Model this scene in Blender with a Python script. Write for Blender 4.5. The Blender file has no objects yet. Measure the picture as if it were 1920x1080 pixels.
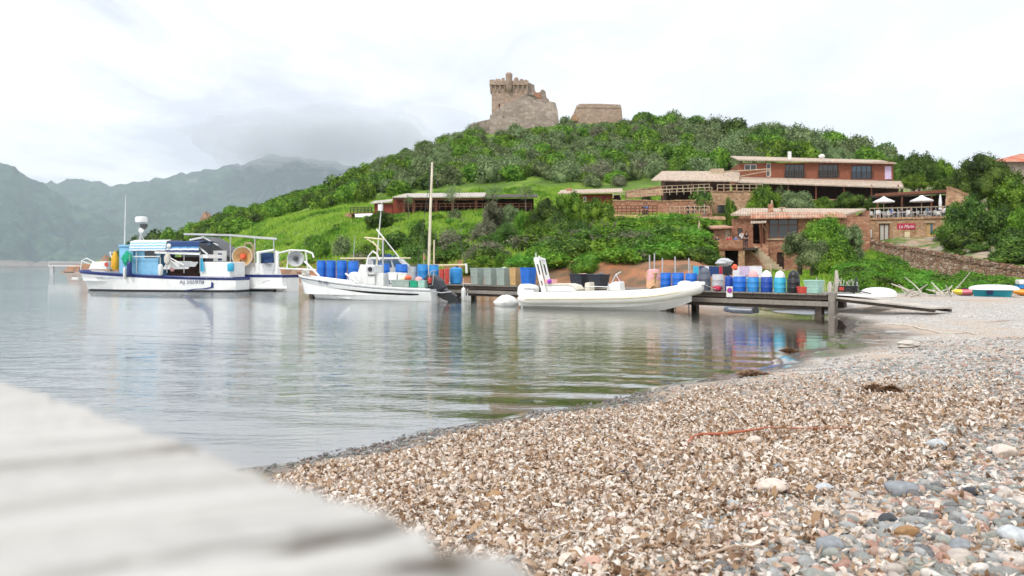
import bpy, math, random
import numpy as np
from mathutils import Vector, Matrix
R = math.radians
random.seed(7); rng = np.random.default_rng(7)
# ------------------------------------------------------------------ camera, world, sun
F, CX, HY, EYE = 1500.0, 960.0, 498.0, 1.9
S = bpy.context.scene; C = S.collection
cam_d = bpy.data.cameras.new("camera"); cam = bpy.data.objects.new("camera", cam_d); C.objects.link(cam)
cam.location = (0, 0, EYE); cam.rotation_euler = (R(90), 0, 0)
cam_d.sensor_width = 36; cam_d.lens = 36 * F / 1920; cam_d.shift_y = -(540 - HY) / 1920
cam_d.clip_start = 0.03; cam_d.clip_end = 20000
cam_d.dof.use_dof = True; cam_d.dof.focus_distance = 9.0; cam_d.dof.aperture_fstop = 4.6
S.camera = cam
S.view_settings.view_transform = 'Standard'; S.view_settings.look = 'None'
try: S.cycles.volume_bounces = 8
except Exception: pass
S.view_settings.exposure = 0.38; S.view_settings.gamma = 1
SUN_EL, SUN_AZ = R(52), R(215)      # azimuth clockwise from +Y: behind the camera, to the left
sun_d = bpy.data.lights.new("sun", 'SUN'); sun = bpy.data.objects.new("sun", sun_d); C.objects.link(sun)
sun_d.energy = 1.5; sun_d.angle = R(11); sun_d.color = (1, .95, .87)
sdir = Vector((math.sin(SUN_AZ) * math.cos(SUN_EL), math.cos(SUN_AZ) * math.cos(SUN_EL), math.sin(SUN_EL)))
sun.rotation_euler = sdir.to_track_quat('Z', 'Y').to_euler()
W = bpy.data.worlds.new("World"); S.world = W; W.use_nodes = True


class NT:
    """tiny node helper"""
    def __init__(s, tree): s.t = tree; s.t.nodes.clear()
    def n(s, typ, ins=None, **kw):
        nd = s.t.nodes.new(typ)
        for k, v in kw.items(): setattr(nd, k, v)
        for k, v in (ins or {}).items():
            if isinstance(v, bpy.types.NodeSocket): s.t.links.new(v, nd.inputs[k])
            else: nd.inputs[k].default_value = v
        return nd
    def math(s, op, a, b=0.0, c=None, clamp=False):
        d = {0: a, 1: b}
        if c is not None: d[2] = c
        return s.n('ShaderNodeMath', d, operation=op, use_clamp=clamp).outputs[0]
    def mix(s, f, a, b, mode='MIX'):
        nd = s.t.nodes.new('ShaderNodeMix'); nd.data_type = 'RGBA'; nd.blend_type = mode
        for i, v in ((0, f), (6, a), (7, b)):
            if isinstance(v, bpy.types.NodeSocket): s.t.links.new(v, nd.inputs[i])
            else: nd.inputs[i].default_value = (tuple(v) + (1,) if i and len(v) == 3 else v)
        return nd.outputs[2]
    def ramp(s, f, stops, interp='LINEAR'):
        nd = s.n('ShaderNodeValToRGB', {0: f}); cr = nd.color_ramp; cr.interpolation = interp
        while len(cr.elements) < len(stops): cr.elements.new(.5)
        for e, (p, c) in zip(cr.elements, stops):
            e.position = p; e.color = (c, c, c, 1) if isinstance(c, (int, float)) else tuple(c) + (1,)
        return nd.outputs[0]
    def noise(s, vec, scale, detail=4, rough=.55, dist=0.0):
        return s.n('ShaderNodeTexNoise', {'Vector': vec, 'Scale': scale, 'Detail': detail, 'Roughness': rough, 'Distortion': dist}).outputs[0]
    def mapping(s, vec, scale=(1, 1, 1), loc=(0, 0, 0), rot=(0, 0, 0)):
        return s.n('ShaderNodeMapping', {'Vector': vec, 'Scale': scale, 'Location': loc, 'Rotation': rot}).outputs[0]
    def co(s, which='Object'): return s.n('ShaderNodeTexCoord').outputs[which]
    def out(s, surf=None, vol=None):
        o = s.n('ShaderNodeOutputMaterial')
        if surf: s.t.links.new(surf, o.inputs[0])
        if vol: s.t.links.new(vol, o.inputs[1])


w = NT(W.node_tree)
sky = w.n('ShaderNodeTexSky', sky_type='NISHITA', sun_disc=False, sun_elevation=SUN_EL, sun_rotation=SUN_AZ)
gen = w.co('Generated')
sep = w.n('ShaderNodeSeparateXYZ', {0: gen})
zz = w.math('MAXIMUM', sep.outputs[2], 0.0)
# clouds lie on a flat ceiling: project the direction on it
den = w.math('ADD', zz, 0.16)
px_ = w.math('DIVIDE', sep.outputs[0], den); py_ = w.math('DIVIDE', sep.outputs[1], den)
cv = w.n('ShaderNodeCombineXYZ', {0: px_, 1: py_, 2: 0.0}).outputs[0]
n1 = w.noise(w.mapping(cv, (.95, .75, 1), (3.3, 1.2, 0)), 1.0, 6, .55, .4)
n2 = w.noise(w.mapping(cv, (2.2, 1.2, 1), (7.1, 4.2, 0), (0, 0, .5)), 1.3, 5, .6, .8)
# the grey thick cloud hangs over the bay on the left, thin bright overcast on the right
left = w.math('MULTIPLY_ADD', sep.outputs[0], -1.3, .45, True)
cl = w.math('ADD', w.math('MULTIPLY', n1, .65), w.math('MULTIPLY', n2, .35))
cshape = w.ramp(cl, [(.38, (.62, .645, .72)), (.46, (.79, .81, .87)), (.54, (1.0, 1.0, 1.0))])
thin = w.ramp(cl, [(.38, (.76, .785, .845)), (.58, (.94, .945, .955))])
ccol = w.mix(left, thin, cshape)
zen = w.math('MULTIPLY_ADD', zz, .55, 0.78)
lum = w.n('ShaderNodeVectorMath', {0: ccol, 3: 11.2}, operation='SCALE').outputs[0]
lum2 = w.n('ShaderNodeVectorMath', {0: lum}, operation='SCALE'); w.t.links.new(zen, lum2.inputs[3])
mixs = w.mix(.93, sky.outputs[0], lum2.outputs[0])
bg = w.n('ShaderNodeBackground', {0: mixs, 1: .1})
wo = w.n('ShaderNodeOutputWorld'); w.t.links.new(bg.outputs[0], wo.inputs[0])

# ------------------------------------------------------------------ materials
MATS = {}
def newmat(name):
    m = bpy.data.materials.new(name); m.use_nodes = True; MATS[name] = m
    return m, NT(m.node_tree)
def hexl(h):
    h = h.lstrip('#'); v = [int(h[i:i + 2], 16) / 255 for i in (0, 2, 4)]
    return tuple(((c + .055) / 1.055) ** 2.4 if c > .04 else c / 12.92 for c in v)
def plain(name, col, rough=.5, var=.12, scale=3.0, bump=0.0, metal=0.0, dirt=0.0, dirtcol=(.12, .09, .06), spec=.5, trans=0.0):
    """a coat of paint / plastic with uneven tone, specks of dirt and a fine surface"""
    m, t = newmat(name); o = t.co('Object')
    nz = t.noise(o, scale, 5, .6)
    dark = tuple(c * (1 - var * 1.6) for c in col); lite = tuple(min(1, c * (1 + var)) for c in col)
    c = t.mix(t.ramp(nz, [(.3, 0), (.7, 1)]), dark, lite)
    if dirt:
        d = t.noise(t.mapping(o, (1, 1, .35)), scale * 2.3, 6, .7)
        c = t.mix(t.math('MULTIPLY', t.ramp(d, [(.5, 0), (.72, 1)]), dirt), c, dirtcol)
    b = t.n('ShaderNodeBsdfPrincipled', {'Base Color': c, 'Roughness': rough, 'Metallic': metal, 'Specular IOR Level': spec})
    if bump:
        bn = t.n('ShaderNodeBump', {'Strength': bump, 'Distance': .02, 'Height': t.noise(o, scale * 9, 4)})
        t.t.links.new(bn.outputs[0], b.inputs['Normal'])
    t.out(b.outputs[0]); return m
def stone(name, c1, c2, c3, mortar, scale=2.6, mort=.06, flat=1.5, bump=.8):
    m, t = newmat(name); o = t.co('Object')
    wv = t.n('ShaderNodeVectorMath', {0: o, 1: t.n('ShaderNodeVectorMath', {0: t.n('ShaderNodeTexNoise', {'Vector': o, 'Scale': 2.0}).outputs[1], 3: .25}, operation='SCALE').outputs[0]}, operation='ADD').outputs[0]
    mp = t.mapping(wv, (1, 1, flat))
    v = t.n('ShaderNodeTexVoronoi', {'Vector': mp, 'Scale': scale}, feature='F1')
    e = t.n('ShaderNodeTexVoronoi', {'Vector': mp, 'Scale': scale}, feature='DISTANCE_TO_EDGE')
    r = t.n('ShaderNodeSeparateColor', {0: v.outputs['Color']}).outputs[0]
    c = t.ramp(r, [(0, c1), (.45, c2), (.8, c3), (1, c1)])
    c = t.mix(t.ramp(t.noise(o, .35, 4), [(.35, 0), (.7, .55)]), c, tuple(x * .7 for x in c2))
    c = t.mix(t.ramp(e.outputs[0], [(0, 1), (mort, 0)]), c, mortar)
    h = t.math('ADD', t.ramp(e.outputs[0], [(0, 0), (mort * 1.6, 1)]), t.math('MULTIPLY', t.noise(o, 14, 4), .4))
    bn = t.n('ShaderNodeBump', {'Strength': bump, 'Distance': .05, 'Height': h})
    b = t.n('ShaderNodeBsdfPrincipled', {'Base Color': c, 'Roughness': .9, 'Normal': bn.outputs[0]})
    t.out(b.outputs[0]); return m
def foliage(name, dark, mid, lite, trans=.25, patch=.30, big_s=1.4):
    m, t = newmat(name)
    g = t.n('ShaderNodeNewGeometry'); oi = t.n('ShaderNodeObjectInfo')
    big = t.noise(t.co('Object'), big_s, 4)
    f = t.math('ADD', t.math('MULTIPLY', t.math('POWER', g.outputs['Random Per Island'], 1.3), .55), t.math('MULTIPLY', t.ramp(big, [(.35, 0), (.65, 1)]), patch * 2))
    f = t.math('ADD', f, t.math('MULTIPLY_ADD', oi.outputs['Random'], .3, -.15), clamp=True)
    c = t.ramp(f, [(0, dark), (.45, mid), (.95, lite)])
    hs = t.n('ShaderNodeHueSaturation', {'Color': c, 'Hue': t.math('MULTIPLY_ADD', oi.outputs['Random'], .035, .482), 'Saturation': 1.0, 'Value': 1.0, 'Fac': 1.0})
    d = t.n('ShaderNodeBsdfDiffuse', {0: hs.outputs[0]}); tr = t.n('ShaderNodeBsdfTranslucent', {0: hs.outputs[0]})
    gl = t.n('ShaderNodeBsdfGlossy', {0: (.8, .85, .8, 1), 1: .5})
    a = t.n('ShaderNodeMixShader', {0: trans, 1: d.outputs[0], 2: tr.outputs[0]})
    b = t.n('ShaderNodeMixShader', {0: .025, 1: a.outputs[0], 2: gl.outputs[0]})
    t.out(b.outputs[0]); return m
def wood(name, c1, c2, scale=2.0, axis=0, rough=.8):
    m, t = newmat(name); o = t.co('Object')
    sc = [12, 12, 12]; sc[axis] = .8
    nz = t.noise(t.mapping(o, tuple(sc)), scale, 5, .65)
    c = t.mix(t.ramp(nz, [(.3, 0), (.7, 1)]), c1, c2)
    c = t.mix(t.ramp(t.noise(o, 1.1, 4), [(.4, 0), (.75, .6)]), c, tuple(x * .55 for x in c1))
    bn = t.n('ShaderNodeBump', {'Strength': .5, 'Distance': .01, 'Height': nz})
    b = t.n('ShaderNodeBsdfPrincipled', {'Base Color': c, 'Roughness': rough, 'Normal': bn.outputs[0]})
    t.out(b.outputs[0]); return m
def tiles(name, c1, c2, per=4.0):
    """canal tiles: rows running down the slope (local X across)"""
    m, t = newmat(name); o = t.co('Object')
    sp = t.n('ShaderNodeSeparateXYZ', {0: o})
    wv = t.math('ABSOLUTE', t.math('SINE', t.math('MULTIPLY', sp.outputs[0], per * math.pi)))
    v = t.n('ShaderNodeTexVoronoi', {'Vector': t.mapping(o, (per, 2.2, 2.2)), 'Scale': 1.0})
    r = t.n('ShaderNodeSeparateColor', {0: v.outputs['Color']}).outputs[1]
    c = t.mix(r, c1, c2)
    c = t.mix(t.ramp(t.noise(o, .7, 5), [(.4, 0), (.7, .75)]), c, (.5, .42, .34))
    bn = t.n('ShaderNodeBump', {'Strength': 1.0, 'Distance': .1, 'Height': wv})
    b = t.n('ShaderNodeBsdfPrincipled', {'Base Color': c, 'Roughness': .85, 'Normal': bn.outputs[0]})
    t.out(b.outputs[0]); return m
def glass(name, col=(.03, .035, .04)):
    m, t = newmat(name)
    b = t.n('ShaderNodeBsdfPrincipled', {'Base Color': col + (1,), 'Roughness': .08, 'Specular IOR Level': .8})
    t.out(b.outputs[0]); return m

plain('gelcoat', (.80, .81, .80), .25, .05, 1.5, dirt=.22, dirtcol=(.45, .44, .36))
plain('gelcoat_old', (.74, .75, .73), .4, .07, 1.2, dirt=.45, dirtcol=(.38, .38, .33))
plain('bottom_paint', (.012, .014, .018), .7, .2, 3)
plain('navy', (.012, .03, .16), .35, .15, 3)
plain('navy_cloth', (.02, .055, .17), .9, .2, 5)
plain('cabin_blue', (.22, .50, .74), .4, .1, 1.5, dirt=.25)
plain('cabin_blue_dark', (.10, .32, .58), .45, .12, 1.5, dirt=.2)
plain('white_paint', (.78, .78, .76), .4, .06, 3, dirt=.3, dirtcol=(.4, .36, .3))
plain('cream_paint', (.72, .62, .40), .5, .1, 4, dirt=.2)
plain('steel', (.55, .56, .56), .35, .1, 5, metal=.7)
plain('dark_steel', (.08, .085, .09), .4, .2, 5, metal=.4)
plain('black_plastic', (.012, .013, .016), .35, .2, 4, dirt=.15)
plain('dark_bin', (.022, .028, .04), .5, .2, 4, dirt=.2)
plain('blue_drum', (.008, .15, .62), .42, .16, 3, dirt=.45, dirtcol=(.05, .14, .35))
plain('blue_drum_deep', (.007, .06, .36), .42, .12, 3, dirt=.3, dirtcol=(.04, .1, .25))
plain('blue_drum_light', (.02, .25, .62), .4, .14, 3, dirt=.35, dirtcol=(.2, .4, .6))
plain('cyan_drum', (.03, .40, .62), .4, .12, 3, dirt=.3, dirtcol=(.3, .5, .6))
plain('grey_drum', (.10, .12, .16), .5, .15, 3, dirt=.2)
plain('pale_drum', (.50, .52, .54), .5, .1, 3, dirt=.3)
plain('grey_green_bin', (.33, .40, .36), .55, .12, 3, dirt=.35, dirtcol=(.2, .22, .18))
plain('pale_green_tub', (.34, .56, .48), .5, .1, 3, dirt=.25)
plain('tan_bin', (.56, .36, .15), .55, .12, 3, dirt=.3)
plain('red_plastic', (.55, .06, .045), .45, .15, 4, dirt=.2)
plain('orange_buoy', (.85, .13, .05), .45, .12, 4, dirt=.2)
plain('pink_cloth', (.80, .42, .42), .95, .12, 12, bump=.5)
plain('peach_cloth', (.80, .48, .28), .95, .12, 12, bump=.5)
plain('white_cloth', (.78, .78, .80), .95, .08, 6, bump=.5)
plain('lilac_cloth', (.62, .50, .68), .95, .1, 6, bump=.5)
plain('green_net', (.02, .42, .24), .95, .4, 20, bump=1)
plain('yellow_oilskin', (.80, .42, .02), .6, .15, 5)
plain('rope', (.62, .60, .54), .9, .15, 20, bump=.5)
plain('dark_rope', (.08, .07, .06), .9, .15, 20)
plain('rubber', (.02, .02, .02), .8, .2, 8)
plain('hypalon', (.80, .79, .73), .5, .04, 1.5, dirt=.15, dirtcol=(.5, .48, .4))
plain('cushion', (.66, .62, .52), .8, .06, 5)
plain('teal_hull', (.01, .33, .42), .4, .12, 2, dirt=.2)
plain('kayak_orange', (.85, .33, .03), .4, .1, 2)
plain('kayak_pink', (.80, .20, .25), .4, .1, 2)
plain('kayak_yellow', (.80, .62, .06), .4, .1, 2)
plain('purple', (.30, .05, .50), .5, .1, 4)
plain('sign_red', (.45, .015, .06), .5, .1, 6)
plain('ink', (.05, .07, .16), .6, .05, 4)
plain('pale_ink', (.42, .46, .56), .6, .1, 4)
plain('letter_white', (.85, .8, .8), .6, .05, 4)
plain('skin', (.50, .28, .19), .6, .08, 8)
plain('hair', (.05, .03, .02), .8, .3, 20)
for n_, c_ in (('shirt_red', (.50, .02, .05)), ('shirt_blue', (.05, .18, .50)), ('shirt_black', (.02, .02, .03)), ('shirt_white', (.75, .75, .76)),
               ('shirt_teal', (.03, .22, .35)), ('trousers_dark', (.03, .035, .06)), ('trousers_grey', (.2, .2, .2))): plain(n_, c_, .9, .15, 10)
stone('red_stone', (.30, .115, .065), (.42, .19, .11), (.53, .30, .19), (.36, .22, .15))
stone('ochre_stone', (.33, .17, .09), (.48, .28, .16), (.60, .40, .24), (.42, .30, .2), 2.4)
stone('dry_stone', (.22, .11, .07), (.40, .23, .15), (.58, .46, .36), (.09, .055, .04), 2.2, .09, 1.8, 1.0)
stone('tower_warm', (.37, .25, .18), (.46, .33, .25), (.54, .41, .31), (.32, .25, .20), 1.5, .06, 1.8, 1.0)
stone('tower_grey', (.26, .21, .17), (.37, .30, .25), (.45, .38, .31), (.22, .18, .15), 1.1, .06, 1.5, .8)
stone('boulder', (.30, .17, .11), (.38, .24, .16), (.30, .22, .17), (.2, .13, .1), .5, .05, 1, 1.0)
stone('red_brick', (.24, .07, .035), (.30, .095, .05), (.35, .13, .07), (.26, .12, .08), 5, .05, 2.5, .5)
wood('weathered_deck', (.16, .14, .12), (.34, .31, .27), 2, 0)
wood('dark_timber', (.035, .026, .02), (.11, .085, .065), 2, 0)
wood('brown_wood', (.13, .045, .02), (.26, .10, .05), 2, 2)
wood('red_wood', (.20, .030, .015), (.32, .065, .03), 2, 2)
wood('pale_wood', (.40, .30, .19), (.62, .50, .36), 2, 2)
wood('driftwood', (.42, .38, .33), (.68, .63, .56), 2, 0)
wood('mast_wood', (.62, .50, .28), (.78, .66, .42), 1, 2, .4)
wood('mast_pale', (.72, .64, .46), (.84, .77, .60), 1, 2, .4)
tiles('roof_pale', (.46, .34, .25), (.66, .53, .42))
tiles('roof_terracotta', (.46, .17, .09), (.66, .36, .24))
tiles('roof_red', (.50, .11, .05), (.60, .17, .08), 3)
tiles('roof_grey', (.40, .37, .34), (.58, .54, .50), 3)
glass('glass'); glass('glass_blue', (.05, .10, .16))
plain('curtain', (.55, .55, .52), .9, .1, 6)
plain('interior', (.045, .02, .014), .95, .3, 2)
foliage('leaf_dark', (.010, .026, .003), (.060, .13, .014), (.19, .31, .045))
foliage('leaf_bright', (.018, .055, .003), (.10, .22, .011), (.29, .46, .045))
foliage('leaf_olive', (.03, .052, .018), (.145, .21, .075), (.34, .43, .20))
foliage('leaf_grey', (.05, .06, .03), (.15, .16, .09), (.29, .29, .18), .15)
foliage('leaf_weed', (.04, .12, .008), (.11, .28, .02), (.24, .46, .05), .35)
foliage('grass_blade', (.06, .12, .010), (.15, .33, .02), (.35, .51, .06), .35, .55, .16)
foliage('dry_twig', (.12, .08, .055), (.24, .17, .12), (.36, .28, .2), .1)
wood('bark', (.09, .07, .055), (.20, .165, .13), 3, 2)

# ------------------------------------------------------------------ object helpers
def tag(o, label=None, cat=None, group=None, kind=None):
    if label: o['label'] = label
    if cat: o['category'] = cat
    if group: o['group'] = group
    if kind: o['kind'] = kind
    return o
def link(name, mesh, mat=None, parent=None, smooth=False):
    o = bpy.data.objects.new(name, mesh); C.objects.link(o)
    if mat is not None:
        for mm in (mat if isinstance(mat, (list, tuple)) else [mat]): mesh.materials.append(MATS[mm])
    if parent is not None: o.parent = parent
    if smooth: mesh.polygons.foreach_set('use_smooth', [True] * len(mesh.polygons))
    return o
def empty(name, loc=(0, 0, 0), rz=0.0, label=None, cat=None, group=None):
    o = bpy.data.objects.new(name, None); C.objects.link(o); o.empty_display_size = .2
    o.location = loc; o.rotation_euler = (0, 0, rz); return tag(o, label, cat, group)
def npmesh(name, v, f):
    """v Nx3, f MxK (all faces one size)"""
    me = bpy.data.meshes.new(name); v = np.asarray(v, np.float32); f = np.asarray(f, np.int32)
    me.vertices.add(len(v)); me.vertices.foreach_set('co', v.ravel())
    k = f.shape[1]; me.loops.add(f.size); me.loops.foreach_set('vertex_index', f.ravel())
    me.polygons.add(len(f)); me.polygons.foreach_set('loop_start', np.arange(0, f.size, k, dtype=np.int32))
    me.update(calc_edges=True); return me
def V(*a): return Vector(a)
class MB:
    def __init__(s): s.v = []; s.f = []; s.mi = []; s.m = 0
    def add(s, vs, fs):
        b = len(s.v); s.v += [tuple(p) for p in vs]; s.f += [tuple(b + i for i in f) for f in fs]; s.mi += [s.m] * len(fs); return s
    def box(s, a, b, rz=0.0, taper=1.0):
        x0, x1 = sorted((a[0], b[0])); y0, y1 = sorted((a[1], b[1])); z0, z1 = sorted((a[2], b[2]))
        cx, cy = (x0 + x1) / 2, (y0 + y1) / 2; vs = []
        for z, k in ((z0, 1), (z1, taper)):
            for x, y in ((x0, y0), (x1, y0), (x1, y1), (x0, y1)):
                dx, dy = (x - cx) * k, (y - cy) * k
                vs.append((cx + dx * math.cos(rz) - dy * math.sin(rz), cy + dx * math.sin(rz) + dy * math.cos(rz), z))
        return s.add(vs, [(3, 2, 1, 0), (4, 5, 6, 7), (0, 1, 5, 4), (1, 2, 6, 5), (2, 3, 7, 6), (3, 0, 4, 7)])
    def cbox(s, c, d, taper=1.0, rz=0.0):
        return s.box((c[0] - d[0] / 2, c[1] - d[1] / 2, c[2] - d[2] / 2), (c[0] + d[0] / 2, c[1] + d[1] / 2, c[2] + d[2] / 2), rz, taper)
    def tube(s, pts, r, n=8, cap=True):
        pts = [Vector(p) for p in pts]; rr = r if isinstance(r, (list, tuple)) else [r] * len(pts); vs = []; fs = []
        up = Vector((0, 0, 1)); pt = None
        for i, p in enumerate(pts):
            t = (pts[min(i + 1, len(pts) - 1)] - pts[max(i - 1, 0)]).normalized()
            if pt is None:
                a = t.cross(up); a = a if a.length > .1 else t.cross(Vector((1, 0, 0))); a.normalize()
            else:
                a = a - t * a.dot(t); a.normalize()
            b = t.cross(a); pt = t
            for k in range(n):
                q = 2 * math.pi * k / n; vs.append(p + (a * math.cos(q) + b * math.sin(q)) * rr[i])
        for i in range(len(pts) - 1):
            for k in range(n): fs.append((i * n + k, i * n + (k + 1) % n, (i + 1) * n + (k + 1) % n, (i + 1) * n + k))
        if cap: fs += [tuple(range(n))[::-1], tuple((len(pts) - 1) * n + k for k in range(n))]
        return s.add(vs, fs)
    def lathe(s, prof, c=(0, 0, 0), n=16, axis='z', sx=1.0, sy=1.0):
        vs = []; fs = []
        for r, z in prof:
            for k in range(n):
                q = 2 * math.pi * k / n; x, y = r * math.cos(q) * sx, r * math.sin(q) * sy
                p = (x, y, z) if axis == 'z' else ((x, z, y) if axis == 'y' else (z, x, y))
                vs.append((c[0] + p[0], c[1] + p[1], c[2] + p[2]))
        m = len(prof)
        for i in range(m - 1):
            for k in range(n): fs.append((i * n + k, i * n + (k + 1) % n, (i + 1) * n + (k + 1) % n, (i + 1) * n + k))
        fs += [tuple(range(n))[::-1], tuple((m - 1) * n + k for k in range(n))]
        return s.add(vs, fs)
    def prism(s, poly, y0, y1, ky=1.0):
        """poly in XZ extruded in Y"""
        n = len(poly); cx = sum(p[0] for p in poly) / n; cz = sum(p[1] for p in poly) / n
        vs = [(p[0], y0, p[1]) for p in poly] + [(cx + (p[0] - cx) * ky, y1, cz + (p[1] - cz) * ky) for p in poly]
        return s.add(vs, [tuple(range(n)), tuple(range(2 * n - 1, n - 1, -1))] + [(i, i + n, (i + 1) % n + n, (i + 1) % n) for i in range(n)])
    def slab(s, pts, h):
        """4+ points of a (sloping) polygon, extruded down by h"""
        n = len(pts); vs = [tuple(p) for p in pts] + [(p[0], p[1], p[2] - h) for p in pts]
        return s.add(vs, [tuple(range(n)), tuple(range(2 * n - 1, n - 1, -1))] + [((i + 1) % n, i, i + n, (i + 1) % n + n) for i in range(n)])
    def grid(s, rows, closed=False):
        n = len(rows[0]); vs = [p for r in rows for p in r]; fs = []
        for i in range(len(rows) - 1):
            for k in range(n if closed else n - 1): fs.append((i * n + k, i * n + (k + 1) % n, (i + 1) * n + (k + 1) % n, (i + 1) * n + k))
        return s.add(vs, fs)
    def ball(s, c, r, n=10, m=6, sz=1.0, jit=0.0):
        vs = []; 
        rows = []
        for i in range(m + 1):
            a = math.pi * i / m; row = []
            for k in range(n):
                q = 2 * math.pi * k / n; j = 1 + random.uniform(-jit, jit) * math.sin(a)
                row.append((c[0] + r * j * math.sin(a) * math.cos(q), c[1] + r * j * math.sin(a) * math.sin(q), c[2] + r * sz * math.cos(a) * (1 + random.uniform(-jit, jit) * .5)))
            rows.append(row)
        return s.grid(rows, True)
    def build(s, name, mat, parent=None, smooth=False, bevel=0.0):
        me = bpy.data.meshes.new(name); me.from_pydata(s.v, [], s.f); me.update()
        o = link(name, me, mat, parent, smooth)
        if isinstance(mat, (list, tuple)): me.polygons.foreach_set('material_index', s.mi)
        if smooth:
            try: me.set_sharp_from_angle(angle=R(40))
            except Exception: pass
        if bevel:
            b = o.modifiers.new('bevel', 'BEVEL'); b.width = bevel; b.segments = 2; b.limit_method = 'ANGLE'
        return o
def text(name, body, mat, parent, loc, size, rz=0.0, width=None, ital=0.0):
    cu = bpy.data.curves.new(name, 'FONT'); cu.body = body; cu.size = size; cu.extrude = .004; cu.align_x = 'CENTER'; cu.align_y = 'CENTER'
    cu.shear = ital
    o = bpy.data.objects.new(name, cu); C.objects.link(o)
    me = bpy.data.meshes.new_from_object(o); bpy.data.objects.remove(o)
    if width:
        xs = [v.co.x for v in me.vertices]; k = width / (max(xs) - min(xs))
        for v in me.vertices: v.co.x *= k
    o = link(name, me, mat, parent); o.location = loc; o.rotation_euler = (R(90), 0, rz); return o
class Fr:
    """an upright plane through two ground points given as (pixel column, distance): P() turns a pixel into local metres"""
    def __init__(s, name, pa, Ya, pb, Yb, z0, label, cat, group=None):
        s.A = V((pa - CX) / F * Ya, Ya); s.B = V((pb - CX) / F * Yb, Yb); d = s.B - s.A; s.L = d.length; s.d = d / s.L
        s.e = V(-s.d.y, s.d.x); s.z0 = z0; mid = (s.A + s.B) / 2
        s.root = empty(name, (mid.x, mid.y, z0), math.atan2(s.d.y, s.d.x), label, cat, group)
    def P(s, px, py, off=0.0):
        u = (px - CX) / F; a = s.A + s.e * off
        t = (u * a.y - a.x) / (s.d.x - u * s.d.y); Y = a.y + t * s.d.y
        return V(t - s.L / 2, off, EYE - (py - HY) * Y / F - s.z0)
    def x(s, px, off=0.0): return s.P(px, HY, off).x
    def z(s, py, px=None, off=0.0):
        return s.P(px if px is not None else CX + F * ((s.A + s.B) / 2).x / ((s.A + s.B) / 2).y, py, off).z
def copy_tree(o, parent=None):
    c = o.copy(); C.objects.link(c)
    if parent is not None: c.parent = parent
    for ch in [k for k in bpy.data.objects if k.parent == o]: copy_tree(ch, c)
    return c

# ------------------------------------------------------------------ the lie of the land
SHORE = [(-60, -5), (-20, 3), (-8, 5.2), (-4, 6.6), (-2.06, 7.83), (-1.3, 8.5), (-.57, 9.4), (.28, 10.4), (1.3, 11.4), (2.5, 13.0), (4.2, 14.9), (5.6, 16.8), (7.3, 18.9),
         (9.0, 21.2), (10.7, 25), (11.7, 28.5), (11.6, 31), (10.8, 33), (10.5, 36), (9.4, 40), (7.6, 45), (4.5, 52), (0, 58), (-5, 62), (-12, 67), (-18.5, 76), (-27, 90), (-44, 118),
         (-66, 150), (-84, 176), (-103, 203), (-128, 232), (-137, 244), (-120, 262), (-60, 300), (0, 600), (900, 600), (900, -100), (-60, -100)]
def sdist(x, y):
    """distance to the waterline, positive on land"""
    P = np.array(SHORE, float); Q = np.roll(P, -1, 0); best = np.full(x.shape, 1e9); inside = np.zeros(x.shape, bool)
    for (ax, ay), (bx, by) in zip(P, Q):
        dx, dy = bx - ax, by - ay; t = np.clip(((x - ax) * dx + (y - ay) * dy) / (dx * dx + dy * dy), 0, 1)
        best = np.minimum(best, np.hypot(x - ax - t * dx, y - ay - t * dy))
        c = (ay > y) != (by > y)
        with np.errstate(divide='ignore', invalid='ignore'): xi = ax + (y - ay) * dx / (dy if dy else 1e-9)
        inside ^= c & (x < xi)
    return np.where(inside, best, -best)
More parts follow.
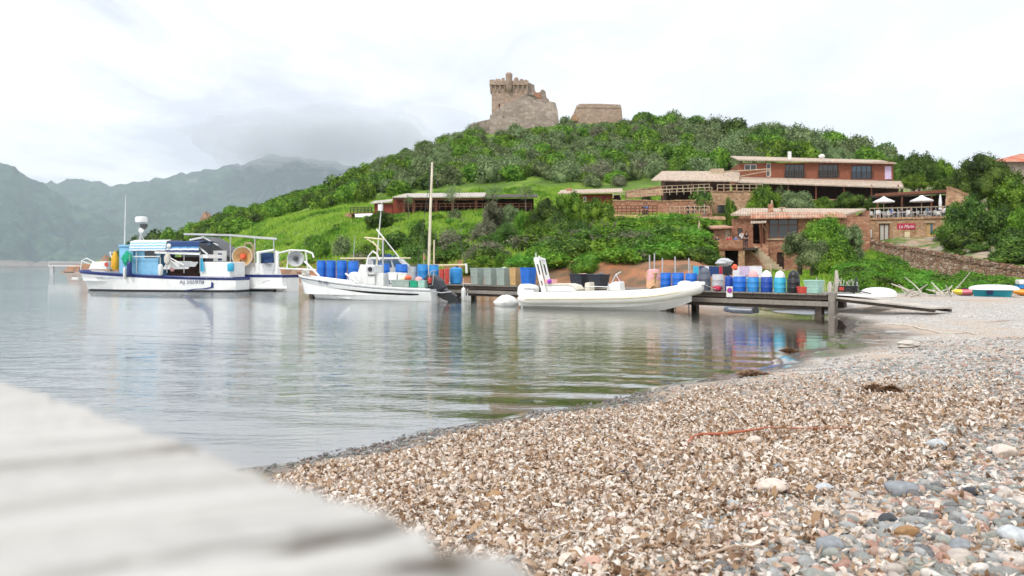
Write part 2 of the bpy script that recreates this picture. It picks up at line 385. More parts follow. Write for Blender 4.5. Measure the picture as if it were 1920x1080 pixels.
COLS = {  # pixel column: A bank top, B slope, C terrace front, D terrace back, E grass top, F scrub, G ridge
    -300: [(300, 497), (310, 497), (320, 497), (330, 497), (340, 497), (350, 497), (360, 497)],
    100: [(238, 508), (241, 505), (244, 503), (247, 503), (250, 503), (253, 503), (256, 505)],
    200: [(206, 503), (212, 496), (217, 492), (222, 490), (226, 488), (230, 488), (236, 490)],
    300: [(172, 498), (177, 486), (182, 478), (187, 472), (192, 468), (197, 465), (204, 462)],
    350: [(146, 494), (152, 478), (158, 468), (164, 460), (170, 452), (176, 448), (184, 446)],
    420: [(122, 498), (128, 480), (135, 458), (142, 445), (150, 432), (158, 424), (168, 418)],
    520: [(93, 508), (100, 478), (112, 448), (120, 430), (132, 414), (148, 400), (168, 390)],
    600: [(80, 514), (90, 476), (104, 430), (112, 416), (126, 400), (146, 380), (172, 362)],
    640: [(76, 514), (88, 472), (103, 420), (112, 406), (126, 390), (148, 366), (175, 346)],
    760: [(70, 514), (84, 466), (103, 404), (113, 398), (128, 372), (152, 338), (186, 296)],
    880: [(65, 508), (80, 458), (103, 402), (113, 397), (130, 364), (155, 314), (190, 250)],
    1000: [(62, 500), (76, 452), (102, 402), (113, 397), (130, 352), (155, 302), (190, 236)],
    1150: [(57, 492), (70, 448), (98, 406), (110, 399), (128, 362), (155, 296), (190, 229)],
    1250: [(53, 498), (66, 456), (95, 408), (106, 404), (120, 372), (150, 306), (190, 238)],
    1310: [(50, 508), (64, 478), (93, 412), (104, 404), (114, 384), (146, 310), (186, 246)],
    1360: [(48, 524), (78, 513), (94, 450), (102, 398), (112, 384), (142, 318), (180, 252)],
    1420: [(46, 535), (82, 514), (97, 450), (103, 388), (116, 378), (138, 325), (174, 258)],
    1520: [(42, 545), (82, 514), (97, 440), (103, 386), (116, 376), (138, 325), (170, 264)],
    1640: [(40, 552), (76, 480), (84, 455), (101, 388), (116, 374), (136, 330), (160, 296)],
    1700: [(40, 552), (71, 503), (77, 470), (99, 396), (114, 372), (132, 340), (152, 312)],
    1780: [(40, 552), (64, 530), (70, 480), (94, 404), (108, 380), (128, 345), (150, 325)],
    1920: [(40, 551), (52, 547), (58, 508), (86, 430), (104, 372), (124, 345), (150, 325)],
    2600: [(40, 551), (52, 547), (58, 508), (86, 430), (104, 372), (124, 345), (150, 325)]}
ck = sorted(COLS); TY = []; TZ = []
for c_ in ck:
    kk = COLS[c_]; ys = [2, 12, 25, kk[0][0] - 5]; zs = [1.06, .86, .62, .5]
    if c_ >= 1520: ys[3] = 36; zs[3] = .47
    for (Y_, p_) in kk: ys.append(Y_); zs.append(EYE - (p_ - HY) * Y_ / F)
    ys += [kk[-1][0] + 60, 700]; zs += [zs[-1] * .6, 1.0]
    TY.append(ys); TZ.append(zs)
TY = np.array(TY, float); TZ = np.array(TZ, float); ckn = np.array(ck, float)
def sstep(v, a, b):
    t = np.clip((v - a) / (b - a), 0, 1); return t * t * (3 - 2 * t)
def vnoise(x, y, s, seed=0):
    """cheap smooth value noise"""
    x = x / s + seed * 17.3; y = y / s + seed * 9.1; xi = np.floor(x); yi = np.floor(y); fx = x - xi; fy = y - yi
    def h(a, b):
        q = np.sin(a * 127.1 + b * 311.7 + seed * 74.7) * 43758.5453; return q - np.floor(q)
    fx = fx * fx * (3 - 2 * fx); fy = fy * fy * (3 - 2 * fy)
    return (h(xi, yi) * (1 - fx) + h(xi + 1, yi) * fx) * (1 - fy) + (h(xi, yi + 1) * (1 - fx) + h(xi + 1, yi + 1) * fx) * fy
def table(px, Y, T):
    i = np.clip(np.searchsorted(ckn, px) - 1, 0, len(ckn) - 2); f = np.clip((px - ckn[i]) / (ckn[i + 1] - ckn[i]), 0, 1)
    yk = TY[i] * (1 - f)[:, None] + TY[i + 1] * f[:, None]; zk = TZ[i] * (1 - f)[:, None] + TZ[i + 1] * f[:, None]
    if T == 'rows': return yk
    z = zk[:, 0].copy()
    for k in range(yk.shape[1] - 1):
        t = np.clip((Y - yk[:, k]) / (yk[:, k + 1] - yk[:, k]), 0, 1); z = np.where(Y > yk[:, k], zk[:, k] + (zk[:, k + 1] - zk[:, k]) * t, z)
    return z
def ground_np(x, Y, rough=True):
    sh = x.shape; x = x.ravel().astype(float); Y = Y.ravel().astype(float)
    px = CX + F * x / np.maximum(Y, 2.0); s = sdist(x, Y); z = table(px, Y, 'z')
    near = 1 - sstep(Y, 30, 45)
    s2 = s + near * (vnoise(x, Y, 1.7, 1) - .5) * .55 + near * (vnoise(x, Y, 5, 2) - .5) * .7 * sstep(Y, 11, 16)
    k = .13 + (.05 - .13) * sstep(Y, 10, 20) + .06 * sstep(Y, 21, 26) + .9 * sstep(Y, 38, 46) * sstep(-px, -1430, -1320) + .9 * sstep(Y, 44, 58)
    lim = np.where(s2 > 0, s2 * k + .0, 0)
    land = np.minimum(z, lim)
    # soften the berm edge
    sea = np.maximum(s2 * (.10 + .05 * sstep(Y, 30, 45)), -3.5)
    z = np.where(s2 > 0, land, sea)
    if rough:
        z = z + sstep(Y, 44, 60) * (s > 0) * ((vnoise(x, Y, 3.0, 3) - .5) * .7 + (vnoise(x, Y, 1.1, 4) - .5) * .3) * np.minimum(s / 4, 1)
        z = z + near * (s2 > .3) * ((vnoise(x, Y, .9, 5) - .5) * .05 + (vnoise(x, Y, .35, 6) - .5) * .025)
    return z.reshape(sh)
def G(x, Y): return float(ground_np(np.array([x], float), np.array([Y], float))[0])
def Gp(px, Y): return G((px - CX) / F * Y, Y)
def at(px, Y, dz=0.0):
    x = (px - CX) / F * Y; return V(x, Y, G(x, Y) + dz)
def hit(px, py, y0=1.6, y1=230):
    """where the ray of that pixel meets the land"""
    Ys = y0 * (y1 / y0) ** np.linspace(0, 1, 900); x = (px - CX) / F * Ys
    z = ground_np(x, Ys); r = EYE - (py - HY) * Ys / F; k = np.nonzero(z >= r)[0]
    Y = Ys[k[0]] if len(k) else y1
    return V((px - CX) / F * Y, Y, float(z[k[0]]) if len(k) else 0.0)

# terrain: one sheet, fan-shaped, fine near the camera
nu, nv = 620, 640
uu = np.sinh(np.linspace(-1.75, 1.75, nu)) * .42; vv = np.concatenate([np.linspace(-5.2, 0, 40, endpoint=False), 7 * (np.exp(np.linspace(0, 1, nv - 40) * 4.46) - 1)])
UU, VV = np.meshgrid(uu, vv); TX = UU * (VV + 6); GZ = ground_np(TX, VV)
GZ = GZ - (VV > 420) * 0
v = np.stack([TX.ravel(), VV.ravel(), GZ.ravel()], 1)
ii, jj = np.meshgrid(np.arange(nu - 1), np.arange(nv - 1)); b0 = (jj * nu + ii).ravel()
terr = link('ground', npmesh('ground', v, np.stack([b0, b0 + 1, b0 + nu + 1, b0 + nu], 1)), None, None, True)
tag(terr, 'pebble beach rising into the grassy headland', 'ground', kind='structure')
def attr(me, name, arr):
    a = me.attributes.new(name, 'FLOAT', 'POINT'); a.data.foreach_set('value', np.asarray(arr, np.float32).ravel())
PX = CX + F * TX / np.maximum(VV, 2.0); SD = sdist(TX.ravel(), VV.ravel()).reshape(TX.shape)
def zones(px, Y, z, s):
    left = sstep(-px, -1440, -1340)
    g = left * sstep(Y, 55, 62) * sstep(z, 1.6, 3.2) + (1 - left) * sstep(Y, 39, 43) * sstep(z, .2, .5) * np.maximum(sstep(px, 1490, 1580), sstep(Y, 56, 62))
    path = sstep(px, 1650, 1690) * sstep(Y - np.interp(px, [1640, 1700, 1780, 1920], [83, 73, 65.5, 54.5]), 0, 1); g = g * (1 - path * .5)
    soil = np.maximum(left * sstep(Y, 38, 44) * (s > 0), path * .4)
    return np.clip(g, 0, 1), np.clip(soil, 0, 1)
gz, so = zones(PX, VV, GZ, SD)
attr(terr.data, 'grass', gz); attr(terr.data, 'soil', so)
attr(terr.data, 'wet', (1 - sstep(GZ, .035, .075 + .09 * vnoise(TX, VV, 1.3, 8))) * sstep(-VV, -60, -44))
def litter_mask(px, py):
    """dry sea-grass leaves: 1, bare pebbles: 0 (a band that runs along the beach)"""
    return sstep(1150 - .54 * (px - 1150) - py, -100, 130) * sstep(py, 690, 790)
PYs = HY + (EYE - GZ) * F / np.maximum(VV, 1.0)
attr(terr.data, 'litter', litter_mask(PX, PYs) * (VV > 0))
m, t = newmat('ground'); o = t.co('Object')
def A(n): return t.n('ShaderNodeAttribute', attribute_name=n).outputs['Fac']
def pebbles(scale):
    vo = t.n('ShaderNodeTexVoronoi', {'Vector': o, 'Scale': scale, 'Randomness': 1.0}); r = t.n('ShaderNodeSeparateColor', {0: vo.outputs['Color']}).outputs[0]
    c = t.ramp(r, [(0, (.20, .21, .20)), (.18, (.36, .37, .35)), (.36, (.52, .47, .42)), (.5, (.42, .30, .23)), (.62, (.66, .62, .57)), (.78, (.27, .29, .29)), (.9, (.72, .68, .64)), (1, (.14, .14, .15))], 'CONSTANT')
    return c, vo.outputs['Distance']
c1, d1 = pebbles(26); c2, d2 = pebbles(62)
pc = t.mix(t.ramp(t.noise(o, 1.2, 4), [(.42, 0), (.58, 1)]), c1, c2)
sandn = t.noise(t.mapping(o, (.5, .22, 1)), 1.0, 5, .6)
sand = t.mix(t.noise(o, 60, 3), (.36, .26, .18), (.60, .47, .36))
pc = t.mix(t.ramp(sandn, [(.44, 0), (.6, .8)]), pc, sand)
lc = t.mix(t.noise(o, 45, 4), (.12, .07, .035), (.42, .28, .17))
pc = t.mix(t.math('MULTIPLY', A('litter'), .85), pc, lc)
weed = t.noise(t.mapping(o, (.35, 1.1, 1), (4, 0, 0), (0, 0, .5)), 1.0, 6, .65)
pc = t.mix(t.ramp(weed, [(.58, 0), (.7, .8)]), pc, (.21, .115, .06))
pc = t.mix(t.math('MULTIPLY', A('wet'), .7), pc, (.10, .075, .055))
pc = t.mix(t.n('ShaderNodeMapRange', {0: t.n('ShaderNodeSeparateXYZ', {0: o}).outputs[2], 1: -.03, 2: -.16, 3: 0.0, 4: .85}).outputs[0], pc, (.33, .26, .06))
soil = t.mix(t.ramp(t.noise(o, .5, 6, .65), [(.35, 0), (.65, 1)]), (.13, .09, .05), (.42, .17, .075))
pc = t.mix(A('soil'), pc, soil)
gr = t.ramp(t.noise(o, .22, 6, .65), [(.3, (.04, .08, .010)), (.46, (.09, .17, .014)), (.58, (.16, .27, .022)), (.7, (.22, .28, .045))])
gr = t.mix(t.ramp(t.noise(o, 3, 4), [(.4, 0), (.7, .5)]), gr, (.10, .17, .02))
gf = t.math('ADD', A('grass'), t.math('MULTIPLY', t.math('SUBTRACT', t.noise(o, .8, 4), .5), 1.2))
pc = t.mix(t.math('MULTIPLY', t.ramp(gf, [(.4, 0), (.6, 1)]), t.math('GREATER_THAN', A('grass'), .02)), pc, gr)
hgt = t.math('ADD', t.math('MULTIPLY', d1, -1.0), t.math('MULTIPLY', t.noise(o, 9, 5), .8))
bn = t.n('ShaderNodeBump', {'Strength': .8, 'Distance': .03, 'Height': hgt})
rg = t.math('MULTIPLY_ADD', A('wet'), -.6, .9)
b = t.n('ShaderNodeBsdfPrincipled', {'Base Color': pc, 'Roughness': rg, 'Normal': bn.outputs[0], 'Coat Weight': A('wet'), 'Coat Roughness': .06, 'Coat IOR': 1.6})
t.out(b.outputs[0]); terr.data.materials.append(m)

# water
nu2, nv2 = 260, 420
uw = np.sinh(np.linspace(-2.6, 2.2, nu2)) * .3; vw = np.concatenate([np.linspace(2, 60, 330, endpoint=False), 60 * np.exp(np.linspace(0, 1, 90) * 5.2)])
UW, VW = np.meshgrid(uw, vw); XW = UW * (VW + 6) - 1.0
ZW = np.zeros_like(XW)
ZW += sstep(-VW, -30, -8) * (.012 * np.sin(VW * 5.2 + XW * 1.6 + 2 * vnoise(XW, VW, 2.5, 11)) * (vnoise(XW, VW, 3, 12)))
v = np.stack([XW.ravel(), VW.ravel(), ZW.ravel()], 1)
ii, jj = np.meshgrid(np.arange(nu2 - 1), np.arange(nv2 - 1)); b0 = (jj * nu2 + ii).ravel()
wat = link('water', npmesh('water', v, np.stack([b0, b0 + 1, b0 + nu2 + 1, b0 + nu2], 1)), None, None, True)
tag(wat, 'rippled grey-green water of the bay', 'water', kind='structure')
attr(wat.data, 'depth', np.clip(-ground_np(XW, VW, False), 0, 3.5))
m, t = newmat('water'); o = t.co('Object')
def A(n): return t.n('ShaderNodeAttribute', attribute_name=n).outputs['Fac']
r1 = t.noise(t.mapping(o, (.55, 1.7, 1), (0, 0, 0), (0, 0, R(-8))), 1.5, 3, .5, .3)
r2 = t.noise(t.mapping(o, (1.4, 3.4, 1), (3, 1, 0), (0, 0, R(12))), 2.6, 3, .55, .6)
r3 = t.noise(t.mapping(o, (.10, .42, 1), (9, 1, 0), (0, 0, R(-5))), 1.0, 3, .5, .2)
patch = t.ramp(t.noise(t.mapping(o, (.06, .12, 1)), 1.0, 3), [(.35, .35), (.65, 1.0)])
hh = t.math('ADD', t.math('MULTIPLY', r1, .028), t.math('MULTIPLY', r2, .012))
wx_ = t.n('ShaderNodeMapRange', {0: t.n('ShaderNodeSeparateXYZ', {0: o}).outputs[0], 1: -9.0, 2: 3.0, 3: 2.1, 4: .75}).outputs[0]
hh = t.math('MULTIPLY', t.math('MULTIPLY', hh, patch), wx_)
hh = t.math('ADD', hh, t.math('MULTIPLY', r3, .020))
hh = t.math('MULTIPLY', hh, t.n('ShaderNodeMapRange', {0: A('depth'), 1: .02, 2: .35, 3: .25, 4: 1.0}).outputs[0])
bn = t.n('ShaderNodeBump', {'Strength': 1.0, 'Distance': 1.0, 'Height': hh})
fr = t.n('ShaderNodeFresnel', {'IOR': 1.34, 'Normal': bn.outputs[0]}); frp = t.math('POWER', fr.outputs[0], .44)
gl = t.n('ShaderNodeBsdfGlossy', {0: (1, 1, 1, 1), 1: .02, 'Normal': bn.outputs[0]})
dep = t.math('SUBTRACT', 1.0, t.math('EXPONENT', t.math('MULTIPLY', A('depth'), -.6)))
body = t.n('ShaderNodeBsdfDiffuse', {0: (.012, .055, .058, 1)})
tr = t.n('ShaderNodeBsdfTransparent', {0: t.mix(dep, (.97, .96, .92), (.72, .72, .42))})
under = t.n('ShaderNodeMixShader', {0: dep, 1: tr.outputs[0], 2: body.outputs[0]})
su = t.n('ShaderNodeMixShader', {0: frp, 1: under.outputs[0], 2: gl.outputs[0]})
t.out(su.outputs[0]); wat.data.materials.append(m)
#@@PART2
# ------------------------------------------------------------------ far mountains
def mountain(name, ctrl, Y0, Y1, seed, label, k0=-700, k1=1700, n=420, mrow=110):
    px = np.linspace(k0, k1, n); ridge = np.interp(px, [c[0] for c in ctrl], [c[1] for c in ctrl])
    tt = np.linspace(0, 1.25, mrow); PXm, T = np.meshgrid(px, tt)
    YR = Y1 + 60 * (vnoise(PXm, PXm * 0, 300, seed) - .5); Ym = Y0 + (YR - Y0) * T; Xm = (PXm - CX) / F * Ym
    H = EYE + (HY - ridge[None, :]) * Y1 / F
    f = np.where(T < 1, np.sin(np.clip(T, 0, 1) * math.pi / 2) ** 1.15, 1 - (T - 1) * 1.6)
    gul = np.abs(vnoise(Xm, Ym, 170, seed + 1) - .5) * 2; g2 = np.abs(vnoise(Xm + Ym, Ym, 64, seed + 2) - .5) * 2; g3 = vnoise(Xm, Ym, 21, seed + 3); g4 = vnoise(Xm, Ym, 10, seed + 4)
    env = np.sin(np.clip(T, 0, 1) * math.pi) ** .6
    Z = H * f - env * (1 - gul) * 64 - env * (1 - g2) * 26 + (g3 - .5) * 13 * np.clip(T * 4, 0, 1) + (g4 - .5) * 7 * np.clip(T * 4, 0, 1) + (vnoise(PXm, PXm * 0, 14, seed + 5) - .5) * 9 * np.clip(T * 4, 0, 1)
    Z = np.where(T <= 0, -2, Z); vv_ = np.stack([Xm.ravel(), Ym.ravel(), Z.ravel()], 1)
    i, j = np.meshgrid(np.arange(n - 1), np.arange(mrow - 1)); b = (j * n + i).ravel()
    o = link(name, npmesh(name, vv_, np.stack([b, b + 1, b + n + 1, b + n], 1)), 'mountain', None, True)
    o.scale = (3.1, 3.1, 3.1); return tag(o, label, 'mountain', kind='structure')
m, t = newmat('mountain'); o = t.co('Object')
gp = t.n('ShaderNodeSeparateXYZ', {0: o})
scrub = t.ramp(t.noise(o, .024, 9, .72), [(.36, (.006, .026, .018)), (.5, (.022, .062, .036)), (.66, (.07, .12, .065))])
rk = t.noise(t.mapping(o, (1, 1, .45)), .018, 8, .72)
hi = t.math('ADD', t.math('MULTIPLY', t.math('SUBTRACT', gp.outputs[2], 110), .0022), t.math('MULTIPLY', gp.outputs[0], .0003), clamp=False)
rock = t.ramp(t.noise(o, .09, 7, .7), [(.35, (.12, .10, .09)), (.6, (.34, .30, .27))])
c = t.mix(t.ramp(t.math('ADD', rk, t.math('MULTIPLY', hi, .25)), [(.60, 0), (.72, .75)]), scrub, rock)
shore = t.ramp(gp.outputs[2], [(0, 1), (.999, 1)])
low = t.math('LESS_THAN', t.math('ADD', gp.outputs[2], t.math('MULTIPLY', t.noise(o, .016, 4), -22)), -2.0)
c = t.mix(low, c, (.20, .16, .13))
bn = t.n('ShaderNodeBump', {'Strength': 1.0, 'Distance': 16.0, 'Height': t.noise(o, .05, 7, .7)})
t.out(t.n('ShaderNodeBsdfPrincipled', {'Base Color': c, 'Roughness': 1.0, 'Specular IOR Level': .1, 'Normal': bn.outputs[0]}).outputs[0])
mountain('mountain', [(-700, 230), (-300, 265), (-80, 290), (0, 301), (30, 312), (60, 332), (95, 350), (140, 385), (200, 415), (280, 450), (360, 480), (430, 505), (1700, 540)], 1450, 2000, 3,
         'nearer scrub-covered mountain slope falling from the left edge to the bay', k0=-700, k1=500)
mountain('mountain', [(-400, 345), (-100, 350), (40, 347), (95, 344), (130, 338), (170, 338), (205, 345), (240, 345), (290, 332), (340, 325), (400, 315), (450, 305), (500, 292), (560, 290), (620, 300), (700, 315), (900, 330), (1200, 380), (1700, 420)], 1750, 2750, 9,
         'farther rocky mountain ridge running into the low cloud above the bay')

# ------------------------------------------------------------------ old fort on the hill
def fort():
    Y = 188.0; f = Fr('stone_fort', 918, Y, 1047, Y, 0.0, 'ruined pink-stone watchtower with battlements and a grey buttressed base on the hilltop', 'fort'); r = f.root
    P = lambda px, py: (f.P(px, py).x, f.P(px, py).z)
    zb = Gp(960, Y) - 3
    # keep: four-sided, slightly battered, corner towards the viewer's right
    b = MB(); x0, x1 = f.x(920), f.x(989); z1 = f.P(950, 160).z; d = 9.5
    b.slab([(x0 + .25, 0, z1), (x1, 0, z1), (x1, d, z1), (x0 + .25, d, z1)], z1 - zb)
    b.build('keep', 'tower_warm', r)
    # machicolated parapet with corbels, drawn a little wider than the keep
    p = MB(); zt = f.P(950, 152).z; xl, xr = f.x(918), f.x(991)
    for a, c2 in (((xl, -.55, z1), (xr, .25, zt)), ((xl, d - .25, z1), (xr, d + .55, zt)), ((xl, .25, z1), (xl + .8, d - .25, zt)), ((xr - .8, .25, z1), (xr, d - .25, zt))): p.box(a, c2)
    p.build('parapet', 'tower_warm', r)
    n = 9
    for i in range(n):
        x = xl + .3 + (xr - xl - .6) * i / (n - 1); c = MB(); c.prism([(x - .17, z1), (x + .17, z1), (x + .17, z1 - 1.7), (x - .17, z1 - 1.7)], -.5, .05, 1); c.v[2] = (c.v[2][0], -.08, c.v[2][2]); c.v[3] = (c.v[3][0], -.08, c.v[3][2])
        c.build('corbel', 'tower_warm', r)
    for px, w_, h_ in ((923, 9, 1.8), (934, 10, 3.2), (943.5, 6, 5.0), (968, 9, 4.4), (978, 7, 3.0), (986, 6, 1.6)):
        q = MB(); x = f.x(px); q.box((x - w_ * .06, -.52, zt + .003), (x + w_ * .06, .2, zt + h_ * .125)); q.build('merlon', 'tower_warm', r)
        q = MB(); q.box((x - w_ * .06, d - .2, zt + .003), (x + w_ * .06, d + .5, zt + h_ * .125)); q.build('merlon', 'tower_warm', r)
    q = MB(); xa, xb = f.x(947), f.x(961.5); za = f.P(955, 166).z; zc = f.P(955, 137).z; cx = (xa + xb) / 2
    q.lathe([(.25, za - .9), (.78, za - .1), (.80, zc - .7), (.86, zc - .68), (.8, zc - .3), (.45, zc - .02), (.1, zc + .05)], (cx, -.5, 0), 9); q.build('turret', 'tower_warm', r, True)
    q = MB(); x = f.x(968.5); q.lathe([(.25, zt), (.3, zt + .7), (.22, zt + .9), (.3, zt + 1.15), (.05, zt + 1.3)], (x, 1.5, 0), 8); q.build('chimney', 'tower_warm', r)
    for px, py, w_, h_ in ((935.5, 171.5, 1.6, 3.5), (936, 197.5, 2.2, 6), (989, 166, 1.4, 3), (959, 167, 1.8, 3), (944, 222, 1.3, 4)):
        q = MB(); c = f.P(px, py); yo = -.06 if py < 200 else -1.6
        q.cbox((c.x, yo, c.z), (w_ * .125, .1, h_ * .125)); q.build('slit_window', 'interior', r)
    # curtain wall that steps down on the right
    q = MB(); q.prism([P(983, 156), P(989, 152), P(1002, 158), P(1003, 168), P(1006, 173), P(1013, 171.5), P(1014, 168), P(1018, 166.5), P(1023, 170), P(1025, 182), P(1030, 186), P(1031, 215), P(983, 215)], .6, 5.0); q.build('curtain_wall', 'tower_grey', r)
    q = MB(); q.prism([P(1001.5, 171), P(1008, 173), P(1014, 172), P(1015, 184), P(1004, 186)], .35, .6 - .003); q.build('wall_remnant', 'red_stone', r)
    # sloping bastion in front, battered: top polygon set back, foot forward
    prof = [(919, 214), (921, 218), (935, 205), (950, 194), (968, 188), (984, 177), (1000, 179), (1012, 185), (1026, 188), (1042, 192), (1046, 209), (1048, 232), (1049, 262), (917, 262)]
    q = MB(); n = len(prof); fr_ = []; 
    for (a, b_) in prof:
        x, z = P(a, b_); k = (f.P(950, 176).z - z) / 10.0
        fr_.append((x, -.2 - 1.4 * max(0, k) + (.8 if a > 1000 else 0), z))
    bk = [(x, 11.0, z) for (x, y, z) in fr_]
    q.add(fr_ + bk, [tuple(range(n))[::-1], tuple(range(n, 2 * n))] + [(i, (i + 1) % n, (i + 1) % n + n, i + n) for i in range(n)])
    q.build('bastion', 'tower_grey', r)
    q = MB(); pr = [(880, 236), (884, 232), (900, 227), (919, 223), (921, 262), (879, 262)]; q.prism([P(*p_) for p_ in pr], .3, 1.6); q.build('low_wall', 'tower_grey', r)
    # second, lower battery on the right
    g = Fr('stone_battery', 1078, 190, 1166, 190, 0.0, 'low ruined stone battery standing on the ridge to the right of the watchtower', 'fort')
    P2 = lambda px, py, o=0: (g.P(px, py).x, g.P(px, py).z)
    q = MB(); q.prism([P2(1071, 236), P2(1079, 214), P2(1081, 198), P2(1086, 195.5), P2(1110, 195), P2(1150, 196.5), P2(1164, 197), P2(1166, 206), P2(1168, 236)], 0, 9); q.build('wall', 'tower_warm', g.root)
    q = MB(); q.prism([P2(1081, 198), P2(1088, 194.8), P2(1125, 194.6), P2(1164, 196.4), P2(1165, 203), P2(1082, 202)], -.12, -.003); q.build('parapet', 'tower_warm', g.root)
    q = MB(); q.prism([P2(1068, 228), P2(1073, 216), P2(1080, 217), P2(1082, 228)], -1.0, 1.0); q.build('rubble', 'ochre_stone', g.root)
fort()

# ------------------------------------------------------------------ building helpers (local frame of an Fr)
def wallh(x0, x1, z0, z1, y0, y1, holes=()):
    """an upright wall with real openings; holes are (xa, xb, za, zb)"""
    q = MB(); xs = sorted({x0, x1, *[min(max(h[0], x0), x1) for h in holes], *[min(max(h[1], x0), x1) for h in holes]}); zs = sorted({z0, z1, *[min(max(h[2], z0), z1) for h in holes], *[min(max(h[3], z0), z1) for h in holes]})
    for i in range(len(xs) - 1):
        for j in range(len(zs) - 1):
            cx, cz = (xs[i] + xs[i + 1]) / 2, (zs[j] + zs[j + 1]) / 2
            if not any(h[0] < cx < h[1] and h[2] < cz < h[3] for h in holes): q.box((xs[i], y0, zs[j]), (xs[i + 1], y1, zs[j + 1]))
    return q
def window(root, x0, x1, z0, z1, y, cols=2, rows=1, mat='brown_wood', pane='glass', fr=.07, name='window', curtain=False):
    q = MB()
    q.box((x0, y, z0), (x1, y + .08, z0 + fr)); q.box((x0, y, z1 - fr), (x1, y + .08, z1)); q.box((x0, y, z0 + fr), (x0 + fr, y + .08, z1 - fr)); q.box((x1 - fr, y, z0 + fr), (x1, y + .08, z1 - fr))
    for i in range(1, cols):
        x = x0 + (x1 - x0) * i / cols; q.box((x - fr * .4, y + .005, z0 + fr), (x + fr * .4, y + .07, z1 - fr))
    for j in range(1, rows):
        z = z0 + (z1 - z0) * j / rows if rows > 2 else z0 + (z1 - z0) * .68; q.box((x0 + fr, y + .008, z - fr * .35), (x1 - fr, y + .068, z + fr * .35))
    w_ = q.build(name, mat, root)
    g = MB(); g.box((x0 + fr, y + .04, z0 + fr), (x1 - fr, y + .052, z1 - fr)); g.build('pane', pane, w_)
    if curtain:
        c = MB(); n = 14; rows_ = [[(x0 + .1 + (x1 - x0) * .42 * k / n, y + .14 + .03 * math.sin(k * 1.9), z) for k in range(n + 1)] for z in (z0 + .1, z1 - .1)]; c.grid(rows_); c.build('curtain', 'curtain', w_)
    return w_
def railing(root, pts, h=1.0, n=8, mat='brown_wood', name='railing', mid=2, r=.035):
    q = MB()
    for a, b in zip(pts[:-1], pts[1:]):
        a, b = Vector(a), Vector(b)
        for k in range(1, mid + 2): q.tube([a + V(0, 0, h * k / (mid + 1)), b + V(0, 0, h * k / (mid + 1))], r, 5)
        for i in range(n + 1): p = a.lerp(b, i / n); q.tube([p, p + V(0, 0, h)], r * 1.2, 5)
    return q.build(name, mat, root)

# ------------------------------------------------------------------ lower stone restaurant with its terrace
f = Fr('stone_restaurant', 1372, 84, 1640, 80, 0.0, 'two-storey red stone restaurant with a tiled roof and a big timber window above the barrels', 'restaurant'); r = f.root
z0 = .5; zr = lambda px, py: f.P(px, py).z
xa, xb = f.x(1372), f.x(1632); zt = zr(1500, 408)
wx = [f.x(p) for p in (1441, 1497)]; wz = (zr(1470, 447), zr(1470, 409.5))
holes = [(wx[0], wx[1], wz[0], wz[1]), (f.x(1457), f.x(1470), zr(1463, 505), zr(1463, 473)), (f.x(1519), f.x(1535), zr(1527, 437), zr(1527, 420)), (f.x(1412), f.x(1435), zr(1424, 458), zr(1424, 414)), (f.x(1383), f.x(1392), zr(1388, 446), zr(1388, 428))]
wallh(xa, xb, z0, zt, 0, .45, holes).build('wall', 'red_stone', r)
q = MB(); q.box((xa, .45, z0), (xa + .4, 9, zt)); q.box((xb - .4, .45, z0), (xb, 9, zt + .6)); q.box((xa + .4, 8.6, z0), (xb - .4, 9, zt + 1)); q.build('wall', 'red_stone', r)
q = MB(); q.box((xa + .4, .45, zr(1470, 452)), (xb - .4, 8.6, zr(1470, 449))); q.box((xa + .4, 4, z0), (xb - .4, 4.1, zt)); q.build('floor', 'interior', r)
# roof: pale back slope rising behind a terracotta eaves band
def roofsheet(q, pts, h=.16): q.slab(pts, h)
q = MB(); e0, e1 = f.P(1376, 398.5, -.5), f.P(1602, 402, -.5)
q.slab([(f.x(1370), -.6, zr(1372, 402)), (xb - 2.4, -.6, zr(1600, 402)), (xb + .3, 5.5, f.P(1632, 391, 5.5).z), (f.x(1392, 5.5), 5.5, f.P(1392, 390, 5.5).z)], .18)
q.build('roof', 'roof_pale', r)
q = MB(); q.slab([(f.x(1408), -.95, zr(1410, 409)), (f.x(1586), -.95, zr(1586, 407)), (xb - 2.6, -.2, zr(1600, 400) + .12), (f.x(1408), -.2, zr(1410, 400.5) + .12)], .14); q.build('eaves', 'roof_terracotta', r)
q = MB(); x = f.x(1445, 1.5); zc = zr(1445, 394.5)
q.box((x - .26, 1.2, zc - .5), (x + .26, 1.75, zc + .75)); ch = q.build('chimney', 'red_stone', r)
q = MB(); q.box((x + .02, 1.3, zc + .753), (x + .2, 1.65, zc + 1.15)); q.build('chimney_cap', 'pale_wood', ch)
q = MB(); x = f.x(1466, 1.5); q.box((x - .35, 1.3, zc + .3), (x + .35, 1.9, zc + .4)); q.box((x - .1, 1.5, zc - .5), (x + .1, 1.7, zc + .3)); q.build('vent', 'pale_wood', r)
window(r, wx[0], wx[1], wz[0], wz[1], .12, 3, 2, 'brown_wood', fr=.12)
q = MB(); q.box((wx[0] - .15, -.12, wz[0] - .16), (wx[1] + .15, .1, wz[0] - .003)); q.build('sill', 'pale_wood', r)
window(r, f.x(1519), f.x(1535), zr(1527, 437), zr(1527, 420), .2, 2, 1, 'brown_wood')
window(r, f.x(1383), f.x(1392), zr(1388, 446), zr(1388, 428), .2, 1, 1, 'brown_wood')
q = MB(); q.box((f.x(1457.3), .2, z0), (f.x(1469.7), .26, zr(1463, 473.3))); q.build('door', 'interior', r)
q = MB(); q.box((f.x(1424), .25, zr(1424, 458)), (f.x(1434.5), .32, zr(1424, 414.5))); q.build('door', 'brown_wood', r)
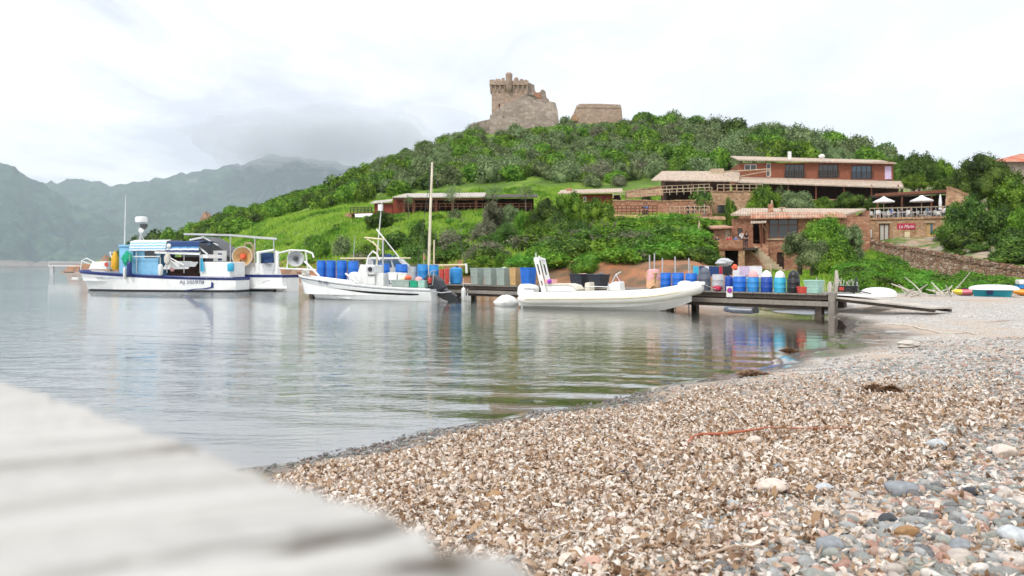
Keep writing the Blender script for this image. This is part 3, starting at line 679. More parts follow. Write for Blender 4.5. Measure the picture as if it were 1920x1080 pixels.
q = MB(); q.slab([(f.x(1405), -1.5, zr(1410, 419)), (f.x(1436), -1.5, zr(1436, 418)), (f.x(1438), 0, zr(1436, 411)), (f.x(1412), 0, zr(1412, 411))], .1)
q.tube([(f.x(1428), -1.35, zr(1430, 419)), (f.x(1437), -.02, zr(1437, 434))], .06, 5); q.build('porch_roof', 'roof_pale', r)
# landing, stair and stepped parapet in front of the door
zl = zr(1425, 458)
q = MB(); q.box((f.x(1404), -2.2, z0 - .3), (f.x(1440), -.003, zl)); q.build('landing', 'red_stone', r)
n = 12; q = MB(); xs_ = [f.x(1425) + (f.x(1446) - f.x(1425)) * i / n for i in range(n + 1)]; 
for i in range(n): q.box((f.x(1415) + i * .29, -3.6, z0 - .3), (f.x(1415) + (i + 1) * .29, -2.203, zl - (i + 1) * (zl - z0 - .5) / n))
q.build('stair', 'pale_wood', r)
q = MB(); P_ = lambda a, b: (f.P(a, b, -3.6).x, f.P(a, b, -3.6).z)
q.prism([P_(1383, 478), P_(1402, 462), P_(1404, 470), P_(1420, 484), P_(1438, 507), P_(1446, 522), P_(1383, 522)], -4.0, -3.603); q.build('stair_wall', 'red_stone', r)
q = MB(); pts = [f.P(a, b, -3.8) for a, b in ((1383, 478), (1404, 470), (1420, 484), (1438, 507), (1446, 521))]
q.tube([p + V(0, 0, .03) for p in pts[1:]], .16, 6); q.build('stair_coping', 'ochre_stone', r)
q = MB(); q.tube([f.P(1424, 421, -2.3), f.P(1428, 462, -2.3)], .07, 6); q.tube([f.P(1396, 440, -2.3), f.P(1409, 411, -2.3)], .06, 6); q.tube([f.P(1429, 419, -1.4), f.P(1430, 458, -1.4)], .06, 6); q.build('porch_post', 'brown_wood', r)
# terrace on the left: brick parapet over a dark undercroft
g = Fr('stone_terrace', 1305, 80, 1400, 78, 0.0, 'red stone dining terrace on posts jutting out left of the restaurant', 'terrace'); r2 = g.root
za, zb_ = g.P(1350, 466).z, g.P(1350, 450).z
tx0, tx1 = g.x(1304), g.x(1392)
q = MB(); q.box((tx0, 0, za), (tx1, .35, zb_)); q.box((tx0, .353, za), (tx0 + .35, 5.5, zb_)); q.build('parapet', 'red_stone', r2)
q = MB(); q.box((tx0, .353, za - .18), (tx1 + 1.2, 5.5, za + .05)); q.build('floor', 'dark_timber', r2)
q = MB(); q.box((tx0 - .1, -.08, za - .2), (tx1, .3, za - .003)); q.build('beam', 'brown_wood', r2)
for px in (1311, 1353, 1390):
    q = MB(); x = g.x(px); q.box((x - .28, 0, .1), (x + .28, .5, za - .203)); q.build('pillar', 'ochre_stone', r2)
q = MB(); q.box((tx0 + .4, 3.2, .1), (tx1 + 1.2, 3.5, za - .2)); q.build('back_wall', 'interior', r2)
q = MB(); A_ = g.x(1312, 1); q.add([(A_ - .35, .5, zb_), (A_ + .45, .5, zb_), (A_ + .3, 1.3, zb_), (A_ - .2, 1.3, zb_), (A_ - .03, .9, zb_ + 2.1)], [(0, 1, 4), (1, 2, 4), (2, 3, 4), (3, 0, 4), (3, 2, 1, 0)]); q.build('folded_parasol', 'pale_wood', r2)
# lean-to behind the terrace
h = Fr('stone_shed', 1336, 83, 1374, 83, 0.0, 'small stone lean-to with a flat tiled roof behind the dining terrace', 'shed'); r3 = h.root
hx0, hx1 = h.x(1338), h.x(1373); hz = h.P(1355, 428).z
wallh(hx0, hx1, .6, hz, 0, .3, [(h.x(1360), h.x(1370), h.P(1365, 450).z, h.P(1365, 431).z)]).build('wall', 'red_stone', r3)
q = MB(); q.box((hx0, .303, .6), (hx0 + .3, 3, hz)); q.box((h.x(1360), .1, .7), (h.x(1370), .16, h.P(1365, 431).z)); q.build('door', 'pale_wood', r3)
q = MB(); q.slab([(h.x(1331), -.5, hz + .02), (hx1, -.5, hz + .12), (hx1, 3.1, hz + .5), (h.x(1331), 3.1, hz + .4)], .14); q.build('roof', 'roof_terracotta', r3)

# ------------------------------------------------------------------ right-hand terrace bar with umbrellas and the sign
f = Fr('terrace_bar', 1632, 84, 1772, 81, 0.0, 'stone bar building with a railed roof terrace and a pink-red name sign on its wall', 'bar'); r = f.root
x0, x1 = f.x(1632), f.x(1772); zt = f.P(1700, 411).z; zb = f.P(1700, 475).z - 1.5
dA = (f.x(1648), f.x(1668), f.P(1658, 455).z, f.P(1658, 419).z); dB = (f.x(1737), f.x(1751), f.P(1744, 462).z, f.P(1744, 418).z)
wallh(x0, x1, zb, zt, 0, .45, [dA, dB]).build('wall', 'ochre_stone', r)
q = MB(); q.box((x0, .453, zb), (x0 + .4, 9, zt)); q.box((x1 - .4, .453, zb), (x1, 9, zt)); q.build('wall', 'ochre_stone', r)
q = MB(); q.box((x0 - .1, -.12, zt + .003), (x1 + .1, 9.0, zt + .22)); q.build('terrace_floor', 'ochre_stone', r)
window(r, dA[0], dA[1], dA[2], dA[3], .15, 2, 1, 'brown_wood', 'curtain', fr=.13, name='shutter')
q = MB(); q.box((dB[0], .15, dB[2]), (dB[1], .21, dB[3])); dr = q.build('door', 'tan_bin', r)
q = MB(); q.box((dB[0] + .35, .13, dB[2] + 1.3), (dB[1] - .1, .148, dB[3] - .1)); q.build('pane', 'glass_blue', dr)
for d in (dA, dB):
    q = MB(); q.box((d[0] - .15, -.03, d[3] + .003), (d[1] + .15, .2, d[3] + .17)); q.build('lintel', 'pale_wood', r)
sg = Fr('name_sign', 1682, 83.0, 1716, 82.2, 0.0, 'pink-red name board with white lettering on the bar wall', 'sign')
sz0, sz1 = sg.P(1699, 430).z, sg.P(1699, 419).z
q = MB(); q.box((-sg.L / 2, -.12, sz0), (sg.L / 2, -.04, sz1)); q.build('board', 'sign_red', sg.root)
text('lettering', 'Le Marin', 'letter_white', sg.root, (.03, -.128, (sz0 + sz1) / 2 - .02), .5, 0, sg.L * .82, .25)
q = MB(); c = f.P(1701, 440, -.1); q.cbox((c.x, -.1, c.z), (.5, .18, .55)); q.build('meter_box', 'cream_paint', r)
q = MB(); c = f.P(1627, 438, -.6); q.cbox((c.x, -.1, c.z), (.75, .12, .85)); q.build('notice_board', 'white_paint', r)
zf = zt + .22
rail = railing(r, [(x0 - .05, -.02, zf), (x1 + .05, -.02, zf)], .95, 16, 'steel', 'railing', 1, .025)
q = MB(); q.box((x0 - .1, -.08, zf + .96), (x1 + .1, .06, zf + 1.03)); q.build('handrail', 'pale_wood', r)
# reed pergola with a dark interior behind the umbrellas
pg = Fr('reed_pergola', 1640, 92, 1790, 89, 0.0, 'dark reed-roofed pergola at the back of the umbrella terrace', 'pergola'); pr = pg.root
zq = pg.P(1700, 366).z; q = MB()
q.slab([(pg.x(1636), -1.0, zq), (pg.x(1793), -1.0, zq + .25), (pg.x(1793), 5, zq + .75), (pg.x(1636), 5, zq + .5)], .28); q.build('roof', 'dark_timber', pr)
q = MB(); q.slab([(pg.x(1640), -1.1, zq + .16), (pg.x(1790), -1.1, zq + .42), (pg.x(1790), -.3, zq + .5), (pg.x(1640), -.3, zq + .25)], .3); q.build('reed_edge', 'brown_wood', pr)
q = MB(); q.box((pg.x(1640), 4, zf - .5), (pg.x(1790), 4.2, zq + .2)); q.build('back_wall', 'interior', pr)
for px in (1645, 1690, 1745, 1786):
    q = MB(); q.tube([(pg.x(px), -.8, zf - .3), (pg.x(px), -.8, zq - .2)], .1, 6); q.build('post', 'brown_wood', pr)
def parasol(px, Y, py_top, rpx, label, closed=False):
    p = at(px, Y); z = zf; top = EYE - (py_top - HY) * Y / F; rr = rpx * Y / F
    e = empty('parasol', (p.x, p.y, z), .2, label, 'parasol', 'parasols on the bar terrace')
    q = MB(); q.tube([(0, 0, 0), (0, 0, top - z)], .035, 6); q.build('pole', 'pale_wood', e)
    q = MB(); q.box((-.3, -.3, 0), (.3, .3, .08)); q.build('base', 'grey_drum', e)
    H = top - z; q = MB()
    if closed: q.lathe([(.03, H), (.1, H - .3), (.16, H - .9), (.13, H - 1.5), (.2, H - 1.6)], n=10)
    else:
        q.lathe([(.05, H), (rr * .33, H - .22), (rr, H - .55), (rr, H - .68), (rr * .97, H - .57), (rr * .3, H - .3)], n=8)
    q.build('canopy', 'white_cloth', e)
parasol(1657, 86, 368, 19, 'open white parasol nearest the restaurant roof, on the bar terrace'); parasol(1728, 84.5, 366, 20, 'open white parasol in the middle of the bar terrace'); parasol(1763, 84, 364, 4, 'closed white parasol at the right end of the bar terrace', True)
# tables and chairs
def make_chair():
    e = empty('terrace_chair', (0, 0, 0), 0, 'white plastic chair on the bar terrace behind the railing', 'chair', 'chairs on the bar terrace')
    q = MB(); q.box((-.22, -.22, .42), (.22, .22, .46)); q.build('seat', 'white_paint', e)
    q = MB(); q.box((-.22, .19, .5), (.22, .23, .86)); q.build('backrest', 'white_paint', e)
    for a in (-.19, .19):
        for b_ in (-.19, .19): q = MB(); q.tube([(a, b_, 0), (a, b_, .42 if b_ < 0 else .52)], .018, 5); q.build('leg', 'white_paint', e)
    return e
def make_table():
    e = empty('terrace_table', (0, 0, 0), 0, 'round white café table on the bar terrace', 'table', 'tables on the bar terrace')
    q = MB(); q.lathe([(.4, .71), (.42, .73), (.4, .75)]); q.build('tabletop', 'white_paint', e)
    q = MB(); q.lathe([(.25, 0), (.25, .03), (.03, .06), (.03, .71)], n=8); q.build('pedestal', 'dark_steel', e)
    return e
ch0, tb0 = make_chair(), make_table(); first = [True, True]
for i, px in enumerate((1648, 1671, 1695, 1715, 1738, 1757)):
    p = at(px, 85.6 + (i % 2) * 1.1); tt_ = tb0 if first[0] else copy_tree(tb0); first[0] = False; tt_.location = (p.x, p.y, zf)
    for k in range(3):
        a = k * 2.1 + i * 1.3; c_ = ch0 if first[1] else copy_tree(ch0); first[1] = False
        c_.location = (p.x + .72 * math.cos(a), p.y + .72 * math.sin(a), zf); c_.rotation_euler = (0, 0, a - math.pi / 2)
c_ = None

# ------------------------------------------------------------------ upper long building
f = Fr('hillside_hotel', 1385, 106, 1690, 104, 0.0, 'long two-storey reddish building with balconied windows below the wooded hilltop', 'hotel'); r = f.root
Pz = lambda px, py: f.P(px, py).z
x0, x1 = f.x(1386), f.x(1675); zt = Pz(1500, 305); zm = Pz(1500, 335); zg = Pz(1500, 380) - 1.5
wins = [(1396, 1419, 308, 320), (1437, 1446, 306, 331), (1472, 1508, 308, 334), (1535, 1572, 308, 334), (1597, 1635, 310, 336)]
wallh(x0, x1, zm - .3, zt, 0, .3, [(f.x(a), f.x(b_), Pz(a, d), Pz(a, c)) for a, b_, c, d in wins]).build('wall', 'red_brick', r)
q = MB(); q.box((x0, .303, zm - .3), (x0 + .3, 7, zt)); q.box((x1 - .3, .303, zm - .3), (x1, 7, zt)); q.box((x0 + .3, 6.7, zg), (x1 - .3, 7, zt)); q.build('wall', 'red_brick', r)
for i, (a, b_, c, d) in enumerate(wins):
    window(r, f.x(a), f.x(b_), Pz(a, d), Pz(a, c), .12, 1 if i == 1 else (2 if i == 0 else 4), 1, 'dark_timber' if i > 1 else 'white_paint', 'glass' if i != 4 else 'glass_blue', fr=.09, curtain=i in (1, 2, 3))
    if i > 1: railing(r, [(f.x(a) - .1, -.12, Pz(a, d)), (f.x(b_) + .1, -.12, Pz(a, d))], .95, 8, 'dark_timber', 'balcony_rail', 2, .03)
q = MB(); q.box((f.x(1659), -.05, Pz(1660, 336)), (f.x(1671), -.003, Pz(1660, 312))); q.build('door', 'lilac_cloth', r)
q = MB(); q.slab([(f.x(1383), -.7, Pz(1385, 300)), (f.x(1677), -.7, Pz(1675, 306.5)), (f.x(1677), 5.5, f.P(1675, 299.5, 5.5).z), (f.x(1383), 5.5, f.P(1385, 292, 5.5).z)], .16); rf = q.build('roof', 'roof_pale', r)
q = MB(); q.box((f.x(1383), -.62, Pz(1385, 305.5)), (f.x(1677), -.45, Pz(1677, 308))); 
q = MB(); x = f.x(1481, 2); q.box((x - .2, 2, Pz(1481, 300)), (x + .2, 2.4, Pz(1481, 280))); q.build('chimney', 'white_paint', r)
q = MB(); x = f.x(1542, 2); q.ball((x, 2.3, Pz(1542, 289)), .42, 10, 6, .75); q.build('water_tank', 'white_paint', r, True)
# lower storey: deep shaded veranda under a sloping tiled roof
q = MB(); q.slab([(f.x(1378, -4), -4, f.P(1378, 340.5, -4).z), (f.x(1696, -4), -4, f.P(1696, 351.5, -4).z), (f.x(1690), -.003, Pz(1690, 339.5)), (f.x(1385), -.003, Pz(1385, 331.5))], .16); q.build('veranda_roof', 'roof_pale', r)
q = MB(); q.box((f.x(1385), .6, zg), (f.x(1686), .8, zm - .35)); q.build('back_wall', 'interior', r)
for px in (1420, 1478, 1530, 1582, 1634, 1684):
    q = MB(); x = f.x(px, -3.6); q.tube([(x, -3.6, zg), (x, -3.6, f.P(px, 346.5, -3.6).z)], .09, 6); q.build('post', 'brown_wood', r)
q = MB(); q.box((f.x(1360, -4.5), -4.5, Pz(1500, 381)), (f.x(1700, -4.5), .6, Pz(1500, 379))); q.build('terrace_floor', 'ochre_stone', r)
q = MB(); q.tube([f.P(1356, 322, -2), f.P(1444, 317, -1)], .09, 6); q.tube([f.P(1357, 322, -2), f.P(1357, 350, -2)], .07, 6); q.tube([f.P(1443, 317, -1), f.P(1443, 333, -1)], .06, 6); q.tube([f.P(1385, 331, -1.6), f.P(1444, 320, -1)], .07, 6); q.build('pergola_beam', 'pale_wood', r)
# open dining pavilion on its left
g = Fr('dining_pavilion', 1235, 104, 1385, 104, 0.0, 'open pavilion with a pale hipped tile roof left of the long hillside building', 'pavilion'); r4 = g.root
Gz = lambda px, py: g.P(px, py).z
q = MB(); q.slab([(g.x(1221, -2), -2, g.P(1221, 337, -2).z), (g.x(1385, -2), -2, g.P(1385, 339, -2).z), (g.x(1388, 3), 3, g.P(1388, 321, 3).z), (g.x(1242, 3), 3, g.P(1242, 320.5, 3).z)], .15)
q.build('roof', 'roof_pale', r4)
q = MB(); q.box((g.x(1334, 2), 1.8, g.P(1334, 328, 2).z), (g.x(1357, 2), 3, g.P(1334, 316.5, 2).z)); q.build('chimney', 'pale_wood', r4)
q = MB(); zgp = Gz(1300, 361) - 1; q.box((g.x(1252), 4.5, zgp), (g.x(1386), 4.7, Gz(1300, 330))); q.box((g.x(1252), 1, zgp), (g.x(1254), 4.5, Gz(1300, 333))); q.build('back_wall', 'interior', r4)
for px in (1244, 1297, 1330, 1357, 1382):
    q = MB(); x = g.x(px, -1.7); q.tube([(x, -1.7, zgp - 1), (x, -1.7, g.P(px, 338.5, -1.7).z)], .1, 6); q.build('post', 'brown_wood', r4)
railing(r4, [g.P(1240, 361, -2), g.P(1330, 357, -2)], .8, 9, 'pale_wood', 'railing', 1, .04)
# stepped stone retaining walls
def rwall(pa, Ya, pya, pb, Yb, pyb, label, matn='red_stone', th=.5, drop=3.0, name='retaining_wall', cope=True, foot=None):
    f = Fr(name, pa, Ya, pb, Yb, 0.0, label, 'wall'); a, b_ = f.P(pa, pya), f.P(pb, pyb)
    za_, zb2 = (a.z - drop, b_.z - drop) if foot is None else (f.P(pa, foot[0]).z, f.P(pb, foot[1]).z)
    q = MB(); n = 26; vs = []
    rows = [[(a.x + (b_.x - a.x) * i / n, y, z) for i in range(n + 1)] for y, z in ()]
    top = [a.z + (b_.z - a.z) * i / n + random.uniform(-.06, .06) for i in range(n + 1)]; bot = [za_ + (zb2 - za_) * i / n for i in range(n + 1)]; xs = [a.x + (b_.x - a.x) * i / n for i in range(n + 1)]
    q.grid([[(xs[i], y if k else y, (top[i] if k else bot[i])) for i in range(n + 1)] for y, k in ((-.25, 0), (0, 1), (th, 1), (th, 0))])
    q.add([(xs[0], -.25, bot[0]), (xs[0], 0, top[0]), (xs[0], th, top[0]), (xs[0], th, bot[0])], [(0, 1, 2, 3)]); q.add([(xs[n], -.25, bot[n]), (xs[n], 0, top[n]), (xs[n], th, top[n]), (xs[n], th, bot[n])], [(3, 2, 1, 0)])
    q.build('wall', matn, f.root)
    if cope:
        q = MB()
        for i in range(n): q.box((xs[i] + .02, -.08, min(top[i], top[i + 1]) + .01), (xs[i + 1] - .02, th + .08, max(top[i], top[i + 1]) + .14))
        q.build('coping', 'ochre_stone' if matn != 'dry_stone' else 'dry_stone', f.root)
    return f
f = rwall(1333, 99, 360, 1420, 99, 360, 'tall stone retaining wall carrying the railed terrace before the pavilion', 'ochre_stone', foot=(402, 398))
railing(f.root, [f.P(1345, 359, .2), f.P(1430, 359, .2)], .85, 7, 'pale_wood', 'railing', 1, .04)
q = MB(); c = f.P(1354, 392, -.3); q.cbox((c.x, -.25, c.z), (1.1, .1, 1.0)); q.build('window', 'glass', f.root)
f = rwall(1150, 97, 377, 1335, 97, 378, 'stone wall at the back of the middle terrace with wooden rails', 'red_stone', foot=(405, 408))
railing(f.root, [f.P(1150, 371, .2), f.P(1335, 362, .2)], .7, 14, 'pale_wood', 'railing', 1, .04)
f = rwall(1150, 92, 403, 1360, 90, 406, 'low front kerb wall of the middle terrace above the ivy bank', 'ochre_stone', foot=(410, 412), cope=False)
railing(f.root, [f.P(1150, 402, .2), f.P(1232, 402, .2)], 1.0, 10, 'brown_wood', 'railing', 2, .045)
railing(f.root, [f.P(1256, 401, .2), f.P(1330, 401, .2)], .85, 8, 'pale_wood', 'railing', 1, .04)
f = rwall(1175, 100, 360, 1240, 101, 351, 'low rubble wall climbing to the pavilion steps', 'ochre_stone', foot=(372, 366))
f = rwall(1620, 82, 452, 1935, 54, 512, 'long dry-stone wall sloping down beside the path to the beach', 'dry_stone', .6, foot=(480, 556), cope=True)
f = rwall(1775, 86, 352, 1810, 84, 366, 'broken stone wall under the big tree right of the pergola', 'ochre_stone', foot=(385, 395))
# ------------------------------------------------------------------ huts on the middle terrace
f = Fr('wooden_gallery', 737, 105, 1000, 105, 0.0, 'long low open-fronted wooden gallery with a pale roof on the grassy slope', 'hut'); r = f.root
Hz = lambda px, py: f.P(px, py).z; zb = Hz(850, 393) - .6
q = MB(); q.slab([(f.x(736, -1), -1, Hz(736, 370.5)), (f.x(908, -1), -1, Hz(908, 369.5)), (f.x(912, 4), 4, f.P(912, 361, 4).z), (f.x(762, 4), 4, f.P(762, 362.5, 4).z)], .12); q.build('roof', 'roof_grey', r)
q = MB(); q.box((f.x(738), -.75, Hz(738, 376)), (f.x(908), -.55, Hz(738, 371.8))); q.build('fascia', 'brown_wood', r)
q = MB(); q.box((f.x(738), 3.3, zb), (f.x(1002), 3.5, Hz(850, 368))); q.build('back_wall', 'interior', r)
q = MB(); q.box((f.x(737), 0, zb), (f.x(756), .1, Hz(745, 375))); q.build('side_panel', 'red_wood', r)
for px in (758, 776, 818, 849, 893): q = MB(); x = f.x(px); q.box((x - .17, -.5, zb), (x + .17, -.2, Hz(px, 375))); q.build('post', 'brown_wood', r)
railing(r, [(f.x(745), -.6, Hz(745, 393)), (f.x(996), -.6, Hz(996, 393))], .75, 22, 'brown_wood', 'railing', 1, .04)
q = MB(); q.slab([(f.x(905, -1), -1, Hz(905, 371)), (f.x(1008, -1), -1, Hz(1008, 370)), (f.x(1008, 4), 4, f.P(1008, 364, 4).z), (f.x(905, 4), 4, f.P(905, 364.5, 4).z)], .12); q.build('lower_roof', 'dark_timber', r)
f = Fr('small_wooden_hut', 648, 108, 735, 106, 0.0, 'small red wooden hut with a deck at the left end of the long gallery', 'hut'); r = f.root
z_ = lambda px, py: f.P(px, py).z
q = MB(); q.box((f.x(702), 0, z_(715, 394) - .5), (f.x(736), 2.6, z_(715, 381))); q.build('wall', 'red_wood', r)
q = MB(); q.slab([(f.x(697), -.5, z_(697, 381.5)), (f.x(737), -.5, z_(737, 378)), (f.x(737, 3), 3, f.P(737, 373, 3).z), (f.x(702, 3), 3, f.P(702, 376.5, 3).z)], .1); q.build('roof', 'roof_grey', r)
q = MB(); q.box((f.x(662), -.8, z_(680, 402)), (f.x(703), 2, z_(680, 399.5))); q.build('deck', 'brown_wood', r)
railing(r, [(f.x(662), -.8, z_(680, 399.5)), (f.x(702), -.8, z_(680, 399.5))], .7, 6, 'dark_timber', 'railing', 2, .05)
q = MB(); q.box((f.x(650), -.4, z_(655, 412)), (f.x(662), 1, z_(655, 400))); q.build('stone_base', 'ochre_stone', r)
q = MB(); q.add([f.P(665, 401, -.9), f.P(700, 400, -.9), f.P(692, 408, -1.6), f.P(666, 407, -1.6)], [(0, 1, 2, 3)]); q.build('tarpaulin', 'white_cloth', r)
f = Fr('red_cabin', 1050, 100, 1165, 99, 0.0, 'red boarded cabin with a pale flat roof right of the big bush', 'hut'); r = f.root
z_ = lambda px, py: f.P(px, py).z
q = MB(); q.box((f.x(1085), 0, z_(1100, 400)), (f.x(1148), 3.5, z_(1100, 364))); q.build('wall', 'red_wood', r)
q = MB(); q.box((f.x(1149), 1.2, z_(1155, 392)), (f.x(1164), 3.4, z_(1155, 363))); q.build('side_room', 'interior', r)
q = MB(); q.slab([(f.x(1047), -.9, z_(1050, 363.5)), (f.x(1168), -.9, z_(1165, 361)), (f.x(1166, 4), 4, f.P(1166, 353, 4).z), (f.x(1052, 4), 4, f.P(1052, 356, 4).z)], .12); q.build('roof', 'roof_pale', r)
q = MB(); x = f.x(1067, 2); q.box((x - .35, 2, z_(1067, 360)), (x + .35, 2.6, z_(1067, 350))); q.build('chimney', 'roof_terracotta', r)
window(r, f.x(1094), f.x(1099), z_(1096, 378), z_(1096, 369), -.06, 1, 1, 'white_paint')
f = Fr('red_roof_house', 1866, 118, 1990, 118, 0.0, 'pale stone house with a red hipped tile roof at the right edge above the trees', 'house'); r = f.root
z_ = lambda px, py: f.P(px, py).z
wallh(f.x(1872), f.x(1990), z_(1900, 345), z_(1900, 303), 0, .3, [(f.x(1882), f.x(1886), z_(1884, 309), z_(1884, 304))]).build('wall', 'tower_grey', r)
q = MB(); q.box((f.x(1872), .303, z_(1900, 345)), (f.x(1876), 9, z_(1900, 303))); q.box((f.x(1882), .1, z_(1884, 309)), (f.x(1886), .15, z_(1884, 304))); q.build('side_wall', 'tower_grey', r)
q = MB(); e = z_(1900, 303); q.add([(f.x(1863), -.7, e - .1), (f.x(1996), -.7, e - .1), (f.x(1996), 10, e - .1), (f.x(1863), 10, e - .1), (f.x(1950), 4.6, z_(1950, 280)), (f.x(1985), 4.6, z_(1950, 280))], [(0, 1, 5, 4), (3, 0, 4), (2, 3, 4, 5), (1, 2, 5), (3, 2, 1, 0)]); q.build('roof', 'roof_red', r)
#@@PART3
# ------------------------------------------------------------------ jetty
JA, JB, JC = V(11.9, 30.2), V(-2.7, 45.0), V(-12.3, 48.7); DZ = .82
jetty = empty('jetty', (JA.x, JA.y, 0), 0, 'long weathered timber jetty on piles loaded with barrels and bins', 'jetty')
def seg(P0, P1, name_prefix=''):
    d = (P1 - P0); L = d.length; d = d / L; nrm = V(d.y, -d.x)
    if nrm.y < 0: nrm = -nrm
    return d, nrm, L
def jp(t, off, s=0):
    P0, P1 = (JA, JB) if s == 0 else (JB, JC); d, nrm, L = seg(P0, P1); q = P0 + d * t + nrm * off; return V(q.x - JA.x, q.y - JA.y, 0)
def obox(q, a, b_, w0, z0, z1, nrm):
    """box along a-b with thickness w0 towards nrm"""
    vs = [(p.x, p.y, z) for z in (z0, z1) for p in (a, b_, b_ + nrm * w0, a + nrm * w0)]
    q.add(vs, [(3, 2, 1, 0), (4, 5, 6, 7), (0, 1, 5, 4), (1, 2, 6, 5), (2, 3, 7, 6), (3, 0, 4, 7)])
for s, (P0, P1) in enumerate(((JA, JB), (JB, JC))):
    d, nrm, L = seg(P0, P1); n3 = V(nrm.x, nrm.y, 0); d3 = V(d.x, d.y, 0)
    q = MB(); n = int(L / .16)
    for i in range(n):
        a = jp(i * .16 + .008, -.06 + random.uniform(-.03, .02), s); obox(q, a, a + d3 * .144, 2.5, DZ - .045, DZ + random.uniform(0, .008), n3)
    q.build('deck_boards', 'weathered_deck', jetty)
    for w_ in (.02, 2.2):
        q = MB(); obox(q, jp(0, w_, s), jp(L, w_, s), .12, DZ - .22, DZ - .048, n3); q.build('bearer', 'dark_timber', jetty)
    q = MB(); obox(q, jp(-.1, -.1, s), jp(L, -.1, s), .14, .36, .54, n3); q.build('lower_beam', 'weathered_deck', jetty)
    q = MB(); obox(q, jp(0, .3, s), jp(L, .3, s), .1, .2, DZ - .05, n3); q.build('inner_beam', 'dark_timber', jetty)
    k = 3
    for i in range(k + (s == 1)):
        t_ = .25 + (L - .4) * i / k
        for w_ in (.06, 2.1):
            q = MB(); a = jp(t_, w_, s); obox(q, a, a + d3 * .26, .26, -1.6, DZ - .225, n3); q.build('pile', 'dark_timber', jetty)
q = MB(); a = jp(-.3, -.05); obox(q, a, a + V(-.17, .17, 0), .25, -.3, DZ + .05, V(.7, .7, 0)); q.build('end_post', 'weathered_deck', jetty)
def jline(px, off=.45, seg_=0):
    """jetty-deck point under a pixel column"""
    P0, P1 = (JA, JB) if seg_ == 0 else (JB, JC); d, nrm, L = seg(P0, P1); a = P0 + nrm * off; u = (px - CX) / F
    t = (u * a.y - a.x) / (d.x - u * d.y); p = a + d * t; return V(p.x, p.y, DZ)
jang = math.atan2(-(JB - JA).y, -(JB - JA).x)
# gangway from the jetty end to the beach
gw = empty('gangway', (0, 0, 0), 0, 'low slatted gangway running from the jetty end onto the beach', 'gangway')
g0, g1 = V(12.1, 30.2, .72), V(13.6, 25.9, .54); gd = (g1 - g0); gn = V(-gd.y, gd.x, 0).normalized(); gn = gn if gn.y > 0 else -gn
q = MB(); n = 34
for i in range(n):
    a = g0 + gd * (i / n); b_ = g0 + gd * ((i + .84) / n); q.add([(p.x, p.y, p.z + z) for z in (-.05, 0) for p in (a, b_, b_ + gn * .9, a + gn * .9)], [(3, 2, 1, 0), (4, 5, 6, 7), (0, 1, 5, 4), (1, 2, 6, 5), (2, 3, 7, 6), (3, 0, 4, 7)])
q.build('slats', 'driftwood', gw)
q = MB(); q.tube([g0 + gn * .1 - V(0, 0, .11), g1 + gn * .1 - V(0, 0, .11)], .055, 6); q.tube([g0 + gn * .8 - V(0, 0, .11), g1 + gn * .8 - V(0, 0, .11)], .055, 6); q.build('runner', 'dark_timber', gw)
q = MB(); q.add([(g0.x - .05, g0.y + .4, .80), (g0.x + .9, g0.y - 1.3, .755), (g0.x + 2.0, g0.y - .75, .755), (g0.x + 1.1, g0.y + 1.0, .80)], [(0, 1, 2, 3)]); q.build('white_sheet', 'white_cloth', gw)

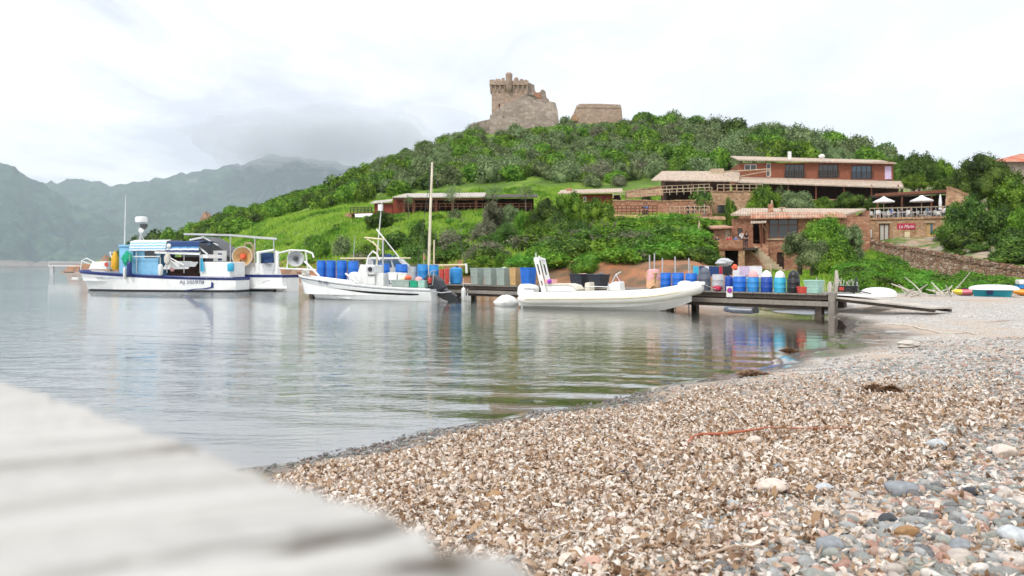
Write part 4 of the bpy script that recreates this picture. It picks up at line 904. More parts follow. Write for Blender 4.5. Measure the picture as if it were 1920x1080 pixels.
# ------------------------------------------------------------------ barrels, bins, tubs standing on the jetty
def drum(px0, px1, pyt, mat, label, group=None, style='drum', off=.5, s=0, extra=None, name='barrel', cat='barrel', shrink=1.0):
    pm = (px0 + px1) / 2; p = jline(pm, off, s); sc = p.y / F; rr = (px1 - px0) / 2 * sc * shrink; top = EYE - (pyt - HY) * sc - DZ
    e = empty(name, (p.x, p.y, DZ + .008), jang + random.uniform(-.2, .2), label, cat, group); H = top
    if style == 'drum':
        q = MB(); q.lathe([(rr * .93, 0), (rr * .96, .03), (rr * .96, H * .30), (rr * 1.0, H * .33), (rr * .96, H * .36), (rr * .97, H * .64), (rr * 1.0, H * .67), (rr * .96, H * .70), (rr * .94, H * .93), (rr * .86, H * .975), (rr * .8, H)], n=20)
        q.build('body', mat, e, True)
        q = MB(); q.lathe([(rr * .9, H * .965), (rr * .92, H * 1.0), (rr * .84, H * 1.01)], n=20); q.build('rim', mat, e, True)
    elif style == 'open':
        q = MB(); q.lathe([(rr * .93, 0), (rr * .96, .03), (rr * .97, H * .33), (rr * 1.0, H * .36), (rr * .97, H * .39), (rr * .97, H * .68), (rr * 1.0, H * .71), (rr * .97, H * .74), (rr * .97, H), (rr * .9, H), (rr * .88, H * .3)], n=20); q.build('body', mat, e, True)
    elif style == 'round':
        q = MB(); q.lathe([(rr * .8, 0), (rr * .97, .06), (rr, H * .4), (rr, H * .75), (rr * .93, H * .9), (rr * .7, H * .97), (rr * .3, H)], n=20); q.build('body', mat, e, True)
        q = MB(); q.lathe([(rr * .25, H * .98), (rr * .25, H * 1.04)], (rr * .3, 0, 0), 10); q.build('cap', 'black_plastic', e)
    elif style == 'bin':
        w_ = rr * 1.0; q = MB(); q.box((-w_, -w_ * .9, 0), (w_, w_ * .9, H)); 
        q.v = [(x * (.84 if z < .01 else 1), y * (.84 if z < .01 else 1), z) for x, y, z in q.v]; q.build('body', mat, e, bevel=.02)
        for k in range(3):
            q = MB(); zk = H * (.25 + .25 * k); kk = .86 + .16 * (.25 + .25 * k) ; q.box((-w_ * kk, -w_ * .9 * kk - .008, zk), (w_ * kk, w_ * .9 * kk + .008, zk + .03)); q.build('rib', mat, e)
        q = MB(); q.box((-w_ * 1.06, -w_ * .97, H - .05), (w_ * 1.06, w_ * .97, H + .012)); q.build('rim', mat, e, bevel=.01)
    elif style == 'can':
        q = MB(); q.lathe([(rr * .9, 0), (rr, .03), (rr, H * .78), (rr * .8, H * .9), (rr * .35, H * .95)], n=14); q.build('body', mat, e, True)
        q = MB(); q.lathe([(rr * .3, H * .94), (rr * .3, H)], n=10); q.build('cap', 'black_plastic', e)
    if extra: extra(e, rr, H)
    e.rotation_euler.z = jang if style == 'bin' else e.rotation_euler.z
    return e
def heap(mat, hh=.12, n=5, name='contents'):
    def fn(e, rr, H):
        q = MB()
        for k in range(n): q.ball((random.uniform(-.55, .55) * rr, random.uniform(-.4, .4) * rr, H + random.uniform(-.05, .03)), rr * random.uniform(.28, .5), 8, 5, hh / rr * 1.4, .3)
        q.build(name, mat, e, True)
    return fn
def lidball(mat): 
    def fn(e, rr, H):
        q = MB(); q.lathe([(rr * .8, H), (rr * .82, H + .06), (rr * .6, H + .2), (rr * .2, H + .27), (.02, H + .28)], n=14); q.build('bundle', mat, e, True)
    return fn
BB = 'blue barrels on the left part of the jetty behind the small white boat'
for i, (a, b_, c, mt, lb) in enumerate(((594, 612, 489, 'blue_drum', 'leftmost blue barrel of the row behind the small white boat'), (612, 630, 489, 'blue_drum', 'second blue barrel from the left behind the small white boat'),
        (631, 651, 489, 'blue_drum', 'third blue barrel from the left behind the small white boat'), (652, 673, 490, 'blue_drum', 'fourth blue barrel from the left, right beside the boat console'))):
    drum(a, b_, c, mt, lb, BB, s=1, off=.5)
drum(711, 731, 495, 'blue_drum', 'blue barrel standing just right of the small boat console', BB, s=1)
drum(741, 765, 496, 'blue_drum', 'wider blue barrel behind the white crates of the small boat', BB, s=1)
drum(768, 782, 500, 'pale_drum', 'pale grey bin between blue barrels near the wooden mast', None, 'open', s=1, name='bin', cat='bin')
drum(782, 803, 496, 'blue_drum_light', 'blue barrel immediately left of the wooden mast', BB, s=1)
drum(804, 823, 497, 'blue_drum_light', 'blue barrel immediately right of the wooden mast', BB, s=1)
drum(824, 833, 505, 'red_plastic', 'pinkish-red fish tub, left one of the red pair', 'red tubs by the mast', 'open', s=1, name='red_tub', cat='tub')
drum(834, 842, 504, 'red_plastic', 'deeper red fish tub, right one of the red pair', 'red tubs by the mast', 'open', s=1, name='red_tub', cat='tub')
drum(843, 867, 501, 'blue_drum_light', 'rounded light blue barrel right of the red tubs', None, 'round', s=0, off=.7)
GB = 'grey-green bins in a row'
for a, b_, lb in ((884, 906, 'left grey-green ribbed bin of the three in a row'), (909, 931, 'middle grey-green ribbed bin of the three in a row'), (933, 956, 'right grey-green ribbed bin, next to the tan one')):
    drum(a, b_, 503, 'grey_green_bin', lb, GB, 'bin', off=.7, name='bin', cat='bin', shrink=.93, extra=heap('white_cloth', .05, 3) if a == 933 else None)
drum(957, 975, 502.5, 'tan_bin', 'tan bin between the grey-green bins and the blue one', None, 'bin', off=.7, name='bin', cat='bin', shrink=.95)
drum(978, 1003, 502.5, 'blue_drum', 'blue open bin beside the arch of the inflatable boat', None, 'bin', off=.7, name='bin', cat='bin', shrink=.93)
drum(1072, 1104, 514, 'dark_bin', 'left dark grey tub behind the inflatable boat', 'dark tubs', 'bin', off=.7, name='tub', cat='tub', extra=heap('pink_cloth', .05, 3), shrink=.95)
drum(1107, 1139, 515, 'dark_bin', 'right dark grey tub heaped with grey cloth', 'dark tubs', 'bin', off=.7, name='tub', cat='tub', extra=heap('grey_drum', .1, 4), shrink=.95)
def towels(e, rr, H):
    q = MB(); n = 14
    for mat_, k0, k1, z1_, nm in (('pink_cloth', 0, n, H - .30, 'pink_towel'), ('peach_cloth', 3, n + 3, H - .42, 'peach_towel')):
        q = MB(); rows = []
        for j, (z, g_) in enumerate(((H + .18, .35), (H + .14, .95), (H - .05, 1.12), (z1_, 1.16 + .05 * (mat_ == 'peach_cloth')))):
            rows.append([(rr * g_ * math.cos(2 * math.pi * k / n) * (1 + .06 * math.sin(k * 2.3)), rr * g_ * math.sin(2 * math.pi * k / n), (z + (.10 * math.sin(k * 1.7) if j == 3 else 0)) - (.25 if mat_ == 'peach_cloth' else 0) * (j > 0)) for k in range(n)])
        q.grid(rows, True); q.build(nm, mat_, e, True)
drum(1214, 1236, 512, 'tan_bin', 'tan bin draped with pink and peach towels', None, 'bin', off=.8, name='bin', cat='bin', extra=towels)
RB = 'barrels on the right part of the jetty'
drum(1238, 1259, 512, 'blue_drum', 'first blue barrel right of the towel-covered bin', RB, off=.6)
drum(1260, 1283, 512, 'blue_drum', 'second blue barrel right of the towel-covered bin', RB, off=.6)
drum(1285, 1308, 513, 'blue_drum', 'blue barrel partly hidden by the inflatable boat bow', RB, off=.6)
drum(1309, 1333, 513, 'grey_drum', 'dark grey barrel just above the inflatable boat bow', RB, off=.6, extra=lidball('grey_drum'))
drum(1335, 1357, 515, 'pale_drum', 'pale grey barrel between the dark grey barrel and a narrow blue can', RB, off=.6)
drum(1359, 1374, 516, 'blue_drum_deep', 'narrow blue can with a black cap behind the small round sign', None, 'can', off=.45, name='fuel_can', cat='can')
drum(1374, 1400, 519, 'blue_drum', 'widest mid-blue barrel right of the narrow can', RB, off=.45)
drum(1401, 1424, 520, 'blue_drum_light', 'light blue barrel with a pink cloth on top', RB, off=.4, extra=lidball('pink_cloth'))
drum(1426, 1449, 520, 'blue_drum_deep', 'deep blue barrel with a white bundle on top', RB, off=.4, extra=lidball('white_cloth'))
drum(1451, 1474, 521, 'cyan_drum', 'cyan barrel with a tall white bundle on top', RB, off=.35, extra=lidball('white_cloth'))
drum(1476, 1500, 520, 'black_plastic', 'black lidded barrel near the right end of the jetty', RB, off=.35, extra=lidball('black_plastic'))
drum(1511, 1541, 526, 'pale_green_tub', 'pale green tapered tub at the right end of the jetty', None, 'bin', off=.35, name='tub', cat='tub', shrink=.93)
p = jline(1505, .2); q = MB(); q.lathe([(.2, 0), (.24, .25), (.22, .26), (.19, .05)], (0, 0, 0), 14); o_ = q.build('bucket', 'red_plastic', None, True); o_.location = (p.x, p.y, DZ + .01); tag(o_, 'small red bucket between the black barrel and the pale green tub', 'bucket')
q = MB(); q.ball((0, 0, .12), .2, 10, 6, .6, .3); o_ = q.build('red_bag', 'sign_red', None, True); p = jline(1345, .15); o_.location = (p.x, p.y, DZ); tag(o_, 'small dark red bag lying on the jetty left of the round sign', 'bag')
# round sign on a white board
p = jline(1368, -.14); e = empty('mooring_sign', (p.x, p.y, 0), .1, 'small white board with a purple disc in a ring fixed to the jetty edge', 'sign')
sc = p.y / F; zt, zb = EYE - (537 - HY) * sc, EYE - (557 - HY) * sc; w_ = 6 * sc
q = MB(); q.box((-w_, 0, zb), (w_, .03, zt)); q.build('board', 'white_paint', e)
zc = zt - 7.5 * sc; q = MB(); q.lathe([(5.0 * sc, -.012), (5.0 * sc, -.004)], (0, 0, zc), 24, 'y'); q.build('red_ring', 'red_plastic', e)
q = MB(); q.lathe([(3.9 * sc, -.018), (3.9 * sc, -.0125)], (0, 0, zc), 24, 'y'); q.build('purple_disc', 'purple', e)
q = MB(); q.prism([(-3.2 * sc, zc + 3.6 * sc), (-2.5 * sc, zc + 4.2 * sc), (3.2 * sc, zc - 3.6 * sc), (2.5 * sc, zc - 4.2 * sc)], -.024, -.0185); q.build('red_bar', 'red_plastic', e)
# laundry and clutter behind the barrels
p = jline(1345, 2.3); sc = p.y / F; e = empty('washing_line', (p.x, p.y, DZ), jang, 'line of hanging clothes and towels behind the grey barrels', 'washing line')
H = EYE - (495 - HY) * sc - DZ; q = MB()
for x in (-1.4, 2.6): q.tube([(x, 0, 0), (x, 0, H)], .03, 6)
q.tube([(-1.4, 0, H - .03), (-.2, 0, H - .1), (1.2, 0, H - .12), (2.6, 0, H - .03)], .012, 5); q.build('poles_and_line', 'pale_wood', e)
for nm, mt, xa, xb, zz_ in (('cloth', 'cyan_drum', -1.25, -.95, .42), ('cloth', 'navy_cloth', -.92, .1, .45), ('cloth', 'white_cloth', -.62, -.4, .3), ('cloth', 'sign_red', .12, .26, .42), ('cloth', 'black_plastic', .28, .75, .40), ('cloth', 'white_cloth', .8, 2.2, .5), ('cloth', 'lilac_cloth', 1.15, 1.6, .42)):
    q = MB(); n = 10; yo = -.03 - .03 * (zz_ in (.3,) or mt == 'lilac_cloth'); q.grid([[(xa + (xb - xa) * k / n, yo + .02 * math.sin(k * 1.5) * j, H - .1 - zz_ * j + .03 * math.sin(k) * j) for k in range(n + 1)] for j in (0, .5, 1)]); q.build(nm, mt, e, True)
def sack(px, off, mat, label, r_=.28, sz=.7, name='sack', py=None):
    p = jline(px, off); q = MB(); q.ball((0, 0, r_ * sz * .85), r_, 12, 7, sz, .22); o_ = q.build(name, mat, None, True); o_.location = (p.x, p.y, DZ); tag(o_, label, name.replace('_', ' '))
    if py: o_.location.z = EYE - (py - HY) * p.y / F - r_ * sz * .85
sack(1378, 1.6, 'orange_buoy', 'orange buoy behind the washing line', .13, 1, 'buoy', 501); sack(1358, 2.9, 'pale_drum', 'pale tarpaulin bundle under the restaurant terrace', .38, .5, 'tarpaulin_bundle', 492)
# mooring poles sticking up behind
for px, pyt in ((1218, 478), (1226, 475), (1243, 484), (1267, 481), (1292, 484)):
    p = jline(px, 2.75); sc = p.y / F; q = MB(); q.tube([(0, 0, -1.2), (random.uniform(-.05, .05), 0, EYE - (pyt - HY) * sc)], .032, 6); o_ = q.build('pole', 'pale_drum'); o_.location = (p.x, p.y, 0)
    tag(o_, 'thin grey stake standing behind the jetty, ' + {1218: 'directly above the towel-draped bin', 1226: 'tallest, just right of the one above the bin', 1243: 'above the first blue barrel', 1267: 'above the second blue barrel', 1292: 'rightmost, above the third blue barrel'}[px], 'stake', 'thin stakes behind the jetty')
# white fender hanging on the left corner pile, buoy and dinghy under the jetty
def fender(name, px, Y, py0, py1, wpx, mat, label, group=None, rope_py=None):
    sc = Y / F; x = (px - CX) * sc; z0, z1 = EYE - (py1 - HY) * sc, EYE - (py0 - HY) * sc; rr = wpx / 2 * sc; H = z1 - z0
    e = empty(name, (x, Y, z0), 0, label, 'fender', group); q = MB(); q.lathe([(rr * .3, 0), (rr * .8, H * .06), (rr, H * .2), (rr, H * .8), (rr * .8, H * .93), (rr * .3, H)], n=14); q.build('body', mat, e, True)
    q = MB(); q.tube([(0, 0, H), (0, .02, H + (rope_py or .5))], .015, 5); q.build('rope', 'rope', e); return e
fender('fender', 869, 43.6, 539, 566, 8.5, 'gelcoat_old', 'long white fender hanging at the left corner of the jetty')
q = MB(); q.ball((0, 0, .1), .55, 14, 8, .62, .16); o_ = q.build('mooring_buoy', 'gelcoat_old', None, True); o_.location = (-.27, 37.8, .08); tag(o_, 'large grey-white lump of a buoy floating left of the inflatable boat', 'buoy')
# small inflatable tied under the jetty
p = V((1390 - CX) / F * 30.6, 30.6, .0); e = empty('small_dinghy', (p.x, p.y, .02), jang + math.pi + .1, 'small grey dinghy with a dark inside tied under the jetty', 'dinghy')
q = MB(); pts = [(-.55, -.28, .16), (.25, -.3, .17), (.58, -.12, .2), (.62, .0, .21), (.58, .12, .2), (.25, .3, .17), (-.55, .28, .16)]; q.tube(pts, .1, 8); q.build('tube', 'grey_drum', e, True); q = MB(); q.tube([(x * 1.02, y * 1.25, z + .06) for x, y, z in pts], .018, 5); q.build('grab_line', 'rope', e)
q = MB(); q.box((-.55, -.26, .1), (.5, .26, .12)); q.build('floor', 'black_plastic', e)
q = MB(); q.box((-.58, -.25, .08), (-.54, .25, .3)); q.build('transom', 'dark_steel', e)

# ------------------------------------------------------------------ boats
def hull(root, xs, xb, zs, zb, beam, rake=.5, sub=.35, mat='gelcoat', zbow_low=0, flare=.9, full=.45, name='hull', open_=True, floor=.3, stern_w=.9, bulge=0):
    """xs stern, xb bow; zs, zb gunwale heights there; y=0 is the boat's centre line"""
    q = MB(); n = 26; sg_ = 1 if xb > xs else -1; rows = []; inner = []; L = abs(xb - xs); edge = []
    for i in range(n + 1):
        t = i / n; tf = max(0, (t - full) / (1 - full)); hb = beam / 2 * (stern_w + (1 - stern_w) * min(1, t / .3)) * math.sqrt(max(1e-4, 1 - tf ** 2.3)); zg = zs + (zb - zs) * t ** 1.7
        x = xs + (xb - xs) * t; r_ = rake * t ** 3 * sg_; ch_ = .03 + zbow_low * t ** 2; kz = -sub * (1 - .75 * t ** 3)
        fl = flare * (1 - .55 * tf ** 2); sec = [(hb, zg, 0), (hb * (1 + bulge), zg * .72 + ch_ * .28, .25), (hb * (fl + .03), (zg + ch_) * .42, .55), (hb * fl, ch_, .85), (hb * fl * .93, ch_ - .07, .88), (0, kz, 1.0)]
        port = [(x - r_ * k, -y, z) for y, z, k in sec]; star = [(x - r_ * k, y, z) for y, z, k in sec][::-1][1:]
        rows.append(port + star); edge.append((x, -hb, zg))
        wi = max(hb - .07, .001); inner.append([(x, -hb, zg), (x - .02 * sg_, -wi, zg + .01), (x - r_ * .3, -wi * .96, max(floor, .02)), (x - r_ * .3, wi * .96, max(floor, .02)), (x - .02 * sg_, wi, zg + .01), (x, hb, zg)])
    q.grid(rows); q.add(rows[0], [tuple(range(len(rows[0])))])
    h_ = q.build(name, mat, root, True)
    q = MB(); q.grid(inner); q.add(inner[0], [(1, 2, 3, 4)]) if floor < zs - .1 else None; q.build('deck', mat, root)
    q = MB(); wl = [[(r_[j][0], r_[j][1] * 1.004 + (-.004 if j < 5 else .004), r_[j][2] + .012) for j in range(len(r_))] for r_ in rows]
    q.grid([[r_[4], r_[5], r_[6]] for r_ in wl]); q.build('antifouling', 'bottom_paint', root)
    return edge, rows
def rubrail(root, edge, r_, mat, dz=0, name='rub_rail', both=True):
    q = MB(); q.tube([(x, y, z + dz) for x, y, z in edge], r_, 6)
    if both: q.tube([(x, -y, z + dz) for x, y, z in edge], r_, 6)
    return q.build(name, mat, root, True)
def stripe(root, rows, j0, j1, a, b_, i0, i1, mat, name):
    """a band painted along the near side of a hull, as a thin raised strip"""
    q = MB(); top = []; bot = []
    for i in range(i0, i1 + 1):
        p0, p1 = Vector(rows[i][j0]), Vector(rows[i][j1]); aa, bb = a(i), b_(i); top.append(p0.lerp(p1, aa) + V(0, -.012, 0)); bot.append(p0.lerp(p1, bb) + V(0, -.012, 0))
    q.grid([top, bot]); return q.build(name, mat, root)

def hy(rows, x, z, pad=.02):
    """outer surface of the camera side of a hull at a length and height"""
    best = None
    for a, b_ in zip(rows[:-1], rows[1:]):
        for j in range(4):
            for p0, p1 in ((a[j], a[j + 1]),):
                d = abs((p0[0] + p1[0]) / 2 - x) + (0 if min(p0[2], p1[2]) - .01 <= z <= max(p0[2], p1[2]) + .01 else 50)
                if best is None or d < best[0]:
                    k_ = (z - p0[2]) / (p1[2] - p0[2]) if abs(p1[2] - p0[2]) > 1e-4 else 0; best = (d, p0[1] + (p1[1] - p0[1]) * min(max(k_, 0), 1))
    return best[1] - pad
def hulltext(name, body, mat, root, rows, x, z, size, width, tilt=0.0):
    o_ = text(name, body, mat, root, (0, 0, 0), size, 0, width); me_ = o_.data; o_.rotation_euler = (0, 0, 0)
    for v_ in me_.vertices:
        u, w_ = v_.co.x, v_.co.y; X = x + u * math.cos(tilt) - w_ * math.sin(tilt); Z = z + u * math.sin(tilt) + w_ * math.cos(tilt); v_.co = (X, hy(rows, X, Z, .05 + v_.co.z * .5), Z)
    return o_
# 1. big fishing boat, bow to the left
f = Fr('fishing_boat', 146, 61.5, 438, 58.8, 0.0, 'white fishing boat with navy gunwale, light blue cabin and striped awnings', 'boat'); r = f.root; BW = 3.0
# centre line sits half a beam behind the near side
P = lambda px, py, off=0: f.P(px, py, off - BW / 2) + V(0, BW / 2, 0) + V(0, -0.0, 0)
def B(px, py, y=0.0):
    """pixel on the plane y (boat coordinates, centre line 0, camera side negative)"""
    return f.P(px, py, y)
edge, rows = hull(r, B(437, 520, -1.3).x, B(146, 506, -.2).x, B(437, 520, -1.3).z, B(146, 506, 0).z, BW, rake=.9, sub=.5, flare=.97, full=.5, floor=.75, stern_w=.62)
rubrail(r, edge, .085, 'navy', -.05)
q = MB(); q.grid([[(x, y - .02, z + .02) for x, y, z in edge], [(x, y - .02, z - .22) for x, y, z in edge]]); q.build('navy_band', 'navy', r)
q = MB(); q.grid([[(p_[0], p_[1] * 1.01 - .015, .13) for p_ in (row[3] for row in rows)], [(p_[0], p_[1] * 1.0 - .01, -.1) for p_ in (row[3] for row in rows)]]); q.build('boot_top', 'bottom_paint', r)
c = B(358, 523, -1.5); hulltext('registration', 'AJ 305970', 'ink', r, rows, c.x, c.z - .25, .36, 46 * 58.5 / F)
c = B(205, 517.2, -1.3); hulltext('bow_lettering', 'VENTE DE LANGOUSTES', 'pale_ink', r, rows, c.x, c.z - .16, .22, 62 * 61 / F)
q = MB(); Q = lambda a, b_: B(a, b_, -1.46)
q.grid([[Q(*a_) for a_ in ((345, 544), (365, 541.5), (380, 540.5), (391, 538), (392, 528))], [Q(*a_) for a_ in ((345, 546), (366, 543), (384, 542.5), (396, 540), (396.5, 531))]]); sw = q.build('swoosh', 'navy', r)
for v_ in sw.data.vertices: v_.co.y = hy(rows, v_.co.x, v_.co.z, .045)
q = MB(); e0 = edge[0]; q.box((e0[0] + .005, e0[1], e0[2] - .22), (e0[0] + .03, -e0[1], e0[2] + .02)); q.build('transom_band', 'navy', r)
q = MB(); q.box((e0[0] + .004, e0[1] * .97, -.1), (e0[0] + .028, -e0[1] * .97, .13)); q.build('transom_boot_top', 'bottom_paint', r)
cab0, cab1 = B(224, 510, -.9), B(297, 505, -.9); ct = B(240, 461, -.9).z; cb = .9
q = MB(); q.box((B(223, 500, -.95).x, -.95, cb), (B(247, 500, -.95).x, .95, B(235, 463, -.95).z)); q.build('wheelhouse_front', 'cabin_blue', r, bevel=.06)
cx0, cx1 = B(247, 500, -1.0).x, B(297, 500, -1.0).x; wz0, wz1 = B(250, 484, -1).z, B(250, 470.5, -1).z
wallh(cx0, cx1, cb, B(270, 467, -1).z, -1.0, -.94, [(B(247.5, 0, -1).x + .12, B(253, 0, -1).x, wz0 + .1, wz1), (B(271, 0, -1).x, B(294, 0, -1).x, wz0, wz1)]).build('cabin_wall', 'cabin_blue', r)
q = MB(); q.box((cx0, .94, cb), (cx1, 1.0, B(270, 467, -1).z)); q.box((cx0, -.93, cb), (cx0 + .06, .93, B(270, 467).z)); q.box((cx1 - .06, -.93, cb), (cx1, .2, B(270, 467).z)); q.build('cabin_wall', 'cabin_blue_dark', r)
q = MB(); q.box((B(271, 0, -1).x, -.97, wz0), (B(294, 0, -1).x, -.955, wz1)); q.build('cabin_window', 'glass', r)
q = MB(); q.box((B(222, 0, -1).x, -1.02, B(235, 463, -1).z), (B(248, 0, -1).x, 1.02, B(235, 459, -1).z)); q.build('wheelhouse_roof', 'cabin_blue', r, bevel=.04)
def awning(x0, x1, zt, zb_, nm, mats, ns):
    k = 0
    for i in range(ns):
        za, zc = zt + (zb_ - zt) * i / ns, zt + (zb_ - zt) * (i + 1) / ns; s_ = lambda u: 1.12 * math.sin(u * math.pi / 2)
        ya, yb = -1.12 - .14 * math.sin(math.pi * .5 * i / ns), -1.12 - .14 * math.sin(math.pi * .5 * (i + 1) / ns)
        q = MB(); n = 12; q.grid([[(x0 + (x1 - x0) * t / n, y, z + .015 * math.sin(t * 2.1)) for t in range(n + 1)] for y, z in ((ya, za), (yb, zc))]); q.build(nm + '_stripe', MATS and mats[i % len(mats)], r)
    q = MB(); q.grid([[(x0 + (x1 - x0) * t / 10, y, z) for t in range(11)] for y, z in ((-1.12, zt), (-.5, zt + .10), (.5, zt + .1), (1.12, zt))]); q.build(nm, mats[0], r)
awning(B(245, 0, -1.1).x, B(313, 0, -1.1).x, B(270, 452, -1.1).z, B(270, 470, -1.1).z, 'light_awning', ['white_cloth', 'cabin_blue'], 7)
awning(B(314, 0, -1.1).x, B(375, 0, -1.1).x, B(340, 454, -1.1).z, B(340, 472, -1.1).z, 'navy_awning', ['navy_cloth', 'navy_cloth', 'navy_cloth', 'cabin_blue_dark', 'white_cloth', 'navy_cloth'], 6)
q = MB(); q.slab([B(290, 471, -1.2), B(374, 474, -1.2), B(374, 473, 1.1), B(290, 470, 1.1)], .16); q.build('white_canopy', 'gelcoat', r)
q = MB(); q.slab([B(374, 463, -1), B(390, 476, -1), B(390, 475, 1), B(374, 462, 1)], .12); q.box((B(374, 0, -1).x, -1, B(380, 484, -1).z), (B(390, 0, -1).x, 1, B(380, 477, -1).z)); q.build('aft_canopy', 'gelcoat', r)
q = MB(); q.box((B(318, 0, 0).x, -.1, 1.0), (B(372, 0, 0).x, .9, B(350, 482).z)); q.build('engine_casing', 'interior', r)
q = MB(); q.prism([(B(318, 505).x, B(318, 505).z), (B(329, 490).x, B(329, 490).z), (B(373, 490).x, B(373, 490).z), (B(366, 504).x, B(366, 504).z)], -.9, -.8); q.build('hatch', 'gelcoat', r)
q = MB(); q.grid([[B(334, 490.5, -.93), B(372, 491, -.93)], [B(338, 500, -.93), B(366, 500, -.93)]]); q.build('hatch_grille', 'pale_drum', r)
q = MB(); q.box((B(375, 0, -1.0).x, -1.0, .9), (B(432, 0, -1.0).x, 1.0, B(400, 491, -1).z)); q.build('aft_deckhouse', 'gelcoat', r, bevel=.05)
q = MB(); q.grid([[B(376, 484, -1.12), B(380, 484, -1.12)], [B(374, 509, -1.14), B(383, 509, -1.14)]]); q.build('teal_cloth', 'cyan_drum', r)
q = MB(); c = B(432, 509, -1.2); q.lathe([(.2, 0), (.24, .1), (.24, .5), (.18, .6)], (c.x, -1.15, c.z), 12); q.build('blue_bucket', 'cyan_drum', r, True)
for a_ in ((247, 481, 300, 481), (314, 481, 345, 497), (318, 486, 334, 500)):
    q = MB(); q.tube([B(a_[0], a_[1], -1.25), B(a_[2], a_[3], -1.25)], .04, 6); q.build('rail', 'white_paint', r)
for px in (256, 300, 313, 345, 375):
    q = MB(); q.tube([B(px, 512, -1.25), B(px, 472, -1.18)], .03, 6); q.build('stanchion', 'steel', r)
q = MB(); q.tube([B(233.5, 462), B(235.5, 366)], [.045, .018], 6); q.build('antenna', 'white_paint', r)
q = MB(); q.tube([B(263, 455), B(265, 428)], .08, 8); q.tube([B(258, 452), B(265, 440), B(270, 452)], .04, 6); q.build('radar_mast', 'steel', r)
q = MB(); c = B(265, 412); q.lathe([(.3, -.24), (.42, -.2), (.45, 0), (.42, .2), (.3, .24)], (c.x, 0, c.z), 18); q.build('radar_dome', 'gelcoat', r, True)
q = MB(); c = B(269, 423); q.lathe([(.1, -.3), (.28, -.1), (.28, .1), (.1, .14)], (c.x + .1, -.1, c.z), 12, 'z'); q.build('searchlight', 'dark_steel', r, True)
q = MB(); c = B(268, 432); q.lathe([(.05, -.12), (.2, -.05), (.2, .05), (.05, .1)], (c.x, -.2, c.z), 12, 'y'); q.build('horn', 'white_paint', r, True)
q = MB(); c = B(319, 461, -1.15); q.lathe([(.03, -.1), (.16, -.05), (.16, .05)], (c.x, -1.3, c.z), 12, 'y'); q.build('deck_light', 'white_paint', r)
q = MB(); q.prism([(B(178, 505).x, B(178, 505).z), (B(185, 491).x, B(185, 491).z), (B(211, 490).x, B(211, 490).z), (B(212, 505).x, B(212, 505).z)], -.7, .7); q.build('bow_hatch', 'gelcoat', r, bevel=.03)
q = MB(); c = B(199, 496, -.75); q.lathe([(.16, -.03), (.16, 0)], (c.x, -.72, c.z), 14, 'y'); q.build('life_ring', 'red_plastic', r)
q = MB(); q.lathe([(.16, 0), (.3, .2), (.26, .9), (.12, 1.3), (.05, 1.4)], (B(216, 505, -.6).x, -.6, B(216, 506, -.6).z), 10); q.build('oilskin', 'yellow_oilskin', r, True)
q = MB(); q.tube([B(206, 473, -.5), B(214, 497, -.5)], .05, 6); q.tube([B(206, 473, -.5), B(214, 473, -.5), B(216, 500, -.5)], .04, 6); q.build('bow_frame', 'white_paint', r)
q = MB(); q.lathe([(.15, 0), (.22, .3), (.2, 1.7), (.08, 2.0)], (B(219, 500, -.3).x, .3, 1.1), 10); q.build('blue_roll', 'navy_cloth', r, True)
q = MB(); q.tube([B(151, 507), B(153, 489), B(162, 484), B(178, 492), B(176, 505)], .035, 6); q.tube([B(153, 489), B(165, 494), B(176, 496)], .03, 6); q.build('bow_rail', 'white_paint', r)
q = MB(); c = B(138, 527); q.box((B(141, 0).x, -.35, B(143, 524).z), (B(152, 0).x, .35, B(143, 520).z)); q.build('bow_platform', 'gelcoat_old', r)
YF = 58.8
fender('fender', 234, YF, 501, 523, 6, 'gelcoat_old', 'slim white fender beside the navy one on the fishing boat side', 'fenders on the fishing boat')
fender('fender', 242.5, YF - .2, 490, 519, 9, 'navy', 'fat navy blue fender hung on the fishing boat side', 'fenders on the fishing boat')
fender('fender', 301, YF - .6, 495, 517, 9, 'gelcoat_old', 'fat white fender below the grey rope coil on the fishing boat', 'fenders on the fishing boat')
x = (311 - CX) / F * (YF - .6); q = MB()
for k in range(5): q.lathe([(.21 - .012 * k, -.02), (.24 - .012 * k, 0), (.21 - .012 * k, .02)], (0, -.05 * k, 0), 14, 'y', 1, 1)
q.v = [(a_, b_, c_ * 1.9) for a_, b_, c_ in q.v]; o_ = q.build('rope_coil', 'rope', None, True); o_.location = (x, YF - .3, EYE - (486 - HY) * YF / F); tag(o_, 'grey rope coil hung from the rail of the fishing boat', 'rope')
q = MB(); q.ball((0, 0, 0), .34, 10, 6, 1.6, .3); o_ = q.build('green_net', 'green_net', None, True); o_.location = ((237 - CX) / F * YF, YF + .1, EYE - (485 - HY) * YF / F); tag(o_, 'bundle of green net tied to the fishing boat rail', 'net')
q = MB(); q.ball((0, 0, 0), .17, 10, 6, 1.0, .1); o_ = q.build('pink_float', 'pink_cloth', None, True); o_.location = ((322 - CX) / F * YF, YF + .1, EYE - (505 - HY) * YF / F); tag(o_, 'small pink float at the fishing boat gunwale', 'float')

